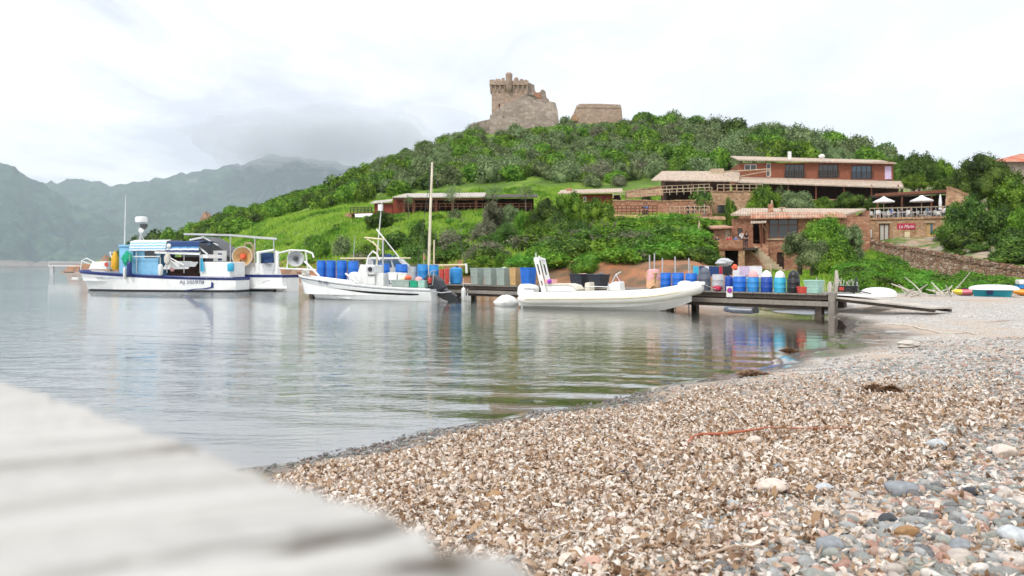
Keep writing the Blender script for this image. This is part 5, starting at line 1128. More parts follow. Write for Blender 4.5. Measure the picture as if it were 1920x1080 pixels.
# net drum used by two boats
def netdrum(root, c, R_, W_, mat, hubmat, tilt=0.0, name='net_drum'):
    q = MB(); n = 26
    q.lathe([(R_, -W_ / 2), (R_ * 1.0, -W_ / 2 + .05), (R_ * .45, -.04), (R_ * .3, 0), (R_ * .45, .04), (R_ * 1.0, W_ / 2 - .05), (R_, W_ / 2)], (0, 0, 0), n, 'y')
    q.f = q.f[:-2]; q.mi = q.mi[:-2]
    d_ = q.build(name, mat, root, True); d_.location = c; d_.rotation_euler = (0, 0, tilt)
    q = MB(); q.lathe([(R_ * .2, -W_ / 2 - .04), (R_ * .3, -W_ / 2 + .1), (R_ * .3, W_ / 2 - .1)], (0, 0, 0), 14, 'y'); h_ = q.build('hub', hubmat, d_, True)
    q = MB(); q.lathe([(R_ * .99, -W_ / 2 - .02), (R_ * 1.06, -W_ / 2 - .02), (R_ * 1.06, -W_ / 2 + .06), (R_ * .99, -W_ / 2 + .06), (R_ * .99, -W_ / 2 - .02)], (0, 0, 0), n, 'y'); q.f = q.f[:-2]; q.mi = q.mi[:-2]; q.build('rim', 'rope', d_, True)
    return d_
# 2. white workboat behind it, transom to the right
f = Fr('work_boat', 350, 64, 528, 60.5, 0.0, 'white workboat with tubular canopy frame and orange-centred net drum behind the blue-cabined boat', 'boat'); r = f.root
B = lambda px, py, y=0.0: f.P(px, py, y)
edge, rows = hull(r, B(524, 515, -1.3).x, B(300, 512, 0).x, B(524, 516, -1.3).z, B(524, 514, -1.3).z, 2.9, rake=.8, sub=.4, flare=.95, full=.5, floor=.8, zbow_low=.1, stern_w=.7)
q = MB(); q.grid([[(x, y - .02, z + .03) for x, y, z in edge], [(x, y - .02, z - .17) for x, y, z in edge]]); q.build('navy_band', 'navy', r)
q = MB(); e0 = edge[0]; q.box((e0[0] + .005, e0[1], e0[2] - .19), (e0[0] + .03, -e0[1], e0[2] + .02)); q.build('transom_band', 'navy', r)
q = MB(); q.slab([B(425, 537, -1.5), B(538, 537, -1.5), B(538, 536, 1.3), B(425, 536, 1.3)], .16); q.build('swim_platform', 'gelcoat', r)
q = MB(); q.box((B(430, 0, -1.2).x, -1.3, -.3), (B(518, 0, -1).x, 1.2, .12)); q.build('dark_skeg', 'bottom_paint', r)
q = MB(); q.tube([B(492, 531, -1.52), B(497, 527, -1.52), B(506, 526, -1.52)], .03, 5); q.build('emblem', 'pale_drum', r)
q = MB(); q.tube([B(345, 440, -1), B(430, 442, -1), B(519, 449, -1)], .055, 6); q.tube([B(345, 438, 1), B(430, 440, 1), B(519, 447, 1)], .045, 6)
for px, pt in ((432, 442), (478, 446), (516, 449)): q.tube([B(px, 508, -1), B(px - (0 if px < 500 else 3), pt, -1)], .045, 6); q.tube([B(px, 508, 1), B(px - (0 if px < 500 else 3), pt, 1)], .035, 6)
for px, pt in ((345, 440), (380, 441), (430, 442), (475, 446), (519, 449)): q.tube([B(px, pt, -1), B(px, pt - 2, 1)], .03, 5)
q.build('canopy_frame', 'steel', r)
q = MB(); q.prism([(B(357, 448, -.8).x, B(357, 448, -.8).z), (B(382, 444, -.8).x, B(382, 444, -.8).z), (B(396, 452, -.8).x, B(396, 452, -.8).z), (B(420, 470, -.8).x, B(420, 470, -.8).z), (B(437, 490, -.8).x, B(437, 490, -.8).z), (B(437, 510, -.8).x, B(437, 510, -.8).z), (B(340, 510, -.8).x, B(340, 510, -.8).z), (B(340, 470, -.8).x, B(340, 470, -.8).z)], -.8, .9); q.build('wheelhouse', 'dark_steel', r)
q = MB(); q.slab([B(355, 449, -.9), B(382, 444, -.9), B(382, 443, 1), B(355, 448, 1)], .1); q.slab([B(382, 444, -.9), B(409, 459, -.9), B(409, 458, 1), B(382, 443, 1)], .1); q.build('wheelhouse_roof', 'gelcoat', r)
q = MB(); q.box((B(400, 0, -.9).x, -.9, B(400, 490, -.9).z), (B(424, 0, -.9).x, -.803, B(400, 470, -.9).z)); q.build('side_panel', 'gelcoat_old', r)
q = MB(); q.box((B(409, 0, -.9).x, -.93, B(409, 488, -.9).z), (B(416, 0, -.9).x, -.903, B(409, 475, -.9).z)); q.build('side_door', 'navy_cloth', r)
for a_ in ((352, 463, 8), (392, 455, 6)):
    q = MB(); c = B(a_[0], a_[1], -.85); q.box((c.x - .17, -.86, c.z - .2), (c.x + .17, -.803, c.z + .2)); q.build('window', 'glass_blue', r)
q = MB(); q.box((B(384, 0, -1.0).x, -1.0, .9), (B(482, 0, -1.0).x, 1.0, B(430, 493, -1).z)); q.prism([(B(482, 515, -1).x, 1.0), (B(482, 0, -1).x, B(482, 495, -1).z), (B(490, 0, -1).x, B(490, 494, -1).z), (B(497, 0, -1).x, 1.0)], -1, 1); q.build('aft_cabin', 'gelcoat', r)
netdrum(r, B(457, 481, -1.15), .72, .75, 'tan_bin', 'orange_buoy', .42)
q = MB(); q.tube([B(455, 470, -.8), B(461, 456, -.7), B(470, 456, -.7), B(475, 464, -.6), B(478, 500, -.6)], .07, 8); q.tube([B(476, 500, -1), B(478, 470, -1), B(477, 455, -1)], .05, 6); q.build('drum_frame', 'pale_wood', r)
q = MB(); q.tube([B(452, 488, -1.3), B(440, 500, -1.3)], .07, 6); q.build('drum_arm', 'dark_steel', r)
q = MB(); q.box((B(482, 0, -1).x, -1.05, B(482, 513, -1).z), (B(486, 0, -1).x, -.85, B(482, 473, -1).z)); q.box((B(517, 0, -1).x, -1.05, B(517, 514, -1).z), (B(521, 0, -1).x, -.85, B(517, 470, -1).z)); q.tube([B(482, 474, -.95), B(514, 469, -.95)], .1, 6); q.build('stern_gantry', 'gelcoat', r)
q = MB(); q.box((B(491, 0, -.5).x, -.6, B(491, 493, -.5).z), (B(512, 0, -.5).x, .2, B(491, 474, -.5).z)); q.build('control_box', 'navy_cloth', r)
q = MB(); q.tube([B(511, 516, -1.1), B(514, 505, -1.1), B(497, 503, -1.1)], .03, 6); q.build('ladder', 'steel', r)

# 3. small white open boat, bow to the left
f = Fr('small_white_boat', 562, 46.5, 810, 43.2, 0.0, 'open white boat with a dark side stripe, console, radar pole and tilted black outboard', 'boat'); r = f.root
B = lambda px, py, y=0.0: f.P(px, py, y)
edge, rows = hull(r, B(806, 543, -1.0).x, B(561, 516, 0).x, B(806, 543, -1).z, B(561, 516, 0).z, 2.15, rake=1.25, sub=.3, flare=.86, full=.35, floor=.28, zbow_low=.12)
rubrail(r, edge, .05, 'gelcoat', 0)
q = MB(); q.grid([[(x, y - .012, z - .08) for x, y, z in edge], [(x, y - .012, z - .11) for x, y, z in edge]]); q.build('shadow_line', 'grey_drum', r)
stripe(r, rows, 1, 2, lambda i: .35, lambda i: .35 + .55 * min(1, (22 - i) / 8 * .5 + .25) * min(1, .15 + i / 4), 2, 22, 'bottom_paint', 'side_stripe')
q = MB(); q.tube([Vector(rows[i][3]).lerp(Vector(rows[i][1]), k_) + V(0, -.02, 0) for i, k_ in ((25, .75), (23, .55), (21, .36), (19, .2), (17, .08), (15, .0))], .04, 6); q.build('chine_crease', 'gelcoat_old', r, True)
c = B(607, 528.5, -.9); c2 = Vector(rows[21][1]); hulltext('registration', 'CC W85', 'ink', r, rows, c.x, c.z - .05, .26, 24 * 46 / F, R(-8))
c = B(767, 546.5, -1.05); hulltext('side_lettering', 'OUTRAGE', 'pale_ink', r, rows, c.x, c.z, .1, 13 * 43.6 / F)
# console
q = MB(); q.prism([(B(x, y).x, B(x, y).z) for x, y in ((671, 535), (677, 515), (683, 496), (709, 497), (710, 533))], -.42, .42); q.build('console', 'gelcoat_old', r, bevel=.03)
q = MB(); q.box((B(687, 0, -.43).x, -.45, B(690, 510, -.4).z), (B(706, 0, -.43).x, -.425, B(690, 500, -.4).z)); q.build('console_panel', 'pale_drum', r)
q = MB(); c = B(694, 505, -.46); q.lathe([(.13, -.02), (.13, .02)], (c.x, -.47, c.z), 12, 'y'); q.build('compass', 'black_plastic', r)
q = MB(); c = B(697, 516, -.46)
for k in range(10): q.tube([(c.x - .25 + .05 * k, -.46, c.z + .04 * math.sin(k * 2)), (c.x - .22 + .05 * k, -.46, c.z + .06 * math.cos(k * 2.4))], .022, 5)
q.build('clutter', 'dark_rope', r)
q = MB(); c = B(718, 524, -.2); q.box((B(711, 0).x, -.3, B(712, 536).z), (B(724, 0).x, .3, B(712, 512).z)); q.build('seat_box', 'gelcoat_old', r)
q = MB(); q.tube([B(718, 520, -.2), B(718, 447, -.2)], .05, 8); q.build('pole', 'steel', r)
q = MB(); q.tube([B(706, 500, .2), B(709, 455, .2), B(716, 378, .2)], [.05, .035, .02], 6); q.build('antenna', 'white_paint', r)
q = MB(); q.tube([B(684, 445.5, -.2), B(721, 449, -.2)], .05, 6); q.tube([B(688, 448, -.2), B(699, 455, -.2), B(708, 463, -.2), B(713, 470, -.2)], .03, 6); q.tube([B(699, 452, -.2), B(707, 462, -.2), B(706, 495, 0)], .03, 6); q.build('light_bar', 'cream_paint', r)
q = MB(); q.tube([B(706, 430, .1), B(720, 447, 0), B(748, 482, .5)], .035, 6); q.build('stay', 'white_paint', r)
q = MB(); q.tube([B(687, 497, -.3), B(691, 480, -.3), B(699, 471, -.3), B(707, 476, -.3), B(712, 488, -.3)], .045, 6); q.build('arch', 'white_paint', r)
q = MB(); c = B(716, 387, .2); q.box((c.x - .1, -.05, c.z - .25), (c.x + .14, .1, c.z + .1)); q.build('nav_light', 'white_paint', r)
# net roller on the bow with its frame
netdrum(r, B(555, 485, -.1), .44, .5, 'pale_drum', 'dark_steel', .5, 'net_roller')
q = MB(); q.tube([B(521, 475, -.3), B(545, 469, -.3), B(572, 470, -.3), B(586, 475, -.3), B(588, 483, -.3)], .055, 6); q.tube([B(538, 503, -.3), B(543, 471, -.3)], .045, 6); q.tube([B(521, 503, -.3), B(592, 506, -.3)], .055, 6)
q.tube([B(571, 490, -.3), B(598, 517, -.3)], .055, 6); q.tube([B(521, 503, -.3), B(521, 475, -.3)], .07, 6); q.tube([B(573, 472, -.3), B(578, 513, -.2)], .045, 6); q.build('roller_frame', 'white_paint', r)
q = MB(); q.ball(B(573, 512, 0), .25, 10, 6, .8, .3); q.build('net_heap', 'rope', r, True)
q = MB(); q.lathe([(.12, 0), (.33, .12), (.36, .35), (.25, .5), (.05, .55)], B(665, 528, -.2), 12); q.build('white_tub', 'gelcoat', r, True)
q = MB(); q.tube([B(648, 513, -.5), B(672, 531, -.6)], .05, 6); q.build('boat_hook', 'white_paint', r)
# outboard, tilted up
P2 = lambda x, y: (B(x, y).x, B(x, y).z)
q = MB(); q.prism([P2(*a_) for a_ in ((799, 520), (808, 514), (820, 518), (829, 526), (835, 541), (828, 547), (811, 545), (800, 540))], -.3, .3); q.build('outboard_cowl', 'dark_bin', r, bevel=.08)
q = MB(); q.prism([P2(*a_) for a_ in ((808, 538), (826, 537), (848, 548), (858, 556), (862, 566), (850, 567), (832, 561), (812, 548))], -.16, .16); q.build('outboard_leg', 'black_plastic', r, bevel=.04)
for k in range(3):
    q = MB(); c = B(858, 561); a_ = k * 2.094; q.add([(c.x + .1, 0, c.z), (c.x + .14, .28 * math.cos(a_), c.z + .28 * math.sin(a_)), (c.x + .02, .28 * math.cos(a_ + .6), c.z + .28 * math.sin(a_ + .6))], [(0, 1, 2)]); q.build('propeller_blade', 'black_plastic', r)
q = MB(); q.tube([B(803, 530, -.34), B(807, 510, -.34), B(816, 507, -.34), B(813, 514, -.34), B(811, 535, -.34), B(804, 536, -.34)], .03, 6); q.build('engine_handle', 'steel', r)
q = MB(); q.lathe([(.1, 0), (.12, .25), (.05, .3)], B(806, 531, -.4), 8); q.build('red_cap', 'red_plastic', r, True)
q = MB(); q.tube([B(806, 546, -.9), B(828, 549, -.6), B(846, 547, -.3)], .025, 5); q.build('steering_rod', 'steel', r)
q = MB(); q.box((B(812, 0).x, -.45, -.2), (B(820, 0).x, -.15, .45)); q.build('engine_bracket', 'bottom_paint', r)
# things carried in it
def loose(name, fr, px0, px1, pyt, pyb, mat, label, cat, y0=-.5, y1=.4, group=None, fn=None):
    c = fr.P((px0 + px1) / 2, pyb, y0); wl = fr.root.matrix_world
    M = Matrix.Translation(fr.root.location) @ Matrix.Rotation(fr.root.rotation_euler.z, 4, 'Z'); loc = M @ c
    e = empty(name, loc, fr.root.rotation_euler.z, label, cat, group); w_ = abs(fr.P(px1, pyb, y0).x - fr.P(px0, pyb, y0).x); h_ = fr.P(px0, pyt, y0).z - fr.P(px0, pyb, y0).z; d_ = y1 - y0
    if fn: fn(e, w_, h_, d_)
    else:
        q = MB(); q.box((-w_ / 2, 0, 0), (w_ / 2, d_, h_)); q.v = [(x * (.93 if z < .01 else 1), y, z) for x, y, z in q.v]; q.build('body', mat, e, bevel=.015)
        q = MB(); q.box((-w_ / 2 - .02, -.02, h_ - .05), (w_ / 2 + .02, d_ + .02, h_ + .006)); q.build('rim', mat, e)
    return e
loose('fish_crate', f, 733, 767, 525, 538, 'grey_green_bin', 'long pale grey-green crate in the stern of the small white boat', 'crate', -.7)
loose('fish_crate', f, 768, 782, 527, 539, 'green_net', 'short dark green crate beside the long pale one', 'crate', -.7)
loose('fish_crate', f, 783, 796, 526, 540, 'pale_green_tub', 'small pale green crate nearest the outboard', 'crate', -.7)
loose('white_crate', f, 728, 744, 511, 525, 'gelcoat', 'left white box stacked behind the pale crate', 'box', -.1, .4, 'white boxes'); loose('white_crate', f, 745, 762, 512, 525, 'gelcoat_old', 'right white box, next to the orange float', 'box', -.1, .4, 'white boxes')
def floatfn(mat):
    def fn(e, w_, h_, d_): q = MB(); q.ball((0, w_ / 2, h_ / 2), w_ / 2, 12, 8, h_ / w_, .08); q.build('body', mat, e, True); q = MB(); q.tube([(0, w_ / 2, h_ * .9), (0, w_ / 2, h_ * 1.15)], .02, 5); q.build('eye', mat, e)
    return fn
loose('net_float', f, 756, 768, 516, 526, None, 'bright orange float on top of the crate', 'float', -.6, fn=floatfn('orange_buoy'))
loose('net_float', f, 750, 758, 520, 527, None, 'small cream float left of the orange one', 'float', -.65, fn=floatfn('cream_paint'))
loose('net_float', f, 775, 788, 519, 530, None, 'pink float on the green crate', 'float', -.6, fn=floatfn('pink_cloth'))

# 4. motor cruiser behind the jetty
f = Fr('cabin_boat', 655, 54.5, 772, 53, 0.0, 'grey-white cabin boat with sloping windscreen behind the blue barrels', 'boat'); r = f.root
B = lambda px, py, y=0.0: f.P(px, py, y)
hull(r, B(655, 525).x, B(790, 520).x, 1.0, 1.25, 2.2, rake=.8, sub=.3, floor=.5)
q = MB(); q.prism([(B(x, y).x, B(x, y).z) for x, y in ((695, 525), (697, 486), (702, 484), (745, 484), (760, 498), (763, 525))], -.8, .8); q.build('cabin', 'pale_drum', r, bevel=.05)
q = MB(); q.grid([[B(735, 488, -.83), B(746, 488, -.83)], [B(739, 501, -.83), B(758, 500, -.83)]]); q.grid([[B(700, 488, -.83), B(732, 488, -.83)], [B(700, 500, -.83), B(735, 501, -.83)]]); q.build('windows', 'glass_blue', r)
q = MB(); q.slab([B(695, 483, -.9), B(750, 483, -.9), B(748, 482, .9), B(696, 482, .9)], .09); q.build('roof', 'gelcoat', r)
q = MB(); q.lathe([(.2, 0), (.22, .12), (.05, .22)], B(729, 482), 12); q.tube([B(723, 482, 0), B(722, 476, 0)], .05, 6); q.tube([B(737, 482, 0), B(741, 478, 0)], .05, 6); q.build('roof_lights', 'navy_cloth', r)
q = MB(); q.tube([B(638, 484.5, -.5), B(770, 484, -.5)], .055, 6); q.build('long_pole', 'cream_paint', r)
q = MB(); q.tube([B(662, 490, -.2), B(666, 440, -.2)], [.03, .015], 6); q.build('antenna', 'steel', r)
q = MB(); q.slab([B(596, 488, 1.5), B(622, 488, 1.5), B(618, 481, 2), B(606, 482, 2)], .02); 
# 5. sailing boat with the tall wooden mast
f = Fr('sailing_boat', 780, 51.5, 880, 50.5, 0.0, 'wooden-masted sailing boat lying behind the jetty', 'sailing boat'); r = f.root
B = lambda px, py, y=0.0: f.P(px, py, y)
hull(r, B(882, 525).x, B(772, 520).x, .75, .95, 1.7, rake=.5, sub=.3, floor=.3, mat='gelcoat_old')
q = MB(); q.tube([B(803.5, 520), B(807, 400), B(810.5, 304)], [.095, .085, .065], 10); q.build('mast', 'mast_pale', r, True)
q = MB(); q.tube([B(805, 498, -.1), B(874, 496.5, -.1)], .065, 8); q.build('boom', 'mast_wood', r, True)
q = MB(); q.tube([B(874, 494, -.1), B(875, 512, -.1)], .08, 8); q.build('boom_end', 'white_paint', r)
q = MB()
for a_ in ((809, 308, 782, 505), (803, 430, 798, 505), (806, 306, 804.5, 420), (811, 308, 821, 350), (817, 430, 815, 495), (860, 440, 873, 496)): q.tube([B(a_[0], a_[1], .2), B(a_[2], a_[3], .2)], .018, 4)
q.build('rigging', 'dark_steel', r)
q = MB(); q.tube([B(809, 306), B(811, 303), B(806, 303.5)], .03, 5); q.build('masthead', 'dark_steel', r)
q = MB(); q.tube([B(813.5, 495, .1), B(814, 450, .1)], .05, 6); q.build('furled_spar', 'cream_paint', r)
q = MB(); q.grid([[B(793, 476, .1), B(796, 480, .1)], [B(794, 486, .1), B(798, 486, .1)]]); fl = q.build('pennant', 'red_plastic', r); 
q = MB(); q.tube([B(794.5, 505, .1), B(795, 474, .1)], .015, 5); q.build('flag_staff', 'white_paint', r)

# 6. rigid inflatable boat, bow to the right
f = Fr('inflatable_boat', 972, 36.8, 1300, 33.2, 0.0, 'white inflatable boat with a leaning arch and white outboard, moored along the jetty', 'boat'); r = f.root
B = lambda px, py, y=0.0: f.P(px, py, y)
TR = .27; cy = .86; st = B(976, 562, -cy); path = []
for px, py, y in ((974, 561, -cy), (990, 559.5, -cy), (1050, 559, -cy), (1120, 558.5, -cy), (1180, 557, -cy * .99), (1225, 554, -cy * .93), (1262, 548.5, -cy * .78), (1288, 543.5, -cy * .52), (1302, 540.5, -cy * .24), (1307, 539.5, 0)):
    path.append(B(px, py, y))
full = path + [V(p_.x, -p_.y, p_.z) for p_ in path[::-1][1:]]
rad = [.10] + [TR] * (len(full) - 2) + [.10]; full2 = [full[0] - V(.05, 0, 0)] + full[1:-1] + [full[-1] - V(.05, 0, 0)]
def smoothpath(pts, rr, k=4):
    out, ro = [], []
    for i in range(len(pts) - 1):
        p0, p1, p2, p3 = pts[max(i - 1, 0)], pts[i], pts[i + 1], pts[min(i + 2, len(pts) - 1)]
        for j in range(k):
            t_ = j / k; out.append(.5 * ((2 * p1) + (p2 - p0) * t_ + (2 * p0 - 5 * p1 + 4 * p2 - p3) * t_ * t_ + (3 * p1 - p0 - 3 * p2 + p3) * t_ ** 3)); ro.append(rr[i] + (rr[i + 1] - rr[i]) * t_)
    return out + [pts[-1]], ro + [rr[-1]]
sp, sr = smoothpath(full2, rad); q = MB(); q.tube(sp, sr, 20); q.build('tubes', 'hypalon', r, True)
q = MB(); q.tube([p_ + V(0, (-TR - .01) * (1 if p_.y < -.02 else 0), -.02) + (V(TR + .01, 0, 0) if abs(p_.y) < .3 else V(0, 0, 0)) for p_ in smoothpath(path[1:8], [0] * 7)[0]], .028, 6); q.build('rubbing_strake', 'cream_paint', r, True)
q = MB(); n = 24; rows = []
for i in range(n + 1):
    t_ = i / n; x = B(985, 0).x + (B(1297, 0).x - B(985, 0).x) * t_; w_ = .72 * math.sqrt(max(0.0004, 1 - max(0, (t_ - .5) / .5) ** 2.4)); zt_ = .28 + .62 * max(0, (t_ - .45) / .55) ** 1.8; kz = -.25 + .85 * max(0, (t_ - .6) / .4) ** 2.6
    rows.append([(x, -w_, zt_), (x, -w_ * .93, zt_ * .55 + kz * .2), (x, -w_ * .80, zt_ * .42 + kz * .25), (x, -w_ * .5, kz * .6 + zt_ * .12), (x, -w_ * .46, kz * .6 + zt_ * .06), (x, 0, kz), (x, w_ * .46, kz * .6 + zt_ * .06), (x, w_ * .8, zt_ * .42 + kz * .25), (x, w_, zt_)])
q.grid(rows); q.build('hull', 'gelcoat', r, False)
q = MB(); q.grid([[(row[0][0], row[0][1], row[0][2]), (row[-1][0], row[-1][1], row[-1][2])] for row in rows[:20]]); q.build('deck', 'cushion', r)
q = MB(); q.box((B(988, 0).x, -.6, -.1), (B(991, 0).x, .6, .62)); q.build('transom', 'gelcoat', r)
q = MB(); q.slab([B(1276, 529, -.35), B(1322, 528, -.16), B(1322, 528, .16), B(1276, 529, .35)], .15); q.build('bow_step', 'gelcoat', r, bevel=.04)
q = MB(); q.ball(B(1285, 533), .34, 12, 6, .45); q.build('bow_locker', 'gelcoat', r, True)
for a_, s_ in ((1001, -.6), (1013, .6)):
    q = MB(); w_ = 6.5; lo, hi_ = (a_ + 15, 547), (a_, 484)
    def L_(t_, k): return B(lo[0] + (hi_[0] - lo[0]) * t_ + k, lo[1] + (hi_[1] - lo[1]) * t_, s_)
    def quad(t0, t1, k0, k1):
        ps = [L_(t0, k0), L_(t0, k1), L_(t1, k1), L_(t1, k0)]; q.prism([(p_.x, p_.z) for p_ in ps], s_ - .04, s_ + .04)
    quad(0, 1, 0, 2.2); quad(0, 1, 6.2, 8.4)
    for t0, t1 in ((0, .18), (.33, .5), (.82, 1)): quad(t0, t1, 2.2, 6.2)
    q.build('arch_leg', 'gelcoat', r)
q = MB(); q.tube([B(1003, 484.5, -.6), B(1016, 484.5, .6)], .05, 8); q.tube([B(1008, 487, -.6), B(1020, 487, .6)], .05, 8); q.build('arch_bar', 'gelcoat', r)
q = MB(); q.tube([B(1005, 484, -.6), B(1005, 473, -.6)], .02, 6); q.build('antenna', 'white_paint', r); q = MB(); q.tube([B(1011, 483, 0), B(1011, 480, 0)], .05, 8); q.build('nav_light', 'white_paint', r)
P2 = lambda x, y: (B(x, y).x, B(x, y).z)
q = MB(); q.prism([P2(*a_) for a_ in ((974, 548), (975, 538), (979, 532.5), (990, 532), (1003, 535), (1008, 541), (1005, 553), (975, 555))], -.28, .28); q.build('outboard_cowl', 'gelcoat', r, bevel=.07)
c = B(993, 542, -.29); text('outboard_lettering', 'EVINRUDE', 'ink', r, (c.x, -.287, c.z), .09, 0, 22 * 36 / F)
q = MB(); q.box((B(978, 0).x, -.1, -.7), (B(989, 0).x, .1, .45)); q.build('outboard_leg', 'gelcoat_old', r)
q = MB(); q.prism([P2(*a_) for a_ in ((1026, 548), (1027, 534.5), (1072, 534.5), (1082, 538), (1089, 546))], -.42, .42); q.build('bench', 'gelcoat', r, bevel=.04)
q = MB(); q.prism([P2(*a_) for a_ in ((1024, 535), (1026, 531.5), (1072, 531.5), (1084, 535), (1090, 543), (1087, 543), (1080, 537), (1072, 534.3))], -.45, .45); q.build('cushion', 'cushion', r, bevel=.03)
q = MB(); q.prism([P2(*a_) for a_ in ((1100, 545), (1101, 530), (1110, 529), (1111, 545))], -.3, .3); q.build('seat', 'cushion', r, bevel=.04)
q = MB(); q.prism([P2(*a_) for a_ in ((1142, 546), (1144, 534), (1158, 527.5), (1166, 528), (1168, 546))], -.36, .36); q.build('console', 'gelcoat', r, bevel=.05)
q = MB(); q.add([B(1146, 533, -.3), B(1160, 511, -.22), B(1160, 511, .22), B(1146, 533, .3)], [(0, 1, 2, 3)]); q.build('windscreen', 'glass_blue', r)
q = MB(); q.tube([B(1145, 534, -.3), B(1155, 515, -.25), B(1164, 510, -.2), B(1164, 510, .2), B(1155, 515, .25), B(1145, 534, .3)], .028, 6); q.tube([B(1155, 515, -.25), B(1162, 528, -.28)], .025, 6); q.build('console_rail', 'steel', r)
q = MB(); c = B(1157, 525, -.3); q.lathe([(.12, -.02), (.15, 0), (.12, .02)], (c.x - .05, 0, c.z), 14, 'x'); q.build('steering_wheel', 'red_plastic', r)
q = MB(); q.tube([B(1096, 548, -.5), B(1098, 537, -.5), B(1140, 538, -.5)], .022, 6); q.tube([B(1140, 546, -.5), B(1141, 530, -.5)], .022, 6); q.build('grab_rail', 'steel', r)
q = MB(); q.tube([B(1315, 531, 0), B(1335, 540, .6), B(1362, 549, 1.3)], .014, 5); q.build('mooring_rope', 'rope', r)
q = MB(); q.box((B(1022, 0, -.4).x, -.45, B(1025, 531, -.4).z), (B(1038, 0, -.4).x, 0, B(1025, 524, -.4).z)); o_ = q.build('towel', 'pink_cloth', r)
q = MB(); q.ball(B(1030, 527.5, -.5), .1, 8, 5, 1, .3); q.build('towel_print', 'purple', r)
#@@PART4
# ------------------------------------------------------------------ vegetation
def crownmesh(name, seed, nl, n, size, mat, spread=.55, lump=(.38, .62), jag=.25, tall=1.0, droop=0.0, core=.72):
    g = np.random.default_rng(seed); ce = []; 
    for k in range(nl):
        a = g.uniform(0, 2 * math.pi); d = spread * math.sqrt(g.uniform(0, 1)); ce.append((d * math.cos(a), d * math.sin(a), g.uniform(.25, 1.0) * tall * (1 - .5 * d)))
    ce = np.array(ce); rr = g.uniform(lump[0], lump[1], nl)
    p = g.choice(nl, n, p=rr ** 2 / (rr ** 2).sum()); dr = g.normal(size=(n, 3)); dr /= np.linalg.norm(dr, axis=1)[:, None]; dr[:, 2] = np.abs(dr[:, 2]) * np.where(g.uniform(size=n) < .78, 1, -1)
    rad = rr[p] * (1 + jag * (g.uniform(size=n) ** 2 - .45)); pos = ce[p] + dr * rad[:, None]
    nrm = dr + g.normal(size=(n, 3)) * .55; nrm /= np.linalg.norm(nrm, axis=1)[:, None]
    t = np.cross(nrm, g.normal(size=(n, 3))); t /= np.linalg.norm(t, axis=1)[:, None]; b = np.cross(nrm, t); s = size * g.uniform(.5, 1.3, n)[:, None]
    vs = np.stack([pos - t * s, pos - b * s * .55 - nrm * s * .15, pos + t * s, pos + b * s * .55 - nrm * s * .15], 1).reshape(-1, 3); fs = np.arange(4 * n).reshape(-1, 4)
    # opaque heart of every clump
    base = len(vs); av = []; af = []
    for c, r_ in zip(ce, rr):
        rows, cols_ = 5, 8; b0 = base + len(av)
        for i in range(rows + 1):
            for k in range(cols_):
                th = math.pi * i / rows; ph = 2 * math.pi * k / cols_; j = core * r_ * (1 + g.uniform(-.15, .15)); av.append((c[0] + j * math.sin(th) * math.cos(ph), c[1] + j * math.sin(th) * math.sin(ph), c[2] + j * math.cos(th)))
        for i in range(rows):
            for k in range(cols_): af.append((b0 + i * cols_ + k, b0 + i * cols_ + (k + 1) % cols_, b0 + (i + 1) * cols_ + (k + 1) % cols_, b0 + (i + 1) * cols_ + k))
    if core > 0: vs = np.concatenate([vs, np.array(av)]); fs = np.concatenate([fs, np.array(af)])
    lo = np.percentile(vs[:, 2], 2); hi = np.percentile(vs[:, 2], 99.5); vs[:, 2] = (vs[:, 2] - lo) / (hi - lo); m_ = np.percentile(np.hypot(vs[:, 0], vs[:, 1]), 98); vs[:, :2] /= m_
    me = npmesh(name, vs, fs); me.materials.append(MATS[mat]); return me
FM = {'dark': [crownmesh('shrub', 10 + i, 11, 2400, .085, 'leaf_dark', core=.62) for i in range(3)],
      'bright': [crownmesh('shrub', 20 + i, 12, 2400, .085, 'leaf_bright', core=.62) for i in range(3)],
      'olive': [crownmesh('shrub', 30 + i, 12, 2600, .075, 'leaf_olive', jag=.6, core=.6) for i in range(3)],
      'grey': [crownmesh('shrub', 40 + i, 10, 2300, .07, 'leaf_grey', jag=.8, core=.5) for i in range(2)],
      'weed': [crownmesh('bush', 50 + i, 12, 2300, .085, 'leaf_weed', jag=.5, tall=.5) for i in range(2)],
      'bigdark': [crownmesh('tree', 60 + i, 42, 15000, .040, 'leaf_dark', .75, (.15, .30), .6) for i in range(2)],
      'bigbright': [crownmesh('tree', 70 + i, 42, 15000, .040, 'leaf_bright', .75, (.15, .30), .65) for i in range(2)],
      'biggrey': [crownmesh('tree', 80, 26, 12000, .040, 'leaf_grey', .7, (.2, .36), .7, core=.6)],
      'bigolive': [crownmesh('tree', 90, 28, 13000, .040, 'leaf_olive', .7, (.2, .34), .7, core=.6)],
      'bigdarkT': [crownmesh('tree', 63, 60, 17000, .040, 'leaf_dark', .72, (.2, .36), .6, tall=2.0)], 'bigbrightT': [crownmesh('tree', 73, 60, 17000, .040, 'leaf_bright', .72, (.2, .36), .6, tall=2.0)],
      'biggreyT': [crownmesh('tree', 83, 55, 15000, .040, 'leaf_grey', .7, (.18, .34), .8, tall=2.1, core=.6)], 'bigoliveT': [crownmesh('tree', 93, 55, 15000, .040, 'leaf_olive', .7, (.2, .34), .7, tall=2.0, core=.6)],
      'airy': [crownmesh('tree', 95 + i, 16, 1500, .04, 'leaf_olive', .75, (.2, .4), .9, core=0) for i in range(2)]}
NAME = {'dark': ('dark green', 'shrub'), 'bright': ('fresh green', 'shrub'), 'olive': ('olive-grey', 'shrub'), 'grey': ('brownish grey', 'shrub'), 'weed': ('leafy green', 'bush')}
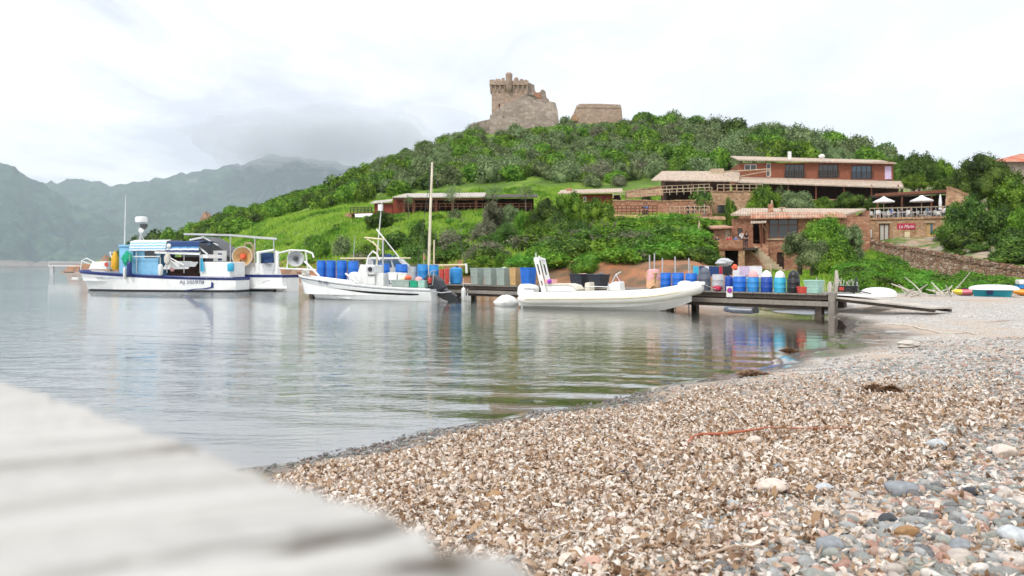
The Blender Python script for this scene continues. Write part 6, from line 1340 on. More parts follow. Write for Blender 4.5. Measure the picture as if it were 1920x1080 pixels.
def shrub(kind, x, y, r_, h_, label, group=None, z=None, name=None, sink=.12):
    me = random.choice(FM[kind]); o_ = bpy.data.objects.new(name or ('bush' if kind == 'weed' else 'shrub'), me); C.objects.link(o_)
    o_.location = (x, y, (G(x, y) if z is None else z) - h_ * sink); k = random.uniform(.88, 1.12); o_.scale = (r_ * k, r_ / k, h_); o_.rotation_euler = (0, 0, random.uniform(0, 6.28))
    return tag(o_, label, 'shrub' if 'bush' != o_.name[:4] else 'bush', group)
def trunkmesh(h, r_, seed, top):
    rnd = random.Random(seed); q = MB(); pts = [V(0, 0, -.4)]; n = 4
    for i in range(1, n + 1): pts.append(V(rnd.uniform(-.1, .1) * h * .4, rnd.uniform(-.1, .1) * h * .4, h * i / n))
    q.tube(pts, [r_ * (1 - .12 * i) for i in range(n + 1)], 8)
    for k in range(6):
        a = k * 1.05 + rnd.uniform(-.3, .3); b = pts[n - (k % 2)]; L = top * rnd.uniform(.5, .8); e_ = b + V(math.cos(a) * L * .6, math.sin(a) * L * .6, L)
        q.tube([b, b.lerp(e_, .5) + V(0, 0, -.06 * L), e_], [r_ * .5, r_ * .33, r_ * .12], 5)
    return q
def tree(kind, px, Y, py_top, py_crown, rpx, label, group=None, dy=1.0, trunk=.12, name='tree', cat='tree', seed=0):
    """crown between two pixel rows over the ground point under px at distance Y; a trunk down to the land"""
    x = (px - CX) / F * Y; g = G(x, Y); zt = EYE - (py_top - HY) * Y / F; zc = EYE - (py_crown - HY) * Y / F; r_ = rpx * Y / F
    e = empty(name, (x, Y, g), random.uniform(0, 6), label, cat, group); kind = kind + 'T' if (zt - zc) / r_ > 1.75 and kind + 'T' in FM else kind; me = random.choice(FM[kind]); c_ = bpy.data.objects.new('crown', me); C.objects.link(c_); c_.parent = e
    c_.location = (0, 0, zc - g); c_.scale = (r_, r_ * dy, zt - zc)
    q = trunkmesh(max(zc - g + (zt - zc) * .25, .3), trunk * (1 + r_ * .12), seed + int(px), (zt - zc) * .6); q.build('trunk', 'bark', e, True); return e

def zone(px, tab):
    for a, b_ in tab:
        if px < a: return b_
    return tab[-1][1]
BZ = ((760, 'behind the small white boat'), (880, 'behind the wooden mast'), (1010, 'behind the grey-green bins'), (1150, 'behind the dark tubs'), (1250, 'behind the towel-draped bin'), (9999, 'behind the inflatable boat bow'))
IZ = ((1200, 'its left end'), (1250, 'left of its middle'), (1300, 'right of its middle'), (9999, 'its right end near the stone terrace'))
WZ = ((1660, 'behind the upturned white hull'), (1730, 'left of the driftwood tangle'), (1800, 'behind the driftwood tangle'), (1870, 'behind the teal dinghy'), (9999, 'at the right edge'))
# hill scrub, one object per shrub
BND = [(330, 462), (420, 446), (520, 428), (600, 398), (640, 384), (700, 372), (760, 366), (820, 350), (880, 341), (1000, 338), (1060, 340), (1080, 350), (1150, 352), (1200, 338), (1300, 334), (1380, 322), (1500, 300), (1640, 318), (1680, 330)]
placed = []; cnt = {}
rs = random.Random(5)
ridge = lambda px: float(np.interp(px, ckn, [COLS[c_][6][0] for c_ in ck]))
tries = 0
while len(placed) < 560 and tries < 9000:
    tries += 1; px = rs.uniform(345, 1665); top = ridge(px) + 4; Y = rs.uniform(104, top) if px > 600 else rs.uniform(top - 34, top); x = (px - CX) / F * Y
    z = Gp(px, Y); py = HY + (EYE - z) * F / Y
    if py > np.interp(px, [b_[0] for b_ in BND], [b_[1] for b_ in BND]): continue
    if 905 < px < 1052 and Y > 180: continue
    if 1072 < px < 1172 and 183 < Y: continue
    r_ = rs.uniform(1.5, 3.0) * (.72 if px < 640 and Y > ridge(px) - 8 else 1) * (1.12 if px > 1200 else 1)
    if py < 300 and px < 1200: r_ *= .85
    if any((x - a) ** 2 + (Y - b_) ** 2 < (.62 * (r_ + c_)) ** 2 for a, b_, c_, _ in placed): continue
    placed.append((x, Y, r_, px))
for (x, Y, r_, px) in placed:
    v_ = vnoise(np.array([x]), np.array([Y]), 11, 21)[0] + rs.uniform(-.28, .28)
    if px < 700: kind = 'bright' if v_ > .42 else 'dark'
    else: kind = 'dark' if v_ < .24 else ('olive' if v_ < .58 else ('bright' if v_ < .8 else ('grey' if px > 1080 else 'olive')))
    if kind == 'grey' and rs.random() < .4: kind = 'olive'
    reg = 'on the left shoulder of the headland' if px < 640 else ('on the slope left of the watchtower' if px < 880 else ('below the watchtower' if px < 1060 else ('below the stone battery' if px < 1240 else 'on the wooded ridge above the hotel')))
    zn = ('of the far left shoulder' if px < 470 else 'above the bright grass' if px < 590 else 'above the small red hut' if px < 720 else 'above the long gallery' if px < 860 else 'left of the watchtower' if px < 960 else 'below the grey bastion' if px < 1060 else 'below the stone battery' if px < 1180 else 'left of the pavilion roof' if px < 1290 else 'above the pavilion roof' if px < 1390 else 'above the left hotel half' if px < 1530 else 'above the right hotel half')
    py_ = HY + (EYE - G(x, Y)) * F / Y; lo_ = float(np.interp(px, [b_[0] for b_ in BND], [b_[1] for b_ in BND])); hi_ = HY + (EYE - Gp(px, ridge(px))) * F / ridge(px); q_ = (py_ - hi_) / max(lo_ - hi_, 1); reg = ('high in' if q_ < .3 else 'midway up' if q_ < .68 else 'at the foot of') + ' the scrub ' + zn
    size = 'small' if r_ < 1.9 else ('large' if r_ > 2.7 else 'mid-sized')
    col_ = NAME[kind][0]; h_ = r_ * rs.uniform(1.15, 1.6) * (1.1 if px > 1200 else 1)
    kn = {'dark': 'shrub', 'bright': 'bush', 'olive': 'wild_olive', 'grey': 'dry_shrub'}[kind]; kw = kn.replace('_', ' ')
    shrub(kind, x, Y, r_, h_, f'{size} {col_} {kw} {reg}', f'{size} {col_} {kw} clumps {reg}', sink=.18, name=kn)['category'] = kw
# skyline trees on the right part of the ridge, each placed where the photo shows one
for px, Y, pt, rp, kind in ((1212, 188, 208, 15, 'dark'), (1258, 186, 206, 17, 'olive'), (1300, 184, 214, 24, 'dark'), (1368, 180, 217, 17, 'olive'), (1425, 176, 226, 26, 'olive'), (1465, 172, 233, 18, 'olive'), (1510, 168, 240, 26, 'bright'), (1590, 160, 258, 20, 'dark'), (1616, 152, 265, 22, 'bright'), (1545, 160, 252, 20, 'dark')):
    x = (px - CX) / F * Y; z = EYE - (pt - HY) * Y / F; g = G(x, Y); shrub(kind, x, Y, rp * Y / F, max(z - g, 2.0), f'{ {"dark": "dark green", "olive": "olive-grey", "bright": "fresh green"}[kind] } rounded tree on the skyline ' + {1212: 'just right of the stone battery', 1258: 'beside the palm, paler', 1300: 'touching the palm', 1368: 'right of the palm', 1425: 'above the pavilion roof', 1465: 'above the left end of the hotel', 1510: 'above the hotel roof, widest', 1545: 'right of the widest one', 1590: 'above the hotel water tank', 1616: 'at the right end of the ridge'}[px], None, name='skyline_tree', z=g)['category'] = 'tree'
# palm on the ridge
x = (1326 - CX) / F * 182; e = empty('palm_tree', (x, 182, G(x, 182)), 0, 'small palm with drooping brown fronds on the ridge skyline', 'palm')
Hp = EYE - (232 - HY) * 182 / F - G(x, 182); q = MB(); q.tube([(0, 0, -.3), (.1, 0, Hp * .5), (0, 0, Hp)], [.3, .24, .2], 8); q.build('trunk', 'bark', e)
for nm, mt, n_, up in (('crown', 'leaf_dark', 26, .5), ('dead_fronds', 'dry_twig', 22, -.9)):
    q = MB()
    for k in range(n_):
        a = k * 2.4; L = random.uniform(1.6, 2.4); d = V(math.cos(a), math.sin(a), 0); s_ = V(-d.y, d.x, 0) * .16; u = up + random.uniform(-.3, .5)
        pts = [V(0, 0, Hp) + d * L * t_ + V(0, 0, L * (u * t_ - .75 * t_ * t_)) for t_ in (0, .35, .7, 1)]
        for i in range(3): q.add([pts[i] - s_ * (1 - i * .2), pts[i] + s_ * (1 - i * .2), pts[i + 1] + s_ * (.8 - i * .25), pts[i + 1] - s_ * (.8 - i * .25)], [(0, 1, 2, 3)])
    q.build(nm, mt, e)
# far-left headland clumps and boulders
for px, Y, pt, rp, kd, lb in ((252, 190, 430, 26, 'dark', 'low dark tree at the left tip of the headland behind the radar'), (290, 186, 420, 30, 'dark', 'rounded dark tree right of the radar dome'), (318, 182, 418, 16, 'bright', 'small green tree at the dip of the headland'), (222, 200, 462, 18, 'dark', 'low shrub nearest the left point of the headland'),
                               (365, 168, 415, 26, 'bright', 'fresh green tree where the headland starts to climb'), (400, 160, 410, 30, 'bright', 'wide green tree on the headland behind the canopy frame'), (445, 168, 380, 26, 'bright', 'green tree crowning the left shoulder'), (480, 158, 398, 30, 'dark', 'dark tree above the brown bank')):
    x = (px - CX) / F * Y; z = EYE - (pt - HY) * Y / F; g = G(x, Y); shrub(kd, x, Y, rp * Y / F, max(z - g, 1.5), lb, None, z=g, name='tree', sink=.2)['category'] = 'tree'
for px, Y, w_, h_, lb in ((176, 212, 14, 14, 'reddish boulder at the left tip of the headland'), (200, 210, 12, 18, 'larger red boulder behind the bow of the fishing boat'), (388, 172, 15, 33, 'pale red boulder on top of the left shoulder'), (140, 226, 26, 5, 'low flat rock reaching into the bay at far left'), (565, 84, 18, 14, 'red rock at the waterline behind the net roller'), (545, 84, 10, 8, 'small red rock at the waterline right of the workboat')):
    x = (px - CX) / F * Y; s_ = Y / F; q = MB(); q.ball((0, 0, 0), 1, 12, 8, 1, .28); o_ = q.build('boulder', 'boulder'); z = G(x, Y); o_.location = (x, Y, max(z, -.2)); o_.scale = (w_ * s_, w_ * s_ * .9, h_ * s_); tag(o_, lb, 'rock')
# small landing stage far left
s_ = 225 / F; e = empty('landing_stage', ((120 - CX) * s_, 225, 0), 0, 'small white-railed landing stage on the far left point', 'landing stage')
q = MB(); q.box((-4.5, 0, 1.7), (4.3, 1.2, 1.95)); q.build('deck', 'white_paint', e); q = MB(); q.box((-4.2, .2, -.5), (-3.2, 1.0, 1.697)); q.build('pier', 'pale_drum', e); q = MB(); q.tube([(-4.3, 0, 1.95), (-4.3, 0, 2.9), (4.2, 0, 2.9), (4.2, 0, 1.95)], .05, 5); q.build('railing', 'white_paint', e)

# big bushes and trees in the middle of the bank
MID = [('bigdark', 1024, 80, 374, 440, 36, 'tall dark green tree crown at the upper left of the big clump'), ('bigbright', 1068, 82, 363, 432, 38, 'broad fresh green crown topping the big clump in mid-bank'), ('bigbright', 1116, 80, 376, 445, 38, 'rounded fresh green crown at the upper right of the big clump'), ('bigdark', 1048, 76, 405, 470, 40, 'dark crown in the middle of the big clump'), ('bigbright', 1005, 74, 420, 485, 32, 'green crown low at the left of the big clump'), ('bigdark', 1095, 74, 415, 485, 40, 'dark crown at the centre right of the big clump'), ('bigbright', 1142, 72, 428, 492, 34, 'lighter bush at the right foot of the big clump'), ('bigdark', 1060, 69, 445, 512, 42, 'low dark bush filling the foot of the big clump'), ('bigdark', 1118, 67, 455, 508, 36, 'low dark bush at the lower right foot of the big clump'), ('biggrey', 925, 82, 379, 430, 26, 'upper grey feathery crown left of the big clump'), ('biggrey', 905, 80, 415, 470, 30, 'lower grey feathery crown left of the big clump'), ('bigolive', 953, 84, 386, 430, 24, 'small pale olive tree between the grey trees and the big clump'), ('bigdark', 950, 76, 420, 480, 34, 'dark green tree below the pale olive one'), ('bigdark', 975, 71, 455, 515, 30, 'dark bush above the blue open bin'), ('bigbright', 985, 80, 398, 460, 26, 'bright green bush tucked behind the big clump'), ('biggrey', 900, 70, 462, 520, 34, 'grey-brown thorny bush at the foot of the grey trees'), ('bigbright', 943, 63, 475, 522, 18, 'bright green bush just behind the grey-green bins')]
for i, (kd, px, Y, a, b_, rp, lb) in enumerate(MID): tree(kd, px, Y, a, b_, rp, lb, None, .8, .16, seed=i)
for i, (px, Y, a, b_, rp, kd, lb) in enumerate(((712, 90, 396, 424, 32, 'bigdark', 'dark rounded bush on the grass below the small hut'), (740, 84, 432, 470, 24, 'dark', 'dark bush lower on the grass slope left of the mast'), (790, 80, 420, 500, 34, 'bigdark', 'dark brambly bush behind the wooden mast'), (775, 74, 455, 500, 26, 'dark', 'low dark bush beneath the brambly one'),
        (838, 80, 425, 470, 28, 'grey', 'brownish bush right of the mast'), (852, 98, 391, 403, 13, 'olive', 'small blue-green agave-like bush before the gallery'), (690, 78, 455, 490, 26, 'bright', 'green bush above the first blue barrels'), (640, 84, 440, 470, 18, 'olive', 'pale plant on the grass above the blue barrels'), (875, 72, 470, 505, 22, 'grey', 'dry bush between the mast and the bins'), (600, 88, 440, 462, 20, 'weed', 'leafy clump on the bright left slope'),
        (1310, 98, 350, 372, 24, 'dark', 'clipped dark bush in front of the pavilion'), (1370, 92, 368, 395, 15, 'bright', 'round bush beside the window of the retaining wall'), (1430, 92, 352, 398, 36, 'bigbright', 'large green bush in front of the hotel veranda'), (1490, 93, 360, 396, 34, 'bigolive', 'olive bush behind the restaurant chimney'), (1540, 94, 372, 396, 26, 'bigbright', 'bright bush behind the restaurant roof, centre'), (1590, 95, 362, 392, 30, 'bigdark', 'dark bush behind the restaurant roof, right'), (1462, 94, 345, 385, 16, 'airy', 'thin young tree before the veranda'),
        (1640, 96, 368, 396, 26, 'bigdark', 'dark bush between the hotel and the bar terrace'), (1212, 102, 356, 372, 12, 'olive', 'small pale bush on the pavilion steps'))):
    if kd in ('dark', 'grey', 'olive', 'bright', 'weed'):
        x = (px - CX) / F * Y; zc = EYE - (b_ - HY) * Y / F; zt = EYE - (a - HY) * Y / F; g = G(x, Y); shrub(kd, x, Y, rp * Y / F, zt - min(g, zc), lb, None, z=min(g, zc), name='bush', sink=.05)
    else: tree(kd, px, Y, a, b_, rp, lb, None, .85, .1, 'bush', 'bush', i)
rs = random.Random(77)
for k in range(46):
    px = rs.uniform(530, 880); Y = rs.uniform(76, 104); z = Gp(px, Y); py = HY + (EYE - z) * F / Y
    if py > 500: continue
    kd = rs.choice(['weed', 'weed', 'olive', 'bright', 'dark']); r_ = rs.uniform(.4, 1.1); shrub(kd, (px - CX) / F * Y, Y, r_, r_ * rs.uniform(.6, .9), {'weed': 'leafy green', 'olive': 'pale grey-green', 'bright': 'fresh green', 'dark': 'dark green'}[kd] + ' clump dotted on the bright grass slope above the moored boats', {'weed': 'leafy green', 'olive': 'pale grey-green', 'bright': 'fresh green', 'dark': 'dark green'}[kd] + ' clumps on the bright grass slope', name='herb_clump')['category'] = 'plant'
# slim trees in front of the gallery
for px, pt, pb, rp, lb in ((849, 343, 376, 19, 'slim pale-trunked tree in front of the gallery, left'), (925, 344, 374, 18, 'slim tree in front of the gallery, middle'), (985, 346, 372, 17, 'slim leaning tree at the right end of the gallery'), (765, 366, 384, 10, 'small sapling before the left end of the gallery')):
    tree('airy', px, 100, pt, pb, rp, lb, None, 1, .07)
# ivy bank under the middle terrace
rs = random.Random(11); k = 0
while k < 54:
    px = rs.uniform(1150, 1352); Y = rs.uniform(56, 90); z = Gp(px, Y); py = HY + (EYE - z) * F / Y
    if py > 500 or py < 416 or (px > 1300 and py > 432): continue
    x = (px - CX) / F * Y; kd = 'weed' if rs.random() < .72 else 'bright'; shrub(kd, x, Y, rs.uniform(1.3, 2.3), rs.uniform(.9, 1.5), 'leafy ivy mound on the steep bank, ' + ('upper' if py < 445 else 'lower') + ' part, ' + zone(px, IZ), 'ivy mounds on the steep bank, ' + ('upper' if py < 445 else 'lower') + ' part, ' + zone(px, IZ), name='ivy_mound', sink=.3)['category'] = 'ivy'; k += 1
# brambles and dry bushes along the foot of the bank
k = 0
while k < 85:
    px = rs.uniform(640, 1345); Y = rs.uniform(56, 78); z = Gp(px, Y); py = HY + (EYE - z) * F / Y
    if py < 448 or py > 516 or 1330 < px: continue
    x = (px - CX) / F * Y; kd = rs.choice(['grey', 'dark', 'weed', 'bright', 'dark']); r_ = rs.uniform(.8, 1.7)
    shrub(kd, x, Y, r_, r_ * rs.uniform(.7, 1.1), {'grey': 'dry brown bramble', 'dark': 'dark green bramble', 'weed': 'leafy green bramble', 'bright': 'fresh green bramble'}[kd] + ' at the foot of the bank ' + zone(px, BZ), {'grey': 'dry brown', 'dark': 'dark green', 'weed': 'leafy green', 'bright': 'fresh green'}[kd] + ' brambles ' + zone(px, BZ), name='bramble')['category'] = 'bramble'; k += 1
# plane tree beside the restaurant and trees at the right
for i, a in enumerate((('bigbright', 1545, 62, 410, 470, 46, 'broad top crown of the leafy tree in front of the restaurant wall'), ('bigolive', 1590, 61.5, 424, 484, 34, 'right-hand crown of foliage beside the leafy tree'), ('bigolive', 1500, 62, 438, 476, 38, 'spreading left crown over the restaurant stair'), ('bigbright', 1562, 60.5, 450, 510, 44, 'lower green crown under the leafy tree'), ('bigolive', 1524, 60.8, 452, 500, 34, 'low inner crown before the small dark doorway'))): tree(*a, None, .8, .2, seed=i)
RT = [('bigdark', 1722, 112, 288, 345, 46, 'broad green tree behind the bar, right of the hotel'), ('bigbright', 1765, 118, 300, 345, 30, 'lighter tree with a ragged top left of the red-roofed house'), ('bigdark', 1690, 116, 292, 340, 26, 'tree touching the right end of the hotel roof'), ('bigbright', 1716, 98, 326, 352, 26, 'small bright tree above the pergola'), ('bigdark', 1836, 86, 290, 372, 46, 'spreading dark tree with a visible trunk right of the pergola'), ('bigdark', 1875, 100, 305, 360, 44, 'dark tree in front of the red-roofed house'),
      ('bigbright', 1905, 84, 338, 400, 52, 'rounded light green bush at the right edge'), ('bigdark', 1825, 76, 372, 450, 54, 'dense dark bush overhanging the path, left part'), ('bigdark', 1880, 74, 390, 462, 60, 'dense dark bush overhanging the path, right part'), ('bigbright', 1925, 72, 385, 452, 50, 'green bush above the path at the right edge'), ('bigdark', 1980, 74, 360, 470, 70, 'dark tree just past the right edge of the path'), ('bigdark', 1795, 88, 385, 425, 30, 'dark bush just right of the bar wall'), ('bigdark', 1800, 70, 466, 478, 12, 'small dark shrub at the foot of the bar wall'), ('bigdark', 1775, 106, 332, 362, 34, 'dark bush behind the pergola roof'), ('bigdark', 1850, 90, 420, 470, 60, 'deep shaded thicket behind the path'), ('bigdark', 1812, 77, 410, 462, 34, 'dark bush behind the path, next to the bar'), ('bigdark', 1905, 70, 430, 485, 46, 'dark bush behind the path at the right edge'), ('bigdark', 1768, 80.5, 462, 476, 10, 'low dark shrub right of the bar door')]
for i, (kd, px, Y, a, b_, rp, lb) in enumerate(RT): tree(kd, px, Y, a, b_, rp, lb, None, .8, .16, seed=40 + i)
rs = random.Random(5151)
for k in range(30):
    px = rs.uniform(1785, 1955); Yw = float(np.interp(px, [1640, 1700, 1780, 1920], [84, 75, 68, 57])); Y = Yw + rs.uniform(3.0, 12)
    if 1838 < px < 1885 and Y < 73: continue
    r_ = rs.uniform(1.0, 1.9); shrub('dark', (px - CX) / F * Y, Y, r_, r_ * rs.uniform(.7, 1.1), 'low dark shrub behind the dry-stone wall ' + ('before the bar' if px < 1770 else 'under the big dark bushes'), 'low dark shrubs behind the wall ' + ('before the bar' if px < 1770 else 'under the big bushes'), name='undergrowth')['category'] = 'shrub'
# lush weeds on the right slope below the dry-stone wall
rs = random.Random(21); k = 0; tries = 0
while k < 95 and tries < 4000:
    tries += 1; px = rs.uniform(1590, 1960); Y = rs.uniform(41, 66); z = Gp(px, Y); py = HY + (EYE - z) * F / Y
    wl = np.interp(px, [1620, 1935], [478, 552])
    if py < wl or py > 553 or Y > np.interp(px, [1590, 1640, 1935], [68, 70, 50]): continue
    x = (px - CX) / F * Y; kd = 'weed' if rs.random() < .8 else 'dark'; r_ = rs.uniform(.6, 1.25); shrub(kd, x, Y, r_, r_ * rs.uniform(.6, .95), ('bright leafy weed clump' if kd == 'weed' else 'darker low shrub') + ' below the dry-stone wall ' + zone(px, WZ), ('bright weed clumps' if kd == 'weed' else 'darker shrubs') + ' ' + zone(px, WZ), name='weed_clump' if kd == 'weed' else 'low_shrub')['category'] = 'weeds' if kd == 'weed' else 'shrub'; k += 1
# grass tufts: nobody could count them
def tufts(name, n, cond, hmin, hmax, blades, mat, label, seed, pxr, Yr, wid=.05):
    g = np.random.default_rng(seed); px = g.uniform(*pxr, n * 3); Y = np.sqrt(g.uniform(Yr[0] ** 2, Yr[1] ** 2, n * 3)); x = (px - CX) / F * Y; z = ground_np(x, Y); s = sdist(x, Y); ok = cond(px, Y, z, s); x, Y, z = x[ok][:n], Y[ok][:n], z[ok][:n]; m_ = len(x)
    x = np.repeat(x, blades) + g.normal(size=m_ * blades) * .16; Y = np.repeat(Y, blades) + g.normal(size=m_ * blades) * .16; z = np.repeat(z, blades) - .05; h = g.uniform(hmin, hmax, m_ * blades); a = g.uniform(0, 6.28, m_ * blades); l = g.uniform(.1, .6, m_ * blades) * h; wv = wid * g.uniform(.6, 1.4, m_ * blades)
    dx, dy = np.cos(a), np.sin(a); b = g.uniform(0, 6.28, m_ * blades)
    vs = np.stack([np.stack([x - dx * wv, Y - dy * wv, z], 1), np.stack([x + dx * wv, Y + dy * wv, z], 1), np.stack([x + dx * wv * .6 + np.cos(b) * l * .5, Y + dy * wv * .6 + np.sin(b) * l * .5, z + h * .62], 1), np.stack([x + np.cos(b) * l, Y + np.sin(b) * l, z + h], 1)], 1).reshape(-1, 3)
    o_ = link(name, npmesh(name, vs, np.arange(len(vs)).reshape(-1, 4)), mat); return tag(o_, label, 'grass', kind='stuff')
def above(px, Y, z): return HY + (EYE - z) * F / Y
tufts('grass', 17000, lambda px, Y, z, s: (s > 1) & (above(px, Y, z) < 505) & (z > np.where(px < 860, .9, 1.8)) & (Y < np.interp(px, [400, 500, 560, 640, 1000, 1350], [150, 150, 136, 132, 132, 118])), .25, .6, 7, 'grass_blade', 'bright green grass covering the bank and the slope behind the boats', 31, (395, 1360), (62, 165), .07)
tufts('grass', 5000, lambda px, Y, z, s: (z > .55) & (s > 3) & ((px < 1650) | (Y < np.interp(px, [1640, 1700, 1780, 1920], [80, 71, 63.5, 53]))) & (above(px, Y, z) < 552), .12, .42, 7, 'grass_blade', 'green grass and herbs at the back of the beach', 33, (1400, 2000), (41, 80), .04)
# reeds and driftwood at the back of the beach
def stick(q, a, L, r_, rs_): 
    d = V(rs_.uniform(-1, 1), rs_.uniform(-1, 1), rs_.uniform(.0, .55)).normalized(); q.tube([a, a + d * L * .5 + V(0, 0, rs_.uniform(-.05, .08)), a + d * L], [r_, r_ * .8, r_ * .4], 5)
for k in range(16):
    px = rs.uniform(1695, 1785); Y = rs.uniform(36, 40); p = at(px, Y, .05); q = MB(); L = rs.uniform(.5, 1.5); stick(q, V(0, 0, 0), L, rs.uniform(.03, .06), rs); stick(q, V(.05, 0, .03), L * .5, .025, rs); o_ = q.build('driftwood', 'driftwood'); o_.location = p; tag(o_, 'bleached forked piece of driftwood among others at the back of the beach', 'driftwood', 'driftwood at the back of the beach')
for px, pt, lb in ((1568, 507, 'tall pale driftwood post beside the trailer'), (1556, 528, 'shorter post left of the tall driftwood post')):
    p = at(px, 37); q = MB(); H = EYE - (pt - HY) * 37 / F - p.z; q.tube([(0, 0, -.2), (.03, 0, H * .6), (.0, 0, H)], [.09, .11, .06], 8); o_ = q.build('wooden_post', 'driftwood'); o_.location = p; tag(o_, lb, 'post')
e = empty('stick_fence', at(1552, 38), 0, 'low fence of grey sticks behind the jetty end', 'fence')
for k in range(14): q = MB(); x = -.7 + k * .1; q.tube([(x, 0, -.1), (x + rs.uniform(-.08, .08), 0, rs.uniform(.5, .95))], .018, 5); q.build('stick', 'driftwood', e)

# ------------------------------------------------------------------ things on the beach
def frame_at(px0, Y0, px1, Y1, name, label, cat, group=None):
    a, b_ = at(px0, Y0), at(px1, Y1); f = Fr(name, px0, Y0, px1, Y1, (a.z + b_.z) / 2, label, cat, group); return f
def upturned(f, beam, H, mat, name='hull', full=.3):
    q = MB(); n = 20; L = f.L; rows = []
    for i in range(n + 1):
        t = i / n; k = (1 - abs(2 * t - 1) ** 2.6); w_ = max(beam / 2 * k ** .5, .01); h_ = H * (.35 + .65 * k ** .6); rows.append([(-L / 2 + L * t, w_ * math.cos(a) , .02 + h_ * max(0, math.sin(a)) ** .8) for a in [math.pi * j / 10 for j in range(11)]])
    q.grid(rows); return q.build(name, mat, f.root, True)
f = frame_at(1612, 37, 1682, 36, 'upturned_boat', 'white upturned hull lying on the sand right of the trailer', 'boat'); upturned(f, 1.0, .42, 'gelcoat')
f = frame_at(1822, 37.5, 1902, 36.5, 'teal_boat', 'teal dinghy with a white upturned hull laid over it', 'boat')
q = MB(); L = f.L; q.grid([[(-L / 2 * .94 * k, -.5 * k, z), (L / 2 * .94 * k, -.5 * k, z), (L / 2 * .94 * k, .5 * k, z), (-L / 2 * .94 * k, .5 * k, z)] for k, z in ((.88, 0), (1.0, .32))], True); q.build('hull', 'teal_hull', f.root)
q = MB(); q.box((-.2, -.52, .1), (.05, -.50, .28)); q.build('mark', 'navy', f.root)
f2 = frame_at(1816, 37.3, 1912, 36.3, 'white_hull', 'white upturned hull resting on top of the teal dinghy', 'boat'); f2.root.location.z += .30; upturned(f2, 1.15, .24, 'gelcoat')
for (a, b_, Y, mats, lb) in ((1783, 1836, 38.3, ('kayak_yellow', 'kayak_pink', 'kayak_orange'), 'yellow, pink and orange kayak whose end shows left of the teal dinghy'), (1895, 1960, 38.0, ('kayak_orange', 'kayak_orange', 'kayak_yellow'), 'orange kayak showing right of the teal dinghy')):
    f = frame_at(a, Y, b_, Y - .3, 'kayak', lb, 'kayak'); L = f.L; q = MB(); n = 18; rows = []
    for i in range(n + 1):
        t = i / n; k = max(.02, (1 - abs(2 * t - 1) ** 3)); rows.append([(-L / 2 + L * t, .36 * k * math.cos(a_), .17 + (.17 * k) * math.sin(a_) + .06 * abs(2 * t - 1) ** 3) for a_ in [2 * math.pi * j / 12 for j in range(12)]])
    for j, mt in enumerate(mats): q = MB(); i0, i1 = j * 6, j * 6 + 6; q.grid(rows[i0:i1 + 1], True); q.build('hull_section', mt, f.root, True)
    q = MB(); q.lathe([(.22, .32), (.26, .35), (.2, .345)], (0, 0, 0), 14, 'z', 1.5, 1); q.build('cockpit_rim', 'black_plastic', f.root)
f = frame_at(1912, 39.5, 1990, 39, 'blue_boat', 'white and blue boat cut off by the right edge of the picture', 'boat'); hull(f.root, -1.0, 1.0, .35, .4, .9, sub=.05, mat='blue_drum_light', floor=.2); f.root.location.z += .1
q = MB(); q.box((-1.0, -.35, .38), (.4, .35, .62)); q.build('cover', 'gelcoat', f.root, bevel=.05)
f = frame_at(1573, 36.6, 1611, 36.2, 'trailer', 'small black two-wheeled trailer loaded with netting beside the driftwood post', 'trailer'); r = f.root; L = f.L
q = MB(); q.box((-L / 2, -.35, .25), (L / 2 * .9, .35, .52)); q.build('box', 'black_plastic', r)
for s_ in (-.42, .42): q = MB(); q.lathe([(.1, -.05), (.2, -.05), (.22, 0), (.2, .05), (.1, .05)], (0, s_, .2), 16, 'y'); wq = q.build('wheel', 'rubber', r, True); q = MB(); q.lathe([(.1, -.06), (.1, .06)], (0, s_, .2), 10, 'y'); q.build('rim', 'dark_steel', wq)
q = MB(); q.box((-L / 2 + .05, -.365, .32), (-L / 2 + .25, -.352, .47)); q.build('tail_light', 'red_plastic', r)
q = MB(); q.tube([(L / 2 * .9, 0, .3), (L / 2 + .5, 0, .18)], .03, 6); q.build('drawbar', 'dark_steel', r)
for s_ in (-.3, .3): q = MB(); q.tube([(L / 2 * .7, s_, .5), (L / 2 * .72, s_, .93)], .025, 6); q.build('stake', 'dark_steel', r)
for k in range(9): 
    q = MB(); q.tube([(-L / 2 + .1 + k * .09, -.1, .5), (-L / 2 + .1 + k * .09 + rs.uniform(-.2, .2), rs.uniform(-.2, .2), rs.uniform(.65, .85))], .018, 5); q.build('rod', 'grey_green_bin' if k % 2 else 'driftwood', r)
p = hit(1703, 652); q = MB(); rs5 = random.Random(3); q.ball((0, 0, .05), .19, 14, 8, .5, .3); q.ball((.12, .02, .05), .12, 10, 6, .6, .3); o_ = q.build('washed_up_stone', 'driftwood', None, True); o_.location = p + V(0, 0, .01); o_.scale = (1.15, .8, 1.0); tag(o_, 'lone pale lump of pitted stone on the middle of the beach', 'stone')
p = hit(1660, 582); q = MB(); q.tube([(-.9, 0, .03), (-.3, .08, .08), (.4, .02, .1), (1.1, .1, .06)], [.03, .08, .11, .05], 8); o_ = q.build('driftwood_log', 'driftwood', None, True); o_.location = p; o_.rotation_euler = (0, 0, .15); tag(o_, 'smooth pale driftwood log beside the gangway', 'driftwood')
p = hit(1690, 588)
pts = [(hit(a, b_) + V(0, 0, .02)) for a, b_ in ((1640, 610), (1668, 609), (1690, 611), (1715, 614), (1726, 618), (1742, 620), (1760, 625), (1790, 627), (1812, 625), (1830, 628))]
q = MB(); q.tube(pts, .022, 6); tag(q.build('rope', 'rope'), 'long pale rope lying in a wavy line across the beach', 'rope')
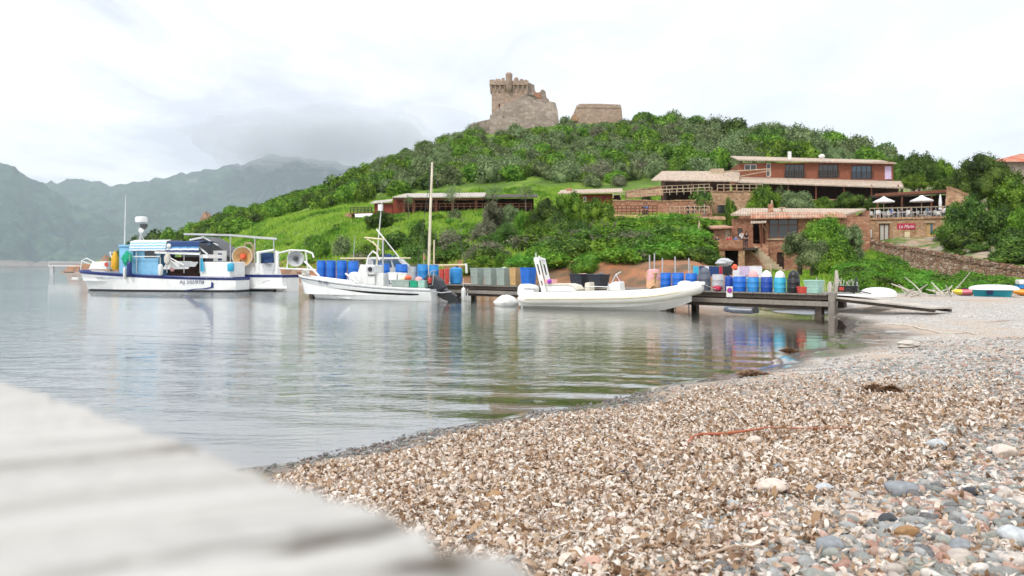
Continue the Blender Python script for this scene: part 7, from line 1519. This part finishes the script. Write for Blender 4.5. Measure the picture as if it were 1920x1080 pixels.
#@@PART5
# ------------------------------------------------------------------ people
SK = {'pelvis': (0, 0, 0)}
def person(x, y, z, rz, pose, shirt, trousers, label, hair='hair', group=None, h=1.72):
    """one skinned body; clothing and hair are its children"""
    e = empty('person', (x, y, z), rz, label, 'person', group); k = h / 1.72
    hip = .90 if pose != 'sit' else .47
    def pt(a, b, c): return (a * k, b * k, c * k)
    J = {'pelvis': pt(0, 0, hip), 'belly': pt(0, 0, hip + .18), 'chest': pt(0, .01, hip + .38), 'neck': pt(0, 0, hip + .55), 'head0': pt(0, -.02, hip + .64), 'head1': pt(0, -.02, hip + .77)}
    E = [('pelvis', 'belly', .13, .12), ('belly', 'chest', .12, .15), ('chest', 'neck', .15, .055), ('neck', 'head0', .055, .085), ('head0', 'head1', .085, .075)]
    for s in (-1, 1):
        n = 'LR'[s > 0]; J['sh' + n] = pt(.18 * s, .01, hip + .49)
        if pose == 'sit': J['el' + n] = pt(.23 * s, -.10, hip + .24); J['wr' + n] = pt(.12 * s, -.34, hip + .27); J['hd' + n] = pt(.09 * s, -.42, hip + .28)
        elif pose == 'walk': J['el' + n] = pt(.23 * s, .06 * s, hip + .22); J['wr' + n] = pt(.22 * s, -.12 + .14 * s, hip + .02); J['hd' + n] = pt(.22 * s, -.16 + .14 * s, hip - .06)
        else: J['el' + n] = pt(.25 * s, .03, hip + .22); J['wr' + n] = pt(.20 * s, -.12, hip + .02); J['hd' + n] = pt(.18 * s, -.16, hip - .05)
        J['hp' + n] = pt(.10 * s, 0, hip - .04)
        if pose == 'sit': J['kn' + n] = pt(.12 * s, -.42, hip + .02); J['an' + n] = pt(.12 * s, -.44, .08); J['to' + n] = pt(.13 * s, -.60, .04)
        elif pose == 'walk': J['kn' + n] = pt(.10 * s, -.14 + .10 * s, .50); J['an' + n] = pt(.10 * s, .22 * s, .09); J['to' + n] = pt(.11 * s, .22 * s - .16, .04)
        else: J['kn' + n] = pt(.11 * s, -.02, .49); J['an' + n] = pt(.11 * s, .02, .08); J['to' + n] = pt(.12 * s, -.14, .04)
        E += [('chest', 'sh' + n, .10, .06), ('sh' + n, 'el' + n, .055, .042), ('el' + n, 'wr' + n, .042, .028), ('wr' + n, 'hd' + n, .028, .03), ('pelvis', 'hp' + n, .11, .09), ('hp' + n, 'kn' + n, .09, .058), ('kn' + n, 'an' + n, .055, .038), ('an' + n, 'to' + n, .04, .03)]
    def skin(name, edges, mat, grow=0.0):
        names = []; rad = {}
        for a, b, ra, rb in edges:
            for q_, r_ in ((a, ra), (b, rb)):
                if q_ not in names: names.append(q_)
                rad[q_] = max(rad.get(q_, 0), r_)
        me = bpy.data.meshes.new(name); me.from_pydata([J[q_] for q_ in names], [(names.index(a), names.index(b)) for a, b, _, _ in edges], []); o_ = bpy.data.objects.new(name, me); C.objects.link(o_)
        md = o_.modifiers.new('skin', 'SKIN'); md.use_smooth_shade = True
        for i, q_ in enumerate(names): me.skin_vertices[0].data[i].radius = ((rad[q_] + grow) * k, (rad[q_] + grow) * k * (.8 if q_ in ('chest', 'belly', 'pelvis') else 1)); me.skin_vertices[0].data[i].use_root = i == 0
        o_.modifiers.new('sub', 'SUBSURF').levels = 1; o_.modifiers['sub'].render_levels = 1
        dg = bpy.context.evaluated_depsgraph_get(); m2 = bpy.data.meshes.new_from_object(o_.evaluated_get(dg)); bpy.data.objects.remove(o_)
        m2.materials.clear(); return link(name, m2, mat, e, True)
    skin('body', E, 'skin')
    top = [q_ for q_ in E if q_[0] in ('pelvis', 'belly', 'chest', 'shL', 'shR') and q_[1] not in ('neck', 'hpL', 'hpR')]; skin('shirt', top, shirt, .016)
    skin('trousers', [q_ for q_ in E if q_[0] in ('pelvis', 'hpL', 'hpR', 'knL', 'knR') and q_[1] != 'belly'], trousers, .014)
    for s in ('L', 'R'): q = MB(); a, t_ = J['an' + s], J['to' + s]; q.box((a[0] - .05, t_[1] - .05, 0), (a[0] + .05, a[1] + .05, .07)); q.build('shoe', 'black_plastic', e, bevel=.02)
    q = MB(); c = J['head1']; q.lathe([(.088, -.04), (.102, .0), (.09, .06), (.05, .095), (.01, .1)], (c[0], c[1] + .02, c[2] - .01), 12); q.build('hair', hair, e, True)
    q = MB(); c = J['head0']; q.ball((c[0], c[1] - .088, c[2] + .05), .014, 6, 4, 1.5); q.build('nose', 'skin', e, True)
    for s in (-1, 1): q = MB(); q.ball((c[0] + .032 * s, c[1] - .078, c[2] + .075), .010, 6, 4); q.build('eye', 'black_plastic', e, True)
    return e
def pp(px, py_feet, Y, *a, **k):
    x = (px - CX) / F * Y; return person(x, Y, EYE - (py_feet - HY) * Y / F, *a, **k)
tz = 466
for px, Y, rz, pose, sh, tr_, lb in ((1344, 81.0, .3, 'sit', 'shirt_black', 'trousers_dark', 'person in black sitting at the left of the stone terrace'), (1367, 81.0, -.6, 'sit', 'shirt_red', 'trousers_dark', 'person in a red top sitting on the stone terrace'), (1380, 81.2, .5, 'sit', 'shirt_blue', 'trousers_grey', 'person in a blue shirt sitting next to the one in red'),
                                     (1391, 81.8, 2.6, 'stand', 'shirt_white', 'trousers_dark', 'person in a white top standing by the terrace window'), (1399, 81.5, .2, 'stand', 'shirt_black', 'trousers_dark', 'person in black standing before the restaurant porch')):
    zfl = g.P(1350, 466).z if False else EYE - (464 - HY) * 80 / F
    person((px - CX) / F * Y, Y, zfl, rz, pose, sh, tr_, lb)
def bench(x, y, z, w_, label, rz=0.0):
    e = empty('bench', (x, y, z), rz, label, 'bench'); q = MB(); q.box((-w_ / 2, -.2, .38), (w_ / 2, .25, .43)); q.build('seat', 'pale_wood', e)
    for s in (-1, 1): q = MB(); q.box((s * w_ * .42 - .04, -.15, 0), (s * w_ * .42 + .04, .2, .379)); q.build('leg', 'pale_wood', e)
zfl = EYE - (464 - HY) * 80 / F
bench((1344 - CX) / F * 81, 81.05, zfl, 1.0, 'low bench under the person in black on the stone terrace'); bench((1373.5 - CX) / F * 81.1, 81.15, zfl, 1.6, 'low bench under the people in red and blue')
for px, Y, rz, pose, sh, tr_, lb in ((1213, 94.5, .3, 'stand', 'shirt_blue', 'trousers_dark', 'person in a blue jacket at the railing of the middle terrace'), (1207, 94.8, -.4, 'stand', 'shirt_black', 'trousers_dark', 'person in dark clothes left of the blue jacket on the middle terrace'),
                                     (1291, 94.6, .6, 'stand', 'shirt_black', 'trousers_dark', 'person in black at the middle of the terrace under the yellow lamps'), (1301, 94.4, -.5, 'stand', 'shirt_black', 'trousers_dark', 'person in black right of another on the middle terrace'), (1321, 94.3, .1, 'stand', 'shirt_black', 'trousers_grey', 'person in black and grey near the stone wall corner on the middle terrace')):
    z = G((px - CX) / F * Y, Y); person((px - CX) / F * Y, Y, EYE - (407 - HY) * 93 / F, rz, pose, sh, tr_, lb)
for px, Y, rz, sh, lb in ((1672, 85.2, .8, 'shirt_blue', 'person in blue seated at the left of the bar terrace'), (1690, 85.0, 0, 'shirt_black', 'person in black seated below the left parasols'), (1708, 85.2, -.5, 'shirt_black', 'person in black seated left of the middle parasol'), (1740, 84.4, .5, 'shirt_teal', 'person in teal seated right of the middle parasol'), (1768, 84.0, -.3, 'shirt_white', 'person in white seated at the right end of the bar terrace')):
    x = (px - CX) / F * Y; person(x, Y, zf, rz, 'sit', sh, 'trousers_dark', lb); c_ = copy_tree(ch0); c_.location = (x, Y + .02, zf); c_.rotation_euler = (0, 0, rz)
    c_['label'] = 'white chair under the ' + lb.replace('seated ', '').replace('person', 'seated person')
pa = at(1856, 70); person(pa.x, pa.y, EYE - (497 - HY) * 70 / F, .4, 'walk', 'shirt_white', 'trousers_dark', 'person in a pale top and dark trousers walking down the shaded path'); pa = at(1872, 71.5); person(pa.x, pa.y, EYE - (497 - HY) * 71.5 / F, .2, 'walk', 'shirt_black', 'trousers_dark', 'person in dark clothes following on the shaded path')

# ------------------------------------------------------------------ foreground: pebbles and dry sea-grass leaves
def ico(sub):
    import bmesh
    bm = bmesh.new(); bmesh.ops.create_icosphere(bm, subdivisions=sub, radius=1); v_ = np.array([v.co[:] for v in bm.verts]); f_ = np.array([[v.index for v in f.verts] for f in bm.faces]); bm.free(); return v_, f_
def rotm(a, b, c):
    """random rotation matrices: spin a about z after tilts b, c"""
    ca, sa, cb, sb, cc, sc_ = np.cos(a), np.sin(a), np.cos(b), np.sin(b), np.cos(c), np.sin(c); z = np.zeros_like(a); o = np.ones_like(a)
    Rz = np.stack([ca, -sa, z, sa, ca, z, z, z, o], -1).reshape(-1, 3, 3); Rx = np.stack([o, z, z, z, cb, -sb, z, sb, cb], -1).reshape(-1, 3, 3); Ry = np.stack([cc, z, sc_, z, o, z, -sc_, z, cc], -1).reshape(-1, 3, 3)
    return Rx @ Ry @ Rz
def field(n, Y0, Y1, pxa, pxb, seed, pw=1.0):
    g = np.random.default_rng(seed); Y = Y0 * (Y1 / Y0) ** (g.uniform(size=n) ** pw); px = g.uniform(pxa, pxb, n); x = (px - CX) / F * Y; z = ground_np(x, Y); return g, px, Y, x, z
def scatter_pebbles(name, n, Y0, Y1, pxa, pxb, seed, smin, smax, sub, cond, label, pw=1.0):
    g, px, Y, x, z = field(n, Y0, Y1, pxa, pxb, seed, pw); py = HY + (EYE - z) * F / Y
    ok = cond(g, px, py, Y, z, x); px, Y, x, z = px[ok], Y[ok], x[ok], z[ok]; m_ = len(x)
    r_ = smin + (smax - smin) * g.uniform(size=m_) ** 3.2; v_, f_ = ico(sub); protos = []
    for k in range(9):
        gg = np.random.default_rng(100 + k); w_ = v_.copy(); 
        for j in range(5): d = gg.normal(size=3); d /= np.linalg.norm(d); w_ += v_ * (.13 * np.sin(2.2 * (v_ @ d) + gg.uniform(0, 6)))[:, None]
        for j in range(3): d = gg.normal(size=3); d /= np.linalg.norm(d); c_ = gg.uniform(.62, .85); t_ = w_ @ d; w_ -= np.outer(np.maximum(t_ - c_, 0) * .85, d)
        w_ *= np.array([1, gg.uniform(.62, .92), gg.uniform(.38, .66)]); protos.append(w_)
    P_ = np.array(protos)[g.integers(0, 9, m_)] * r_[:, None, None]; Rm = rotm(g.uniform(0, 6.28, m_), g.normal(size=m_) * .28, g.normal(size=m_) * .28)
    vs = np.einsum('nij,nkj->nki', Rm, P_); vs[:, :, 0] += x[:, None]; vs[:, :, 1] += Y[:, None]; vs[:, :, 2] += (z + r_ * g.uniform(.02, .30, m_))[:, None]
    fs = f_[None] + (np.arange(m_) * len(v_))[:, None, None]; o_ = link(name, npmesh(name, vs.reshape(-1, 3), fs.reshape(-1, 3)), 'pebble', None, True); return tag(o_, label, 'pebbles', kind='stuff')
m, t = newmat('pebble'); o = t.co('Object'); g_ = t.n('ShaderNodeNewGeometry').outputs['Random Per Island']
c = t.ramp(g_, [(0, (.13, .145, .14)), (.14, (.27, .29, .29)), (.27, (.18, .20, .195)), (.37, (.46, .40, .35)), (.47, (.38, .22, .16)), (.54, (.56, .50, .45)), (.63, (.33, .35, .36)), (.72, (.48, .30, .23)), (.79, (.045, .05, .06)), (.84, (.70, .66, .61)), (.90, (.22, .25, .22)), (.96, (.32, .14, .09))], 'CONSTANT')
sp_ = t.noise(o, 130, 4, .7); c = t.mix(t.ramp(sp_, [(.38, .0), (.62, .3)]), c, (.55, .52, .48)); c = t.mix(t.ramp(t.noise(o, 30, 3), [(.42, 0), (.6, .3)]), c, (.16, .13, .11))
zz2 = t.n('ShaderNodeSeparateXYZ', {0: o}).outputs[2]; wetf = t.n('ShaderNodeMapRange', {0: zz2, 1: .02, 2: .16, 3: 1.0, 4: 0.0}).outputs[0]
c = t.mix(t.math('MULTIPLY', wetf, .72), c, (.045, .04, .038))
bn = t.n('ShaderNodeBump', {'Strength': .35, 'Distance': .002, 'Height': sp_})
t.out(t.n('ShaderNodeBsdfPrincipled', {'Base Color': c, 'Roughness': t.math('MULTIPLY_ADD', wetf, -.5, .78), 'Normal': bn.outputs[0]}).outputs[0])
land = lambda z: z > .012
def dens(g, px, py): return g.uniform(size=len(px)) > litter_mask(px, py) * .70
scatter_pebbles('pebbles', 15000, 1.75, 4.2, 700, 2250, 51, .009, .048, 2, lambda g, px, py, Y, z, x: land(z) & dens(g, px, py), 'smooth grey, cream and pinkish pebbles of the near beach')
scatter_pebbles('pebbles', 36000, 3.6, 8.2, 400, 2200, 52, .010, .036, 1, lambda g, px, py, Y, z, x: (z > .004) & dens(g, px, py), 'smaller pebbles covering the middle of the beach')
scatter_pebbles('pebbles', 26000, 7.8, 19, 560, 2150, 53, .014, .040, 1, lambda g, px, py, Y, z, x: (z > np.where(Y > 12, .11, -.02)) & (vnoise(x, Y, 2.6, 41) + .35 * vnoise(x, Y, .6, 42) > .48), 'fine pebbles in grey bands farther along the beach')
# leaves: short curled ribbons
def litter(name, n, Y0, Y1, seed, lmin, lmax, wmin, wmax, label, thresh=0.0, lift=.03):
    g, px, Y, x, z = field(n, Y0, Y1, 520, 2150, seed); py = HY + (EYE - z) * F / Y
    ok = (z > .085 + .07 * vnoise(x, Y, .5, 44)) & (g.uniform(size=n) < litter_mask(px, py) * (1 - thresh) * (.35 + 1.3 * sstep(vnoise(x, Y, .55, 71) * .6 + vnoise(x, Y, .17, 72) * .4, .25, .55)) + .05 + .05 * (py > 900)); x, Y, z = x[ok], Y[ok], z[ok]; m_ = len(x)
    L = g.uniform(lmin, lmax, m_); wv = g.uniform(wmin, wmax, m_); cu = g.normal(size=m_) * 1.3; tw = g.normal(size=m_) * .8; S_ = 4
    s = np.linspace(-.5, .5, S_ + 1); th = cu[:, None] * s[None] * 2; ux = np.cumsum(np.cos(th), 1) / (S_ + 1) * L[:, None]; uz = np.cumsum(np.sin(th), 1) / (S_ + 1) * L[:, None]; ux -= ux.mean(1)[:, None]; uz -= uz.min(1)[:, None]
    ws = wv[:, None] * (np.sin((s + .5) * 2.7 + .25) * .75 + .25)[None]; tt_ = tw[:, None] * s[None] * 2
    a = np.stack([ux, ws * np.cos(tt_), uz + ws * np.sin(tt_)], -1); b = np.stack([ux, -ws * np.cos(tt_), uz - ws * np.sin(tt_)], -1)
    P_ = np.stack([a, b], 2).reshape(m_, -1, 3); Rm = rotm(g.uniform(0, 6.28, m_), g.normal(size=m_) * .55, g.normal(size=m_) * .55); vs = np.einsum('nij,nkj->nki', Rm, P_)
    vs[:, :, 0] += x[:, None]; vs[:, :, 1] += Y[:, None]; vs[:, :, 2] += (z + .004 + lift * g.uniform(size=m_))[:, None]
    f_ = np.array([[2 * i, 2 * i + 1, 2 * i + 3, 2 * i + 2] for i in range(S_)]); fs = f_[None] + (np.arange(m_) * (2 * S_ + 2))[:, None, None]
    o_ = link(name, npmesh(name, vs.reshape(-1, 3), fs.reshape(-1, 4)), 'dry_leaf', None, True); return tag(o_, label, 'dry leaves', kind='stuff')
m, t = newmat('dry_leaf'); o = t.co('Object'); g_ = t.n('ShaderNodeNewGeometry').outputs['Random Per Island']
c = t.ramp(g_, [(0, (.09, .045, .02)), (.12, (.24, .13, .06)), (.25, (.44, .29, .16)), (.42, (.62, .48, .37)), (.6, (.76, .66, .56)), (.8, (.84, .78, .71)), (1, (.90, .87, .80))])
c = t.mix(t.ramp(t.noise(o, 55, 3), [(.45, 0), (.65, .4)]), c, (.30, .17, .09)); c = t.mix(t.ramp(t.noise(o, 3.2, 4, .6), [(.48, 0), (.66, .35)]), c, (.40, .27, .18))
t.out(t.n('ShaderNodeMixShader', {0: .22, 1: t.n('ShaderNodeBsdfPrincipled', {'Base Color': c, 'Roughness': .7}).outputs[0], 2: t.n('ShaderNodeBsdfTranslucent', {0: c}).outputs[0]}).outputs[0])
litter('dry_leaves', 60000, 1.75, 5.0, 61, .026, .080, .0038, .0125, 'thick layer of curled tan sea-grass leaves on the near beach')
litter('dry_leaves', 62000, 4.6, 11.5, 62, .035, .10, .006, .016, 'tan sea-grass leaves spread over the middle of the beach', .1)
litter('dry_leaves', 2600, 1.75, 7.0, 63, .07, .13, .008, .019, 'larger flat brown and straw leaves lying on top of the litter', .2, .045)
# single large stones and twigs one can point at
def stone_at(px, py, w_, mat, label, sz=.6, seed=1, ky=.8):
    p = hit(px, py); r_ = w_ / 2 * p.y / F; v_, f_ = ico(3); gg = np.random.default_rng(seed); w2 = v_.copy()
    for j in range(6): d = gg.normal(size=3); d /= np.linalg.norm(d); w2 += v_ * (.10 * np.sin(2.4 * (v_ @ d) + gg.uniform(0, 6)))[:, None]
    for j in range(5): d = gg.normal(size=3); d /= np.linalg.norm(d); t_ = w2 @ d; w2 -= np.outer(np.maximum(t_ - gg.uniform(.6, .8), 0) * .9, d)
    w2 = w2 * np.array([1, ky, sz]) * r_; o_ = link('stone', npmesh('stone', w2, f_), mat, None, True); o_.location = p + V(0, 0, r_ * sz * .45 + .012); o_.rotation_euler = (0, 0, gg.uniform(-.5, .5)); return tag(o_, label, 'stone')
def rockmat(n_, c_): plain(n_, c_, .8, .18, 30, bump=.4)
for n_, c_ in (('rock_grey', (.27, .29, .31)), ('rock_black', (.055, .06, .07)), ('rock_cream', (.70, .60, .52)), ('rock_pink', (.62, .38, .30)), ('rock_pale', (.55, .58, .60)), ('rock_ochre', (.38, .22, .10))): rockmat(n_, c_)
for i, a in enumerate(((1688, 930, 66, 'rock_grey', 'large dark grey cracked stone at the right'), (1667, 988, 42, 'rock_black', 'black angular stone below the large grey one'), (1822, 934, 34, 'rock_black', 'black wet-looking stone at far right'), (1640, 985, 46, 'rock_cream', 'cream wedge-shaped stone beside the black angular one'), (1457, 885, 28, 'rock_grey', 'blue-grey upright flat stone standing among the leaves'),
                       (1448, 930, 56, 'rock_cream', 'flat cream stone left of centre in the pebbles'), (1105, 1074, 60, 'rock_pink', 'pink stone at the bottom edge of the picture'), (835, 912, 22, 'rock_pale', 'pale oval pebble beside the small orange one'), (856, 912, 14, 'rock_pink', 'small orange-pink pebble among the leaves'), (1170, 895, 20, 'rock_black', 'small dark pebble alone in the leaves'),
                       (1880, 860, 50, 'rock_cream', 'broad pale pinkish stone at the right edge'), (1900, 1020, 64, 'rock_pale', 'pale blue-grey stone in the lower right corner'), (1760, 845, 40, 'rock_pale', 'flat light grey stone at the right'), (1545, 925, 40, 'rock_pale', 'white-grey stone in the middle of the pebbles'), (1700, 1012, 50, 'rock_ochre', 'ochre brown stone at lower right'), (1560, 1035, 60, 'rock_grey', 'rounded mid grey stone near the bottom edge'),
                       (1415, 836, 34, 'rock_cream', 'cream stone lying by the red-brown branch'), (1800, 1040, 58, 'rock_grey', 'greenish grey stone low at the right'), (1330, 1000, 36, 'rock_pale', 'pale stone among the leaves at the bottom'), (925, 940, 36, 'rock_ochre', 'brown curled bark chip near the plank'))): stone_at(*a, seed=i + 3)
m, t = newmat('branch_bark'); o = t.co('Object'); t.out(t.n('ShaderNodeBsdfPrincipled', {'Base Color': t.mix(t.noise(o, 30, 4), (.30, .07, .03), (.50, .17, .09)), 'Roughness': .6}).outputs[0])
q = MB(); pts = [hit(a, b_) + V(0, 0, dz) for a, b_, dz in ((1285, 845, .03), (1298, 832, .05), (1315, 826, .05), (1350, 825, .05), (1400, 822, .06))]; q.tube(pts, [.010, .013, .014, .013, .011], 8)
pts = [hit(a, b_) + V(0, 0, dz) for a, b_, dz in ((1400, 822, .06), (1440, 815, .06), (1500, 815, .05), (1600, 814, .05))]; q.tube(pts, [.010, .006, .005, .003], 6); tag(q.build('branch', 'branch_bark', None, True), 'thin red-brown bent branch lying on the leaves', 'branch')
for i, (a, b_, c_, d_, lb) in enumerate(((1370, 775, 1400, 815, 'pale dry twig pointing at the branch'), (848, 935, 905, 968, 'straight pale stalk near the plank'), (1775, 820, 1800, 790, 'thin brown stalk in the pebbles at right'), (1320, 1062, 1430, 1050, 'brown stalk at the bottom among the leaves'), (1030, 1030, 1110, 1020, 'light ribbon-like stalk low in the leaves'))):
    q = MB(); p0, p1 = hit(a, b_) + V(0, 0, .04), hit(c_, d_) + V(0, 0, .05); q.tube([p0, p0.lerp(p1, .5) + V(0, 0, .02), p1], [.004, .005, .002], 6); tag(q.build('twig', 'dry_leaf' if i % 2 else 'driftwood', None, True), lb, 'twig')
def weedclump(px, py, w_, label, seed):
    p = hit(px, py); g = np.random.default_rng(seed); r_ = w_ / 2 * p.y / F; n = 900; a = g.uniform(0, 6.28, n); d = np.sqrt(g.uniform(size=n)) * r_; x, y = d * np.cos(a), d * np.sin(a) * .8; z = .02 + g.uniform(size=n) * .09 * (1 - d / r_); b = g.uniform(0, 6.28, n); L = g.uniform(.03, .09, n)
    dx, dy = np.cos(b) * L, np.sin(b) * L; wx, wy = -np.sin(b) * .006, np.cos(b) * .006; dz = g.normal(size=n) * .012
    vs = np.stack([np.stack([x - dx - wx, y - dy - wy, z - dz], 1), np.stack([x + dx - wx, y + dy - wy, z + dz], 1), np.stack([x + dx + wx, y + dy + wy, z + dz], 1), np.stack([x - dx + wx, y - dy + wy, z - dz], 1)], 1).reshape(-1, 3)
    o_ = link('seaweed_clump', npmesh('seaweed_clump', vs, np.arange(4 * n).reshape(-1, 4)), 'wet_weed'); o_.location = p; return tag(o_, label, 'seaweed')
plain('wet_weed', (.28, .15, .07), .6, .4, 20)
weedclump(1412, 705, 62, 'largest brown heap of seaweed near the water edge', 1); weedclump(1480, 660, 34, 'small brown seaweed heap at the waterline', 2); weedclump(1640, 735, 50, 'flat brown seaweed patch in the middle of the beach', 3); weedclump(1670, 738, 40, 'thin seaweed patch right beside the flat one', 4)

# ------------------------------------------------------------------ the bleached plank the camera looks over
H0 = .085; e = empty('weathered_bench', (-.3, .2, G(-.3, .2)), 0, 'sun-bleached plank bench, very close and out of focus at the lower left', 'bench'); eb = V(-.3, .2, G(-.3, .2))
E0 = V(0.014, .219, 0); ed = V(-.725, .69, 0).normalized(); en = V(-.69, -.725, 0).normalized()      # along the ragged end; into the wood
gr_dir = V(-.88, -.47, 0).normalized()
na, nb = 260, 420; rows = []; g7 = np.random.default_rng(77)
bb = np.linspace(-.42, .62, nb); aa = np.concatenate([np.linspace(0, .25, 160), np.linspace(.2525, 1.1, 100)])
cr = [-.30, -.19, -.10, -.05, .008, .040, .067, .11, .155, .22, .30, .42, .53]; amp = g7.uniform(.25, 1.25, len(cr))
endj = np.interp(bb, [c_ for c_ in cr], g7.uniform(-.006, .007, len(cr))) + .0035 * (vnoise(bb, bb * 0, .012, 5) - .5)
A2, B2 = np.meshgrid(aa, bb); Z = .0015 * (vnoise(A2, B2, .006, 3) - .5) + .002 * (vnoise(A2 * .1, B2, .008, 9) - .5) + .004 * (vnoise(A2, B2, .09, 4) - .5)
for i, c_ in enumerate(cr):
    wob = c_ + .005 * (vnoise(A2 * 1.0, B2 * 0 + i, .13, 30 + i) - .5) * 2; dd = np.abs(B2 - wob); w_ = (.0022 + .0016 * (i % 3)) * (1 + 1.3 * np.exp(-((A2 - .014) / .018) ** 2) * (i in (4, 6))); dp = .020 * amp[i] * (.35 + .65 * vnoise(A2, B2 * 0 + i, .1, 50 + i)) + .030 * np.exp(-((A2 - .014) / .018) ** 2) * (i in (4, 6))
    Z = Z - dp * np.exp(-(dd / w_) ** 2)
Z = Z - .003 * np.exp(-(A2 / .0015) ** 2)
Xp = E0.x + ed.x * B2 + gr_dir.x * (A2 + endj[:, None]); Yp = E0.y + ed.y * B2 + gr_dir.y * (A2 + endj[:, None]); Zp = EYE - H0 + Z
vt = np.stack([Xp, Yp, Zp], -1); j_, i_ = np.meshgrid(np.arange(nb - 1), np.arange(na - 1), indexing='ij'); b0 = (j_ * na + i_).ravel(); ft = np.stack([b0, b0 + na, b0 + na + 1, b0 + 1], 1)
ring = [(0 * 1, k) for k in range(0)]
bd = [k * na for k in range(nb)] + [(nb - 1) * na + k for k in range(1, na)] + [k * na + na - 1 for k in range(nb - 2, -1, -1)] + [k for k in range(na - 2, 0, -1)]
vtop = vt.reshape(-1, 3); low = vtop[bd].copy(); low[:, 2] = EYE - H0 - .035; n0 = len(vtop); nbd = len(bd); bdn = np.roll(bd, -1); fs2 = np.stack([np.array(bd), n0 + np.arange(nbd), n0 + (np.arange(nbd) + 1) % nbd, bdn], 1)
va = np.concatenate([vtop, low]) - np.array([eb.x, eb.y, eb.z]); mesh = npmesh('seat', va, np.concatenate([ft, fs2]))
m, t = newmat('bleached_wood'); o = t.co('Object'); ang = math.atan2(gr_dir.y, gr_dir.x)
mp = t.mapping(t.mapping(o, (1, 1, 1), (0, 0, 0), (0, 0, -ang)), (2.0, 60, 60)); nz = t.noise(mp, 2.0, 5, .65)
c = t.mix(t.ramp(nz, [(.3, 0), (.7, 1)]), (.34, .33, .31), (.52, .51, .485)); c = t.mix(t.ramp(t.noise(t.mapping(mp, (1, .12, .12)), .8, 3), [(.56, 0), (.78, .3)]), c, (.22, .19, .16))
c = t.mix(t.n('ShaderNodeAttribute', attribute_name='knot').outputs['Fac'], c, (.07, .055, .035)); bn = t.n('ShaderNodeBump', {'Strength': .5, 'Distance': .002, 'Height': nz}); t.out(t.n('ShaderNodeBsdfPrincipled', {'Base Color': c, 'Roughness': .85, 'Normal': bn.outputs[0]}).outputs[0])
kn = np.zeros(len(va)); gx, gy = vtop[:, 0], vtop[:, 1]  # shade inside the end slots painted as dark spots, plus fainter brown stains
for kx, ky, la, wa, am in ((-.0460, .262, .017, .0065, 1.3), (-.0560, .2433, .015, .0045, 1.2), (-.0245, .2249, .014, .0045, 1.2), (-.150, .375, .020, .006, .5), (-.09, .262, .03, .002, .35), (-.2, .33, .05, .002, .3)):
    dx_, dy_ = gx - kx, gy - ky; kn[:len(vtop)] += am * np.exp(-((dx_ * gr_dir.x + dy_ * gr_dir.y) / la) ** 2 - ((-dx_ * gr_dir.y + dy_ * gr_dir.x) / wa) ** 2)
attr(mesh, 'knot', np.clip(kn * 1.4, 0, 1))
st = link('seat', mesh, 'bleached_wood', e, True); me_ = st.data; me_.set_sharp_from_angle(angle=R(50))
for k_, (lx, ly) in enumerate(((-.35, .25), (-.75, -.10), (-.3, -.22), (-.72, -.5))):
    q = MB(); gzk = G(lx, ly) - eb.z; q.box((lx - eb.x - .05, ly - eb.y - .05, gzk - .2), (lx - eb.x + .05, ly - eb.y + .05, EYE - H0 - .0352 - eb.z)); q.build('leg', 'bleached_wood', e)

# ------------------------------------------------------------------ air
m, t = newmat('haze'); t.out(None, t.n('ShaderNodeVolumePrincipled', {'Color': (.82, .91, 1.0, 1), 'Density': .000065, 'Anisotropy': .1}).outputs[0])
q = MB(); q.box((-9000, -40, -6), (9000, 10500, 1650)); o_ = q.build('haze', 'haze'); tag(o_, 'thin bluish haze over the bay', 'haze', kind='stuff')
Yc = 7500; s_ = Yc / F; rc = random.Random(9)
for k in range(2, 16):
    m, t = newmat(f'cloud_{k}'); t.out(None, t.n('ShaderNodeVolumePrincipled', {'Color': (1, 1, 1, 1), 'Density': .000035 + .000028 * min(k, 9)}).outputs[0])
    f_ = 1 - k * .045; px = 625 + rc.uniform(-70, 110) * (1 - f_ * .35); py = 270 + rc.uniform(-16, 16); q = MB(); q.ball((0, 0, 0), 1, 48, 26)
    o_ = q.build('cloud', f'cloud_{k}', None, True); me_ = o_.data
    for v_ in me_.vertices: d = v_.co.normalized(); v_.co *= 1 + .16 * math.sin(3.1 * d.x + k * 1.3) * math.cos(2.3 * d.z + k) + .09 * math.sin(7 * d.x + 2 * k + 4 * d.y) + .05 * math.sin(13 * d.x + 9 * d.z + 3 * k)
    o_.location = ((px - CX) * s_, Yc + rc.uniform(-200, 200), EYE - (py - HY) * s_); o_.scale = (1350 * f_ * rc.uniform(.8, 1.05), 900 * f_, 420 * f_ * rc.uniform(.7, 1.15)); tag(o_, 'low white cloud bank swallowing the far mountain top', 'cloud', 'low cloud on the far mountain', 'stuff')
